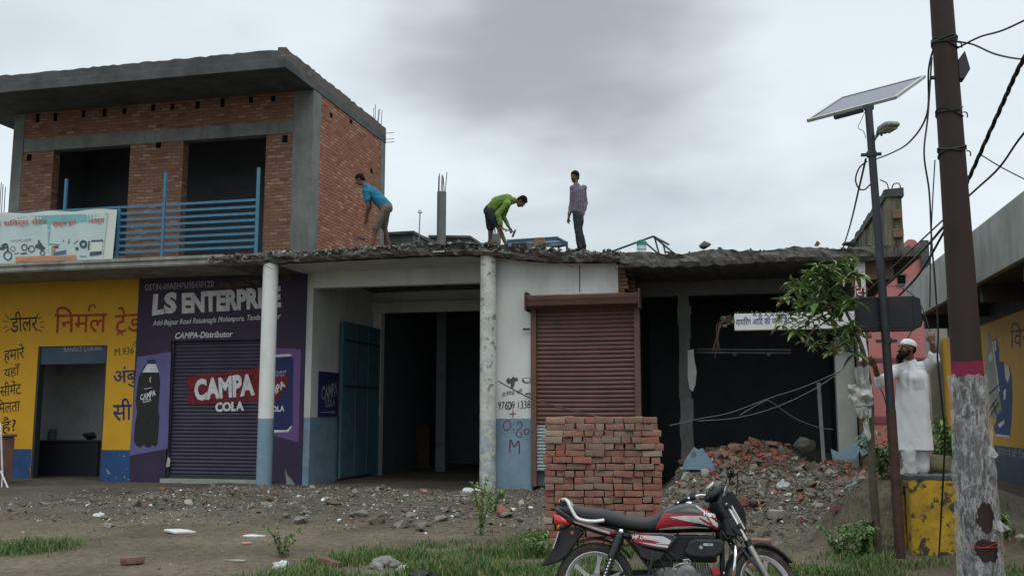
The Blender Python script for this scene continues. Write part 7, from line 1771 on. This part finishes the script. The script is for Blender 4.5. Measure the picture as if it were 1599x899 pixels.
# ================================================================== BRICK STACK: every brick its own object
M['stack_brick'] = instance_brick('stacked clay brick', [(0.32, 0.075, 0.055), (0.24, 0.10, 0.075), (0.19, 0.115, 0.09), (0.28, 0.105, 0.08), (0.34, 0.08, 0.055), (0.20, 0.16, 0.125), (0.25, 0.10, 0.07), (0.17, 0.135, 0.105), (0.29, 0.11, 0.075), (0.36, 0.30, 0.23), (0.22, 0.115, 0.085)])
def brick_mesh(seed, L=0.232, Wd=0.110, Hh=0.072):
    rn = random.Random(seed); bm = bmesh.new(); bmesh.ops.create_cube(bm, size=1)
    for v in bm.verts: v.co = Vector((v.co.x*L, v.co.y*Wd, v.co.z*Hh)) + Vector((rn.gauss(0, .0035), rn.gauss(0, .003), rn.gauss(0, .0022)))
    bmesh.ops.bevel(bm, geom=list(bm.edges), offset=0.006, segments=2, affect='EDGES', profile=0.6)
    bmesh.ops.triangulate(bm, faces=[f for f in bm.faces if len(f.verts) > 4])
    for v in bm.verts: v.co += Vector((1, 1, 1))*0.0025*mnoise.noise(v.co*40+Vector((seed, 0, 0)))
    me = bpy.data.meshes.new('brick'); bm.to_mesh(me); bm.free(); me.materials.append(M['stack_brick'])
    me.polygons.foreach_set('use_smooth', [True]*len(me.polygons)); me.set_sharp_from_angle(angle=R(30)); return me
BRICKS = [brick_mesh(s) for s in range(9)]
MUDDY = []
HALVES = [brick_mesh(40+s, 0.125, 0.110, 0.072) for s in range(4)]
M['muddy_brick'] = instance_brick('muddy old brick', [(0.13, 0.055, 0.04), (0.10, 0.06, 0.045), (0.16, 0.07, 0.05), (0.12, 0.08, 0.06)])
for me in BRICKS[:4]+HALVES:
    m2 = me.copy(); m2.materials.clear(); m2.materials.append(M['muddy_brick']); MUDDY.append(m2)
LAB_STACK = 'weathered red clay brick laid in the stack behind the motorcycle'
first_brick = None
def put_brick(x, y, z, rz, me, label, group, tilt=(0, 0)):
    global first_brick
    if first_brick is None:
        first_brick = from_mesh('brick', me); o = first_brick
    else:
        o = first_brick.copy(); o.data = me; COL.objects.link(o)
    o.location = (x, y, z); o.rotation_euler = (tilt[0], tilt[1], rz); tag(o, label, 'brick', group); return o
PA = PZ(851, 850, 0.03); RZ_ = R(11); ca, sa = math.cos(RZ_), math.sin(RZ_)
PX_, PY_ = PA.x, 11.75
def stack_xy(u, w): return PX_+u*ca-w*sa, PY_+u*sa+w*ca
rn = random.Random(77); WST, DST = 1.43, 0.60; nb = 0
zc = 0.035; filler = []
for c in range(19):
    z = zc + 0.0805*c + 0.036
    shift = 0.03*mnoise.noise((c*0.7, 1, 1)); wc = WST - (0.04 if c > 16 else 0) + 0.02*mnoise.noise((c*0.9, 4, 4))
    u = (0.0 if c % 3 else -0.03) + rn.uniform(-0.01, 0.02) + (0.05 if c == 18 else 0)
    while u < wc-0.08:                                        # face towards the road: headers and stretchers mixed
        st_ = rn.random() < 0.52 and u+0.235 < wc+0.06
        L_ = 0.234 if st_ else 0.114
        x, y = stack_xy(u+L_/2, (0.055 if st_ else 0.116)+rn.uniform(-0.030, 0.022))
        put_brick(x, y, z+rn.gauss(0, .003), RZ_+(0 if st_ else R(90))+rn.gauss(0, R(2.6)), rn.choice(BRICKS), LAB_STACK, 'bricks in the stack', (rn.gauss(0, R(1.2)), rn.gauss(0, R(2.0)))); nb += 1
        u += L_+rn.uniform(0.002, 0.010)
    for side in (0.058, u-0.062):                             # the two ends, laid along the depth
        for w in (0.30,):
            x, y = stack_xy(side+rn.uniform(-.012, .012), w+0.02); put_brick(x, y, z, RZ_+R(90)+rn.gauss(0, R(2)), rn.choice(BRICKS), LAB_STACK, 'bricks in the stack'); nb += 1
    for k in range(6): filler.append((stack_xy(0.12+k*0.236, 0.40)+(z,), RZ_)); 
    for side in (0.058, u-0.062): filler.append((stack_xy(side, 0.56)+(z,), RZ_+R(90)))
    if c == 18:
        for w in (0.30, 0.42):
            for k in range(5):
                x, y = stack_xy(0.24+k*0.238, w); put_brick(x, y, z+rn.gauss(0, .003), RZ_+rn.gauss(0, R(2)), rn.choice(BRICKS), LAB_STACK, 'bricks in the stack'); nb += 1
g = MB()
for i, ((x, y, z), rz) in enumerate(filler):
    me = BRICKS[i % len(BRICKS)]; rm = Matrix.Rotation(rz, 3, 'Z')
    g.add([rm @ v.co + Vector((x, y, z)) for v in me.vertices], [tuple(p.vertices) for p in me.polygons], 0)
stuff(g.build('stacked_bricks', 'stack_brick', recalc=False, uv=False), 'remaining bricks packed inside the stack behind the motorcycle', 'bricks')
# ================================================================== RUBBLE, LITTER, GRASS
M['rubble_grey'] = weathered('grey concrete rubble', (0.165, 0.152, 0.128), 0.95, 0.45, 5, stain=(0.06, 0.053, 0.043), stain_amt=0.6, stain_scale=6, bump=0.4)
M['rubble_pale'] = weathered('pale concrete rubble', (0.29, 0.27, 0.235), 0.95, 0.3, 5, stain=(0.08, 0.07, 0.06), stain_amt=0.6, stain_scale=6, bump=0.4)
M['rubble_brown'] = weathered('earthy rubble', (0.12, 0.092, 0.062), 0.95, 0.4, 5, bump=0.4)
M['rubble_white'] = weathered('plaster crumbs', (0.55, 0.55, 0.53), 0.9, 0.2, 5, bump=0.2)
M['rubble_red'] = weathered('crushed red brick', (0.25, 0.085, 0.06), 0.95, 0.4, 7, stain=(0.10, 0.075, 0.055), stain_amt=0.6, stain_scale=7, bump=0.4)
def scatter_np(name, spots, weights, mats, seed, flat=0.5, label=None, cat='rubble'):
    """many convex chunks gathered into one uncountable mass"""
    rn = random.Random(seed); V_, F_, MI, off = [], [], [], 0
    keys = list(range(len(mats)))
    for x, y, z, s in spots:
        v, f = rn.choice(CHUNKS); w = (v*s) @ rot_rand(rn, flat).T + (x, y, z+s*0.16); V_.append(w)
        F_ += [tuple(i+off for i in q) for q in f]; mi = rn.choices(keys, weights)[0]; MI += [mi]*len(f); off += len(v)
    me = bpy.data.meshes.new(name); me.from_pydata(np.concatenate(V_).tolist(), [], F_)
    for m in mats: me.materials.append(M[m])
    me.polygons.foreach_set('material_index', MI); me.update()
    return stuff(from_mesh(name, me), label, cat)
rn = random.Random(101)
def strip_spots(n, x0, x1, y0, y1, s0, s1, dens=None):
    out = []
    while len(out) < n:
        x, y = rn.uniform(x0, x1), rn.uniform(y0, y1)
        if dens and rn.random() > dens(x, y): continue
        out.append((x, y, H(x, y), min(s1, s0*math.exp(abs(rn.gauss(0, 0.75))))))
    return out
d_left = lambda x, y: (0.25+0.75*sst(13.0, 15.0, y+0.8*fbm(x, y, .7)))*(1-0.9*sst(18.3, 19.2, y))*(0.12+0.88*sst(-13.0, -10.6, x+0.4*(16-y)))
scatter_np('concrete_rubble', strip_spots(7600, -13.5, -1.8, 12.6, 19.3, 0.022, 0.30, d_left), [0.47, 0.15, 0.29, 0.05, 0.04], ['rubble_grey', 'rubble_pale', 'rubble_brown', 'rubble_white', 'rubble_red'], 1, 0.5, 'spread of broken grey concrete in front of the pillars', 'rubble')
d_heap = lambda x, y: (0.1+0.9*sst(12.9, 14.6, y+0.5*fbm(x, y, .7)))
scatter_np('heap_rubble', strip_spots(8200, -1.3, 3.4, 12.4, 20.8, 0.034, 0.34, d_heap), [0.52, 0.15, 0.23, 0.02, 0.08], ['rubble_grey', 'rubble_pale', 'rubble_brown', 'rubble_white', 'rubble_red'], 2, 0.5, 'heap of broken grey concrete spilling out of the gutted shop', 'rubble')
d_red = lambda x, y: max(0.0, 1-((x+0.0)/1.0)**2-((y-20.0)/1.1)**2) + max(0.0, 0.8*(1-((x-2.25)/0.7)**2-((y-16.2)/2.6)**2)) + max(0.0, 0.35*(1-((x-1.7)/1.5)**2-((y-19.0)/1.0)**2))
scatter_np('brick_rubble', strip_spots(1500, -1.3, 3.2, 13.6, 20.8, 0.06, 0.26, d_red), [0.62, 0.2, 0.18], ['rubble_red', 'rubble_brown', 'rubble_grey'], 3, 0.5, 'crushed red brick tipped over the grey rubble heap', 'rubble')
scatter_np('gravel', strip_spots(2600, -9, 2.5, 8.6, 13.4, 0.007, 0.06) + strip_spots(700, -16, -9, 11.5, 17, 0.01, 0.08) + strip_spots(5200, -13.5, -1.8, 12.6, 18.8, 0.012, 0.055, d_left) + strip_spots(2500, -1.3, 3.0, 12.2, 18.5, 0.014, 0.06, d_heap), [0.4, 0.25, 0.3, 0.05], ['rubble_grey', 'rubble_pale', 'rubble_brown', 'rubble_white'], 4, 0.5, 'small stones strewn over the bare earth', 'gravel')
# --- loose bricks and broken bricks that can be told apart
LB = 'broken brick half buried in the rubble heap of the gutted shop'
for i in range(46):
    u_ = rn.random()
    if u_ < 0.5: x, y = rn.gauss(-0.1, 0.45), rn.gauss(19.9, 0.4)
    else: x, y = rn.gauss(2.1, 0.38), rn.gauss(16.3, 1.1)
    if x < -1.0 or x > 3.0: continue
    put_brick(x, y, H(x, y)+rn.uniform(0.03, 0.12), rn.uniform(0, 6.28), rn.choice(BRICKS if rn.random() < 0.45 else HALVES), LB, 'broken bricks in the rubble heap', (rn.gauss(0, .35), rn.gauss(0, .35)))
for px, py, lab, half in ((207, 876, 'single dark red brick lying alone on the bare earth', 0), (1090, 806, 'pale brick lying by the right foot of the brick stack', 0), (1170, 752, 'tan brick tipped on edge behind the motorcycle handlebar', 0), (1186, 775, 'long brick lying on the heap right of the headlamp', 0), (1306, 790, 'reddish half brick on the slope left of the young tree', 1), (1340, 800, 'broken brick touching the young tree trunk', 1), (1056, 790, 'orange half brick between the stack and the motorcycle seat', 1), (515, 880, 'brick covered in mud at the edge of the grass', 0), (1284, 714, 'bright red brick standing on the crest of the heap', 0)):
    q = PZ(px, py, 0.05 if py > 800 else 0.45)
    for _ in range(6): q = PZ(px, py, H(q.x, q.y)+0.03)
    put_brick(q.x, q.y, H(q.x, q.y)+0.045, rn.uniform(-0.5, 0.5), rn.choice(MUDDY[4:] if half else MUDDY[:4]) if py > 780 else rn.choice(HALVES if half else BRICKS), lab, None, (rn.gauss(0, .12), rn.gauss(0, .15)))
def ground_at(px, py, lift=0.0):
    q = PZ(px, py, 0.0 if py > 790 else 0.4)
    for _ in range(8): q = PZ(px, py, min(1.3, H(q.x, q.y)+lift))
    return Vector((q.x, q.y, H(q.x, q.y)))
# --- slabs, paper, bags
def flat_piece(px, py, w, d, h, label, mat, name, cat, seed, rz=0.0, tilt=(0, 0), poly=9):
    q = ground_at(px, py); r2 = random.Random(seed); pts = []
    poly = min(poly, 7)
    for i in range(poly): a = 2*math.pi*(i+r2.uniform(-.3, .3))/poly; k = r2.uniform(0.5, 1.05); pts.append((w/2*k*math.cos(a), d/2*k*math.sin(a)))
    g = MB(); g.prism(pts, -h/2, h/2, 'z'); o = g.build(name, mat, bevel=min(0.01, h*0.25)); o.location = (q.x, q.y, q.z+h*0.6+max(abs(tilt[0])*d, abs(tilt[1])*w)*0.35); o.rotation_euler = (tilt[0], tilt[1], rz); return tag(o, label, cat)
flat_piece(279, 832, 0.52, 0.34, 0.03, 'flat white board lying on the earth in front of the purple shop', 'rubble_white', 'board_scrap', 'board', 1, 0.2, (0.05, 0.03))
flat_piece(395, 838, 0.34, 0.25, 0.025, 'small white board piece left of the grass', 'rubble_white', 'board_scrap', 'board', 2)
flat_piece(384, 849, 0.2, 0.14, 0.02, 'orange brown scrap beside the small white board', 'b_orange', 'scrap', 'scrap', 3)
flat_piece(372, 876, 0.36, 0.16, 0.015, 'pale paper strip at the left edge of the grass', 'rubble_pale', 'paper_scrap', 'paper', 4, 0.1)
flat_piece(735, 770, 0.5, 0.3, 0.05, 'pale plaster slab at the foot of the peeling pillar', 'rubble_white', 'plaster_slab', 'plaster', 5, 0.3, (0.2, 0.1))
flat_piece(720, 775, 0.34, 0.12, 0.02, 'splintered pale lath near the peeling pillar', 'rubble_pale', 'lath', 'lath', 6, 0.4, poly=5)
flat_piece(1235, 733, 0.62, 0.06, 0.03, 'long white strip of trim lying across the rubble heap', 'rubble_white', 'trim_strip', 'trim', 7, 0.05, poly=8)
flat_piece(1370, 745, 0.5, 0.4, 0.06, 'tilted white plaster slab behind the young tree trunk', 'rubble_white', 'plaster_slab', 'plaster', 8, 0.3, (0.15, -0.1))
flat_piece(1300, 815, 0.17, 0.12, 0.04, 'cream scrap leaning on the slope below the brick debris', 'rubble_white', 'scrap', 'scrap', 9, 0.6, (0.4, 0.2))
flat_piece(1259, 790, 0.20, 0.04, 0.02, 'short white stick poking from the rubble', 'rubble_white', 'stick', 'stick', 10, 0.9, (0.0, 0.7), 5)
flat_piece(985, 745, 0.3, 0.2, 0.03, 'grey tile hidden behind the stack', 'rubble_pale', 'tile_scrap', 'tile', 11) if False else None
flat_piece(1210, 722, 0.30, 0.2, 0.12, 'small grey kerb piece on the crest of the heap', 'rubble_pale', 'kerb_piece', 'kerb', 12, 0.2)
# large fallen piece of blue plastered wall
q = ground_at(1092, 722)
sh = [(1064,733),(1070,718),(1080,703),(1084,697),(1090,702),(1096,700),(1106,712),(1113,722),(1116,733)]
Yq = q.y; pts = [PY(px, py, Yq) for px, py in sh]
g = MB(); g.prism([(p.x, p.z) for p in pts], Yq-0.05, Yq+0.06, 'y'); fw_ = g.build('wall_fragment', ['blue_dado'], bevel=0.01); tag(fw_, 'fallen pale blue plastered wall fragment right of the brick stack', 'wall fragment')
g = MB(); p = PY(1083, 708, Yq); g.prism([(p.x-0.05, p.z-0.06), (p.x-0.02, p.z+0.06), (p.x+0.05, p.z+0.02), (p.x+0.04, p.z-0.07)], Yq-0.056, Yq-0.051, 'y'); g.build('bare_patch', 'rubble_grey', fw_)
# grey dust sack heap inside the gutted shop
v, f = chunk_mesh(55, (1, 0.7, 0.9), 16); q = PY(1256, 690, 20.3)
g = MB(); g.add((v*(0.62, 0.4, 0.42)+(q.x, 20.3, q.z-0.05)).tolist(), f, 0); tag(g.build('boulder', 'rubble_grey', bevel=0.02), 'large grey concrete boulder leaning in the shadow of the gutted shop', 'boulder')
v, f = chunk_mesh(56, (1.3, 0.7, 0.6), 16); q = ground_at(1057, 730); g = MB(); g.add((v*0.42+(q.x-0.05, q.y+0.3, q.z+0.1)).tolist(), f, 0); tag(g.build('boulder', 'rubble_brown', bevel=0.02), 'earthy boulder wedged between brick stack and blue wall fragment', 'boulder')
# crumpled bags and cloth
def crumple(px, py, w, h, label, mat, name, cat, seed, sub=3):
    q = ground_at(px, py); bm = bmesh.new(); bmesh.ops.create_icosphere(bm, subdivisions=sub, radius=0.5)
    for v_ in bm.verts:
        d = 1+0.55*mnoise.noise(v_.co*2.3+Vector((seed, 0, 0)))+0.30*mnoise.noise(v_.co*5.5+Vector((0, seed, 0)))
        v_.co = Vector((v_.co.x*w*d, v_.co.y*w*0.8*d, max(-0.15*h, v_.co.z*h*d)))
    me = bpy.data.meshes.new(name); bm.to_mesh(me); bm.free(); me.materials.append(M[mat]); me.polygons.foreach_set('use_smooth', [True]*len(me.polygons)); me.set_sharp_from_angle(angle=R(38))
    o = from_mesh(name, me); o.location = (q.x, q.y, q.z+0.12*h); return tag(o, label, cat)
M['bag_white'] = weathered('white carrier bag', (0.50, 0.51, 0.52), 0.5, 0.1, 9, stain=(0.28, 0.28, 0.27), stain_amt=0.5, stain_scale=9)
M['cloth_grey'] = weathered('dirty grey cloth', (0.19, 0.185, 0.17), 0.9, 0.25, 8, stain=(0.08, 0.075, 0.06), stain_amt=0.7, stain_scale=7)
M['bag_blue'] = weathered('blue plastic film', (0.10, 0.25, 0.34), 0.5, 0.25, 9)
crumple(1224, 802, 0.20, 0.24, 'crumpled white bag standing on the rubble right of the headlamp', 'bag_white', 'plastic_bag', 'bag', 1)
crumple(1238, 808, 0.15, 0.14, 'smaller white bag slumped beside the standing white bag', 'bag_white', 'plastic_bag', 'bag', 2)
crumple(439, 886, 0.19, 0.12, 'pale crumpled plastic bag in the grass', 'bag_white', 'plastic_bag', 'bag', 3)
crumple(600, 886, 0.30, 0.18, 'dirty grey cloth heaped in the grass', 'cloth_grey', 'cloth', 'cloth', 4, 4)
crumple(632, 890, 0.16, 0.09, 'white paper scrap beside the grey cloth', 'bag_white', 'paper_scrap', 'paper', 5)
crumple(660, 899, 0.26, 0.10, 'black plastic scrap right of the grey cloth', 'satin_black', 'plastic_scrap', 'plastic', 6)
crumple(733, 892, 0.08, 0.08, 'pale stone in the grass left of the motorcycle', 'rubble_pale', 'stone', 'stone', 7)
crumple(1345, 845, 0.24, 0.10, 'sky blue plastic film in the weeds by the young tree', 'bag_blue', 'plastic_scrap', 'plastic', 8)
crumple(1380, 840, 0.26, 0.18, 'pale plastic litter between young tree and yellow block', 'bag_white', 'plastic_scrap', 'plastic', 9)
crumple(840, 775, 0.28, 0.12, 'pale bag on the rubble between pillar and brick stack', 'bag_white', 'plastic_bag', 'bag', 10)
crumple(155, 805, 0.16, 0.08, 'dull foil scrap on the earth before the yellow shop', 'bag_white', 'foil_scrap', 'scrap', 11)
crumple(168, 822, 0.18, 0.09, 'dirty paper ball below the foil scrap', 'cloth_grey', 'paper_scrap', 'paper', 12)
for i, (px, py, s_) in enumerate(((600, 800, 0.26), (560, 812, 0.3), (470, 816, 0.32), (590, 817, 0.34), (640, 806, 0.24), (420, 800, 0.3), (520, 800, 0.3), (690, 812, 0.3), (790, 800, 0.26), (660, 822, 0.3), (480, 795, 0.22), (235, 785, 0.28))):
    q = ground_at(px, py); v, f = chunk_mesh(300+i, (1, 0.8, rn.uniform(.3, .6)), 13); g = MB(); g.add((v*s_*1.15).tolist(), f, 0); o = g.build('concrete_lump', 'rubble_grey' if i % 3 else 'rubble_brown', bevel=0.006); o.location = (q.x, q.y, q.z+s_*0.10); o.rotation_euler = (0, 0, rn.uniform(0, 6)); tag(o, 'grey concrete lump lying in the broken concrete before the open bay', 'rubble', 'larger concrete lumps before the open bay')
# --- grass: blades in one mass
M['grass'] = leaf_mat('grass blade', (0.060, 0.115, 0.025), (0.125, 0.20, 0.05), 0.6); M['grass_dry'] = leaf_mat('dry grass blade', (0.17, 0.15, 0.065), (0.27, 0.24, 0.11), 0.7); M['grass_dark'] = leaf_mat('dark grass blade', (0.032, 0.068, 0.018), (0.06, 0.11, 0.03), 0.6)
def patch(x, y):
    d = 0.0
    # wide verge in the middle, thinning towards the rubble
    d = max(d, sst(-5.0, -4.2, x-0.25*(y-10))*(1-sst(10.7, 11.9, y+0.7*fbm(x, y, .8)-0.12*(x+3)))*(1-sst(-0.9, -0.2, x)))
    d = max(d, 0.85*(1-sst(9.6, 11.4, y+0.6*fbm(x, y, 1.1)))*sst(-1.5, 0.5, x)*(1-sst(1.2, 1.9, x)*sst(9.5, 9.9, y)))
    d = max(d, 1.0*math.exp(-(((x-1.45)/0.45)**2+((y-11.4)/0.9)**2)), 0.9*math.exp(-(((x-2.9)/0.5)**2+((y-10.2)/0.8)**2)))
    d = max(d, 1.0*math.exp(-(((x+8.45)/0.55)**2+((y-10.15)/0.75)**2)**2), 0.6*math.exp(-(((x-2.9)/0.7)**2+((y-15.5)/2.2)**2)))
    d = max(d, 0.5*math.exp(-(((x+2.6)/0.35)**2+((y-12.6)/1.4)**2)))
    return d*max(0.03, min(1.0, 0.42+1.25*fbm(x, y, 1.3)))
GV, GF, GM = [], [], []
n_bl = 0; tries = 0
while n_bl < 42000 and tries < 500000:
    tries += 1
    x, y = rn.uniform(-10.2, 4.2), rn.uniform(8.3, 16.5)
    if rn.random() > patch(x, y)*(1.25 if y < 12.5 else 0.6): continue
    z = H(x, y)-0.005; h_ = rn.uniform(0.035, 0.115)*(0.7+0.7*patch(x, y)) * (1.6 if rn.random() < 0.05 else 1); w_ = rn.uniform(0.003, 0.007)
    a = rn.uniform(0, 6.28); lx, ly = math.cos(a)*h_*rn.uniform(0.2, 0.9), math.sin(a)*h_*rn.uniform(0.2, 0.9); px_, py_ = -math.sin(a+rn.uniform(-.8, .8))*w_, math.cos(a)*w_
    o = len(GV); GV += [(x-px_, y-py_, z), (x+px_, y+py_, z), (x+lx*0.4+px_*.8, y+ly*0.4+py_*.8, z+h_*0.62), (x+lx*0.4-px_*.8, y+ly*0.4-py_*.8, z+h_*0.62), (x+lx, y+ly, z+h_)]
    mi = rn.choices([0, 1, 2], [0.55, 0.13, 0.32])[0]; GF += [(o, o+1, o+2, o+3), (o+3, o+2, o+4)]; GM += [mi, mi]; n_bl += 1
me = bpy.data.meshes.new('grass'); me.from_pydata(GV, [], GF)
for m in ('grass', 'grass_dry', 'grass_dark'): me.materials.append(M[m])
me.polygons.foreach_set('material_index', GM); me.update()
stuff(from_mesh('grass', me), 'green grass growing on the verge', 'grass')
# --- weeds with broad leaves
def weed(px, py, h, n, label, spread=0.25, lm=('leaf_mid', 'leaf_dark'), lw=0.07, q=None):
    q = q or ground_at(px, py); t = thing('weed', label, 'plant', (q.x, q.y, q.z)); gs_, gl = MB(), MB()
    for i in range(n):
        a = rn.uniform(0, 6.28); e1 = Vector((q.x+spread*math.cos(a)*rn.uniform(.3, 1), q.y+spread*math.sin(a)*rn.uniform(.3, 1), q.z+h*rn.uniform(0.55, 1)))
        path = curve3([Vector(q)+Vector((rn.uniform(-.03, .03), rn.uniform(-.03, .03), -0.02)), Vector(q).lerp(e1, 0.5)+Vector((0, 0, h*0.12)), e1], 5); gs_.tube(path, 0.004, 5)
        for p in path[2:]:
            for _ in range(3):
                az = rn.uniform(0, 6.28); leaf(gl, p, Vector((math.cos(az), math.sin(az), rn.uniform(-.2, .5))), rn.uniform(0.6, 1.2)*lw, lw*0.42, 0.5, rn.randint(0, 1))
    gs_.build('stems', 'leaf_dark', t); gl.build('leaves', list(lm), t, recalc=False, uv=False); return t
weed(752, 835, 0.75, 9, 'tall pale green weed growing in front of the peeling pillar', 0.28, ('leaf_mid', 'leaf_new'), 0.075)
weed(770, 800, 0.45, 8, 'low bushy weed at the foot of the peeling pillar', 0.3, ('leaf_mid', 'leaf_mid'), 0.07)
weed(1385, 858, 0.65, 12, 'dark leafy weed at the left foot of the yellow block', 0.35, ('leaf_dark', 'leaf_mid'), 0.11)
weed(1350, 872, 0.40, 10, 'small leafy weed around the young tree trunk base', 0.3, ('leaf_dark', 'leaf_mid'), 0.10)
weed(1310, 868, 0.35, 8, 'low weed left of the young tree', 0.25, ('leaf_mid', 'leaf_dark'), 0.08)
weed(440, 870, 0.35, 8, 'seeding weed at the left end of the grass', 0.22, ('leaf_dark', 'grass_dry'), 0.06)
weed(845, 870, 0.3, 9, 'low weed beside the motorcycle rear mudguard', 0.25, ('leaf_mid', 'leaf_dark'), 0.07)
weed(1573, 862, 0.35, 9, 'green weed right of the plastic wrapped pole', 0.3, ('leaf_mid', 'leaf_dark'), 0.08)
weed(0, 0, 0.55, 12, 'bright green bush behind the man in white by the grey pillar', 0.4, ('leaf_mid', 'leaf_new'), 0.12, q=Vector((PY(1468, 690, 17.5).x, 17.5, PY(1468, 715, 17.5).z)))
weed(0, 0, 0.6, 12, 'leafy weed on the bank between the legs of the man and the mural wall', 0.4, ('leaf_mid', 'leaf_dark'), 0.12, q=Vector((PY(1487, 690, 15.8).x, 15.8, PY(1487, 712, 15.8).z)))
weed(1365, 695, 0.4, 7, 'yellowish weed on the heap behind the street light pole', 0.25, ('leaf_new', 'leaf_mid'), 0.07)
# twigs and laths among the brick debris
for i in range(10):
    px, py = rn.uniform(1310, 1385), rn.uniform(768, 800); q = ground_at(px, py); a = rn.uniform(-0.5, 0.5); l = rn.uniform(0.2, 0.5)
    g = MB(); g.beam((q.x-l/2*math.cos(a), q.y-l/2*math.sin(a), q.z+0.05), (q.x+l/2*math.cos(a), q.y+l/2*math.sin(a), q.z+0.10+rn.uniform(-.05, .1)), 0.02, 0.012)
    tag(g.build('lath', 'rubble_pale' if i % 2 else 'hammer_wood'), 'splintered wooden lath among the debris behind the young tree', 'lath', 'splintered laths by the young tree')
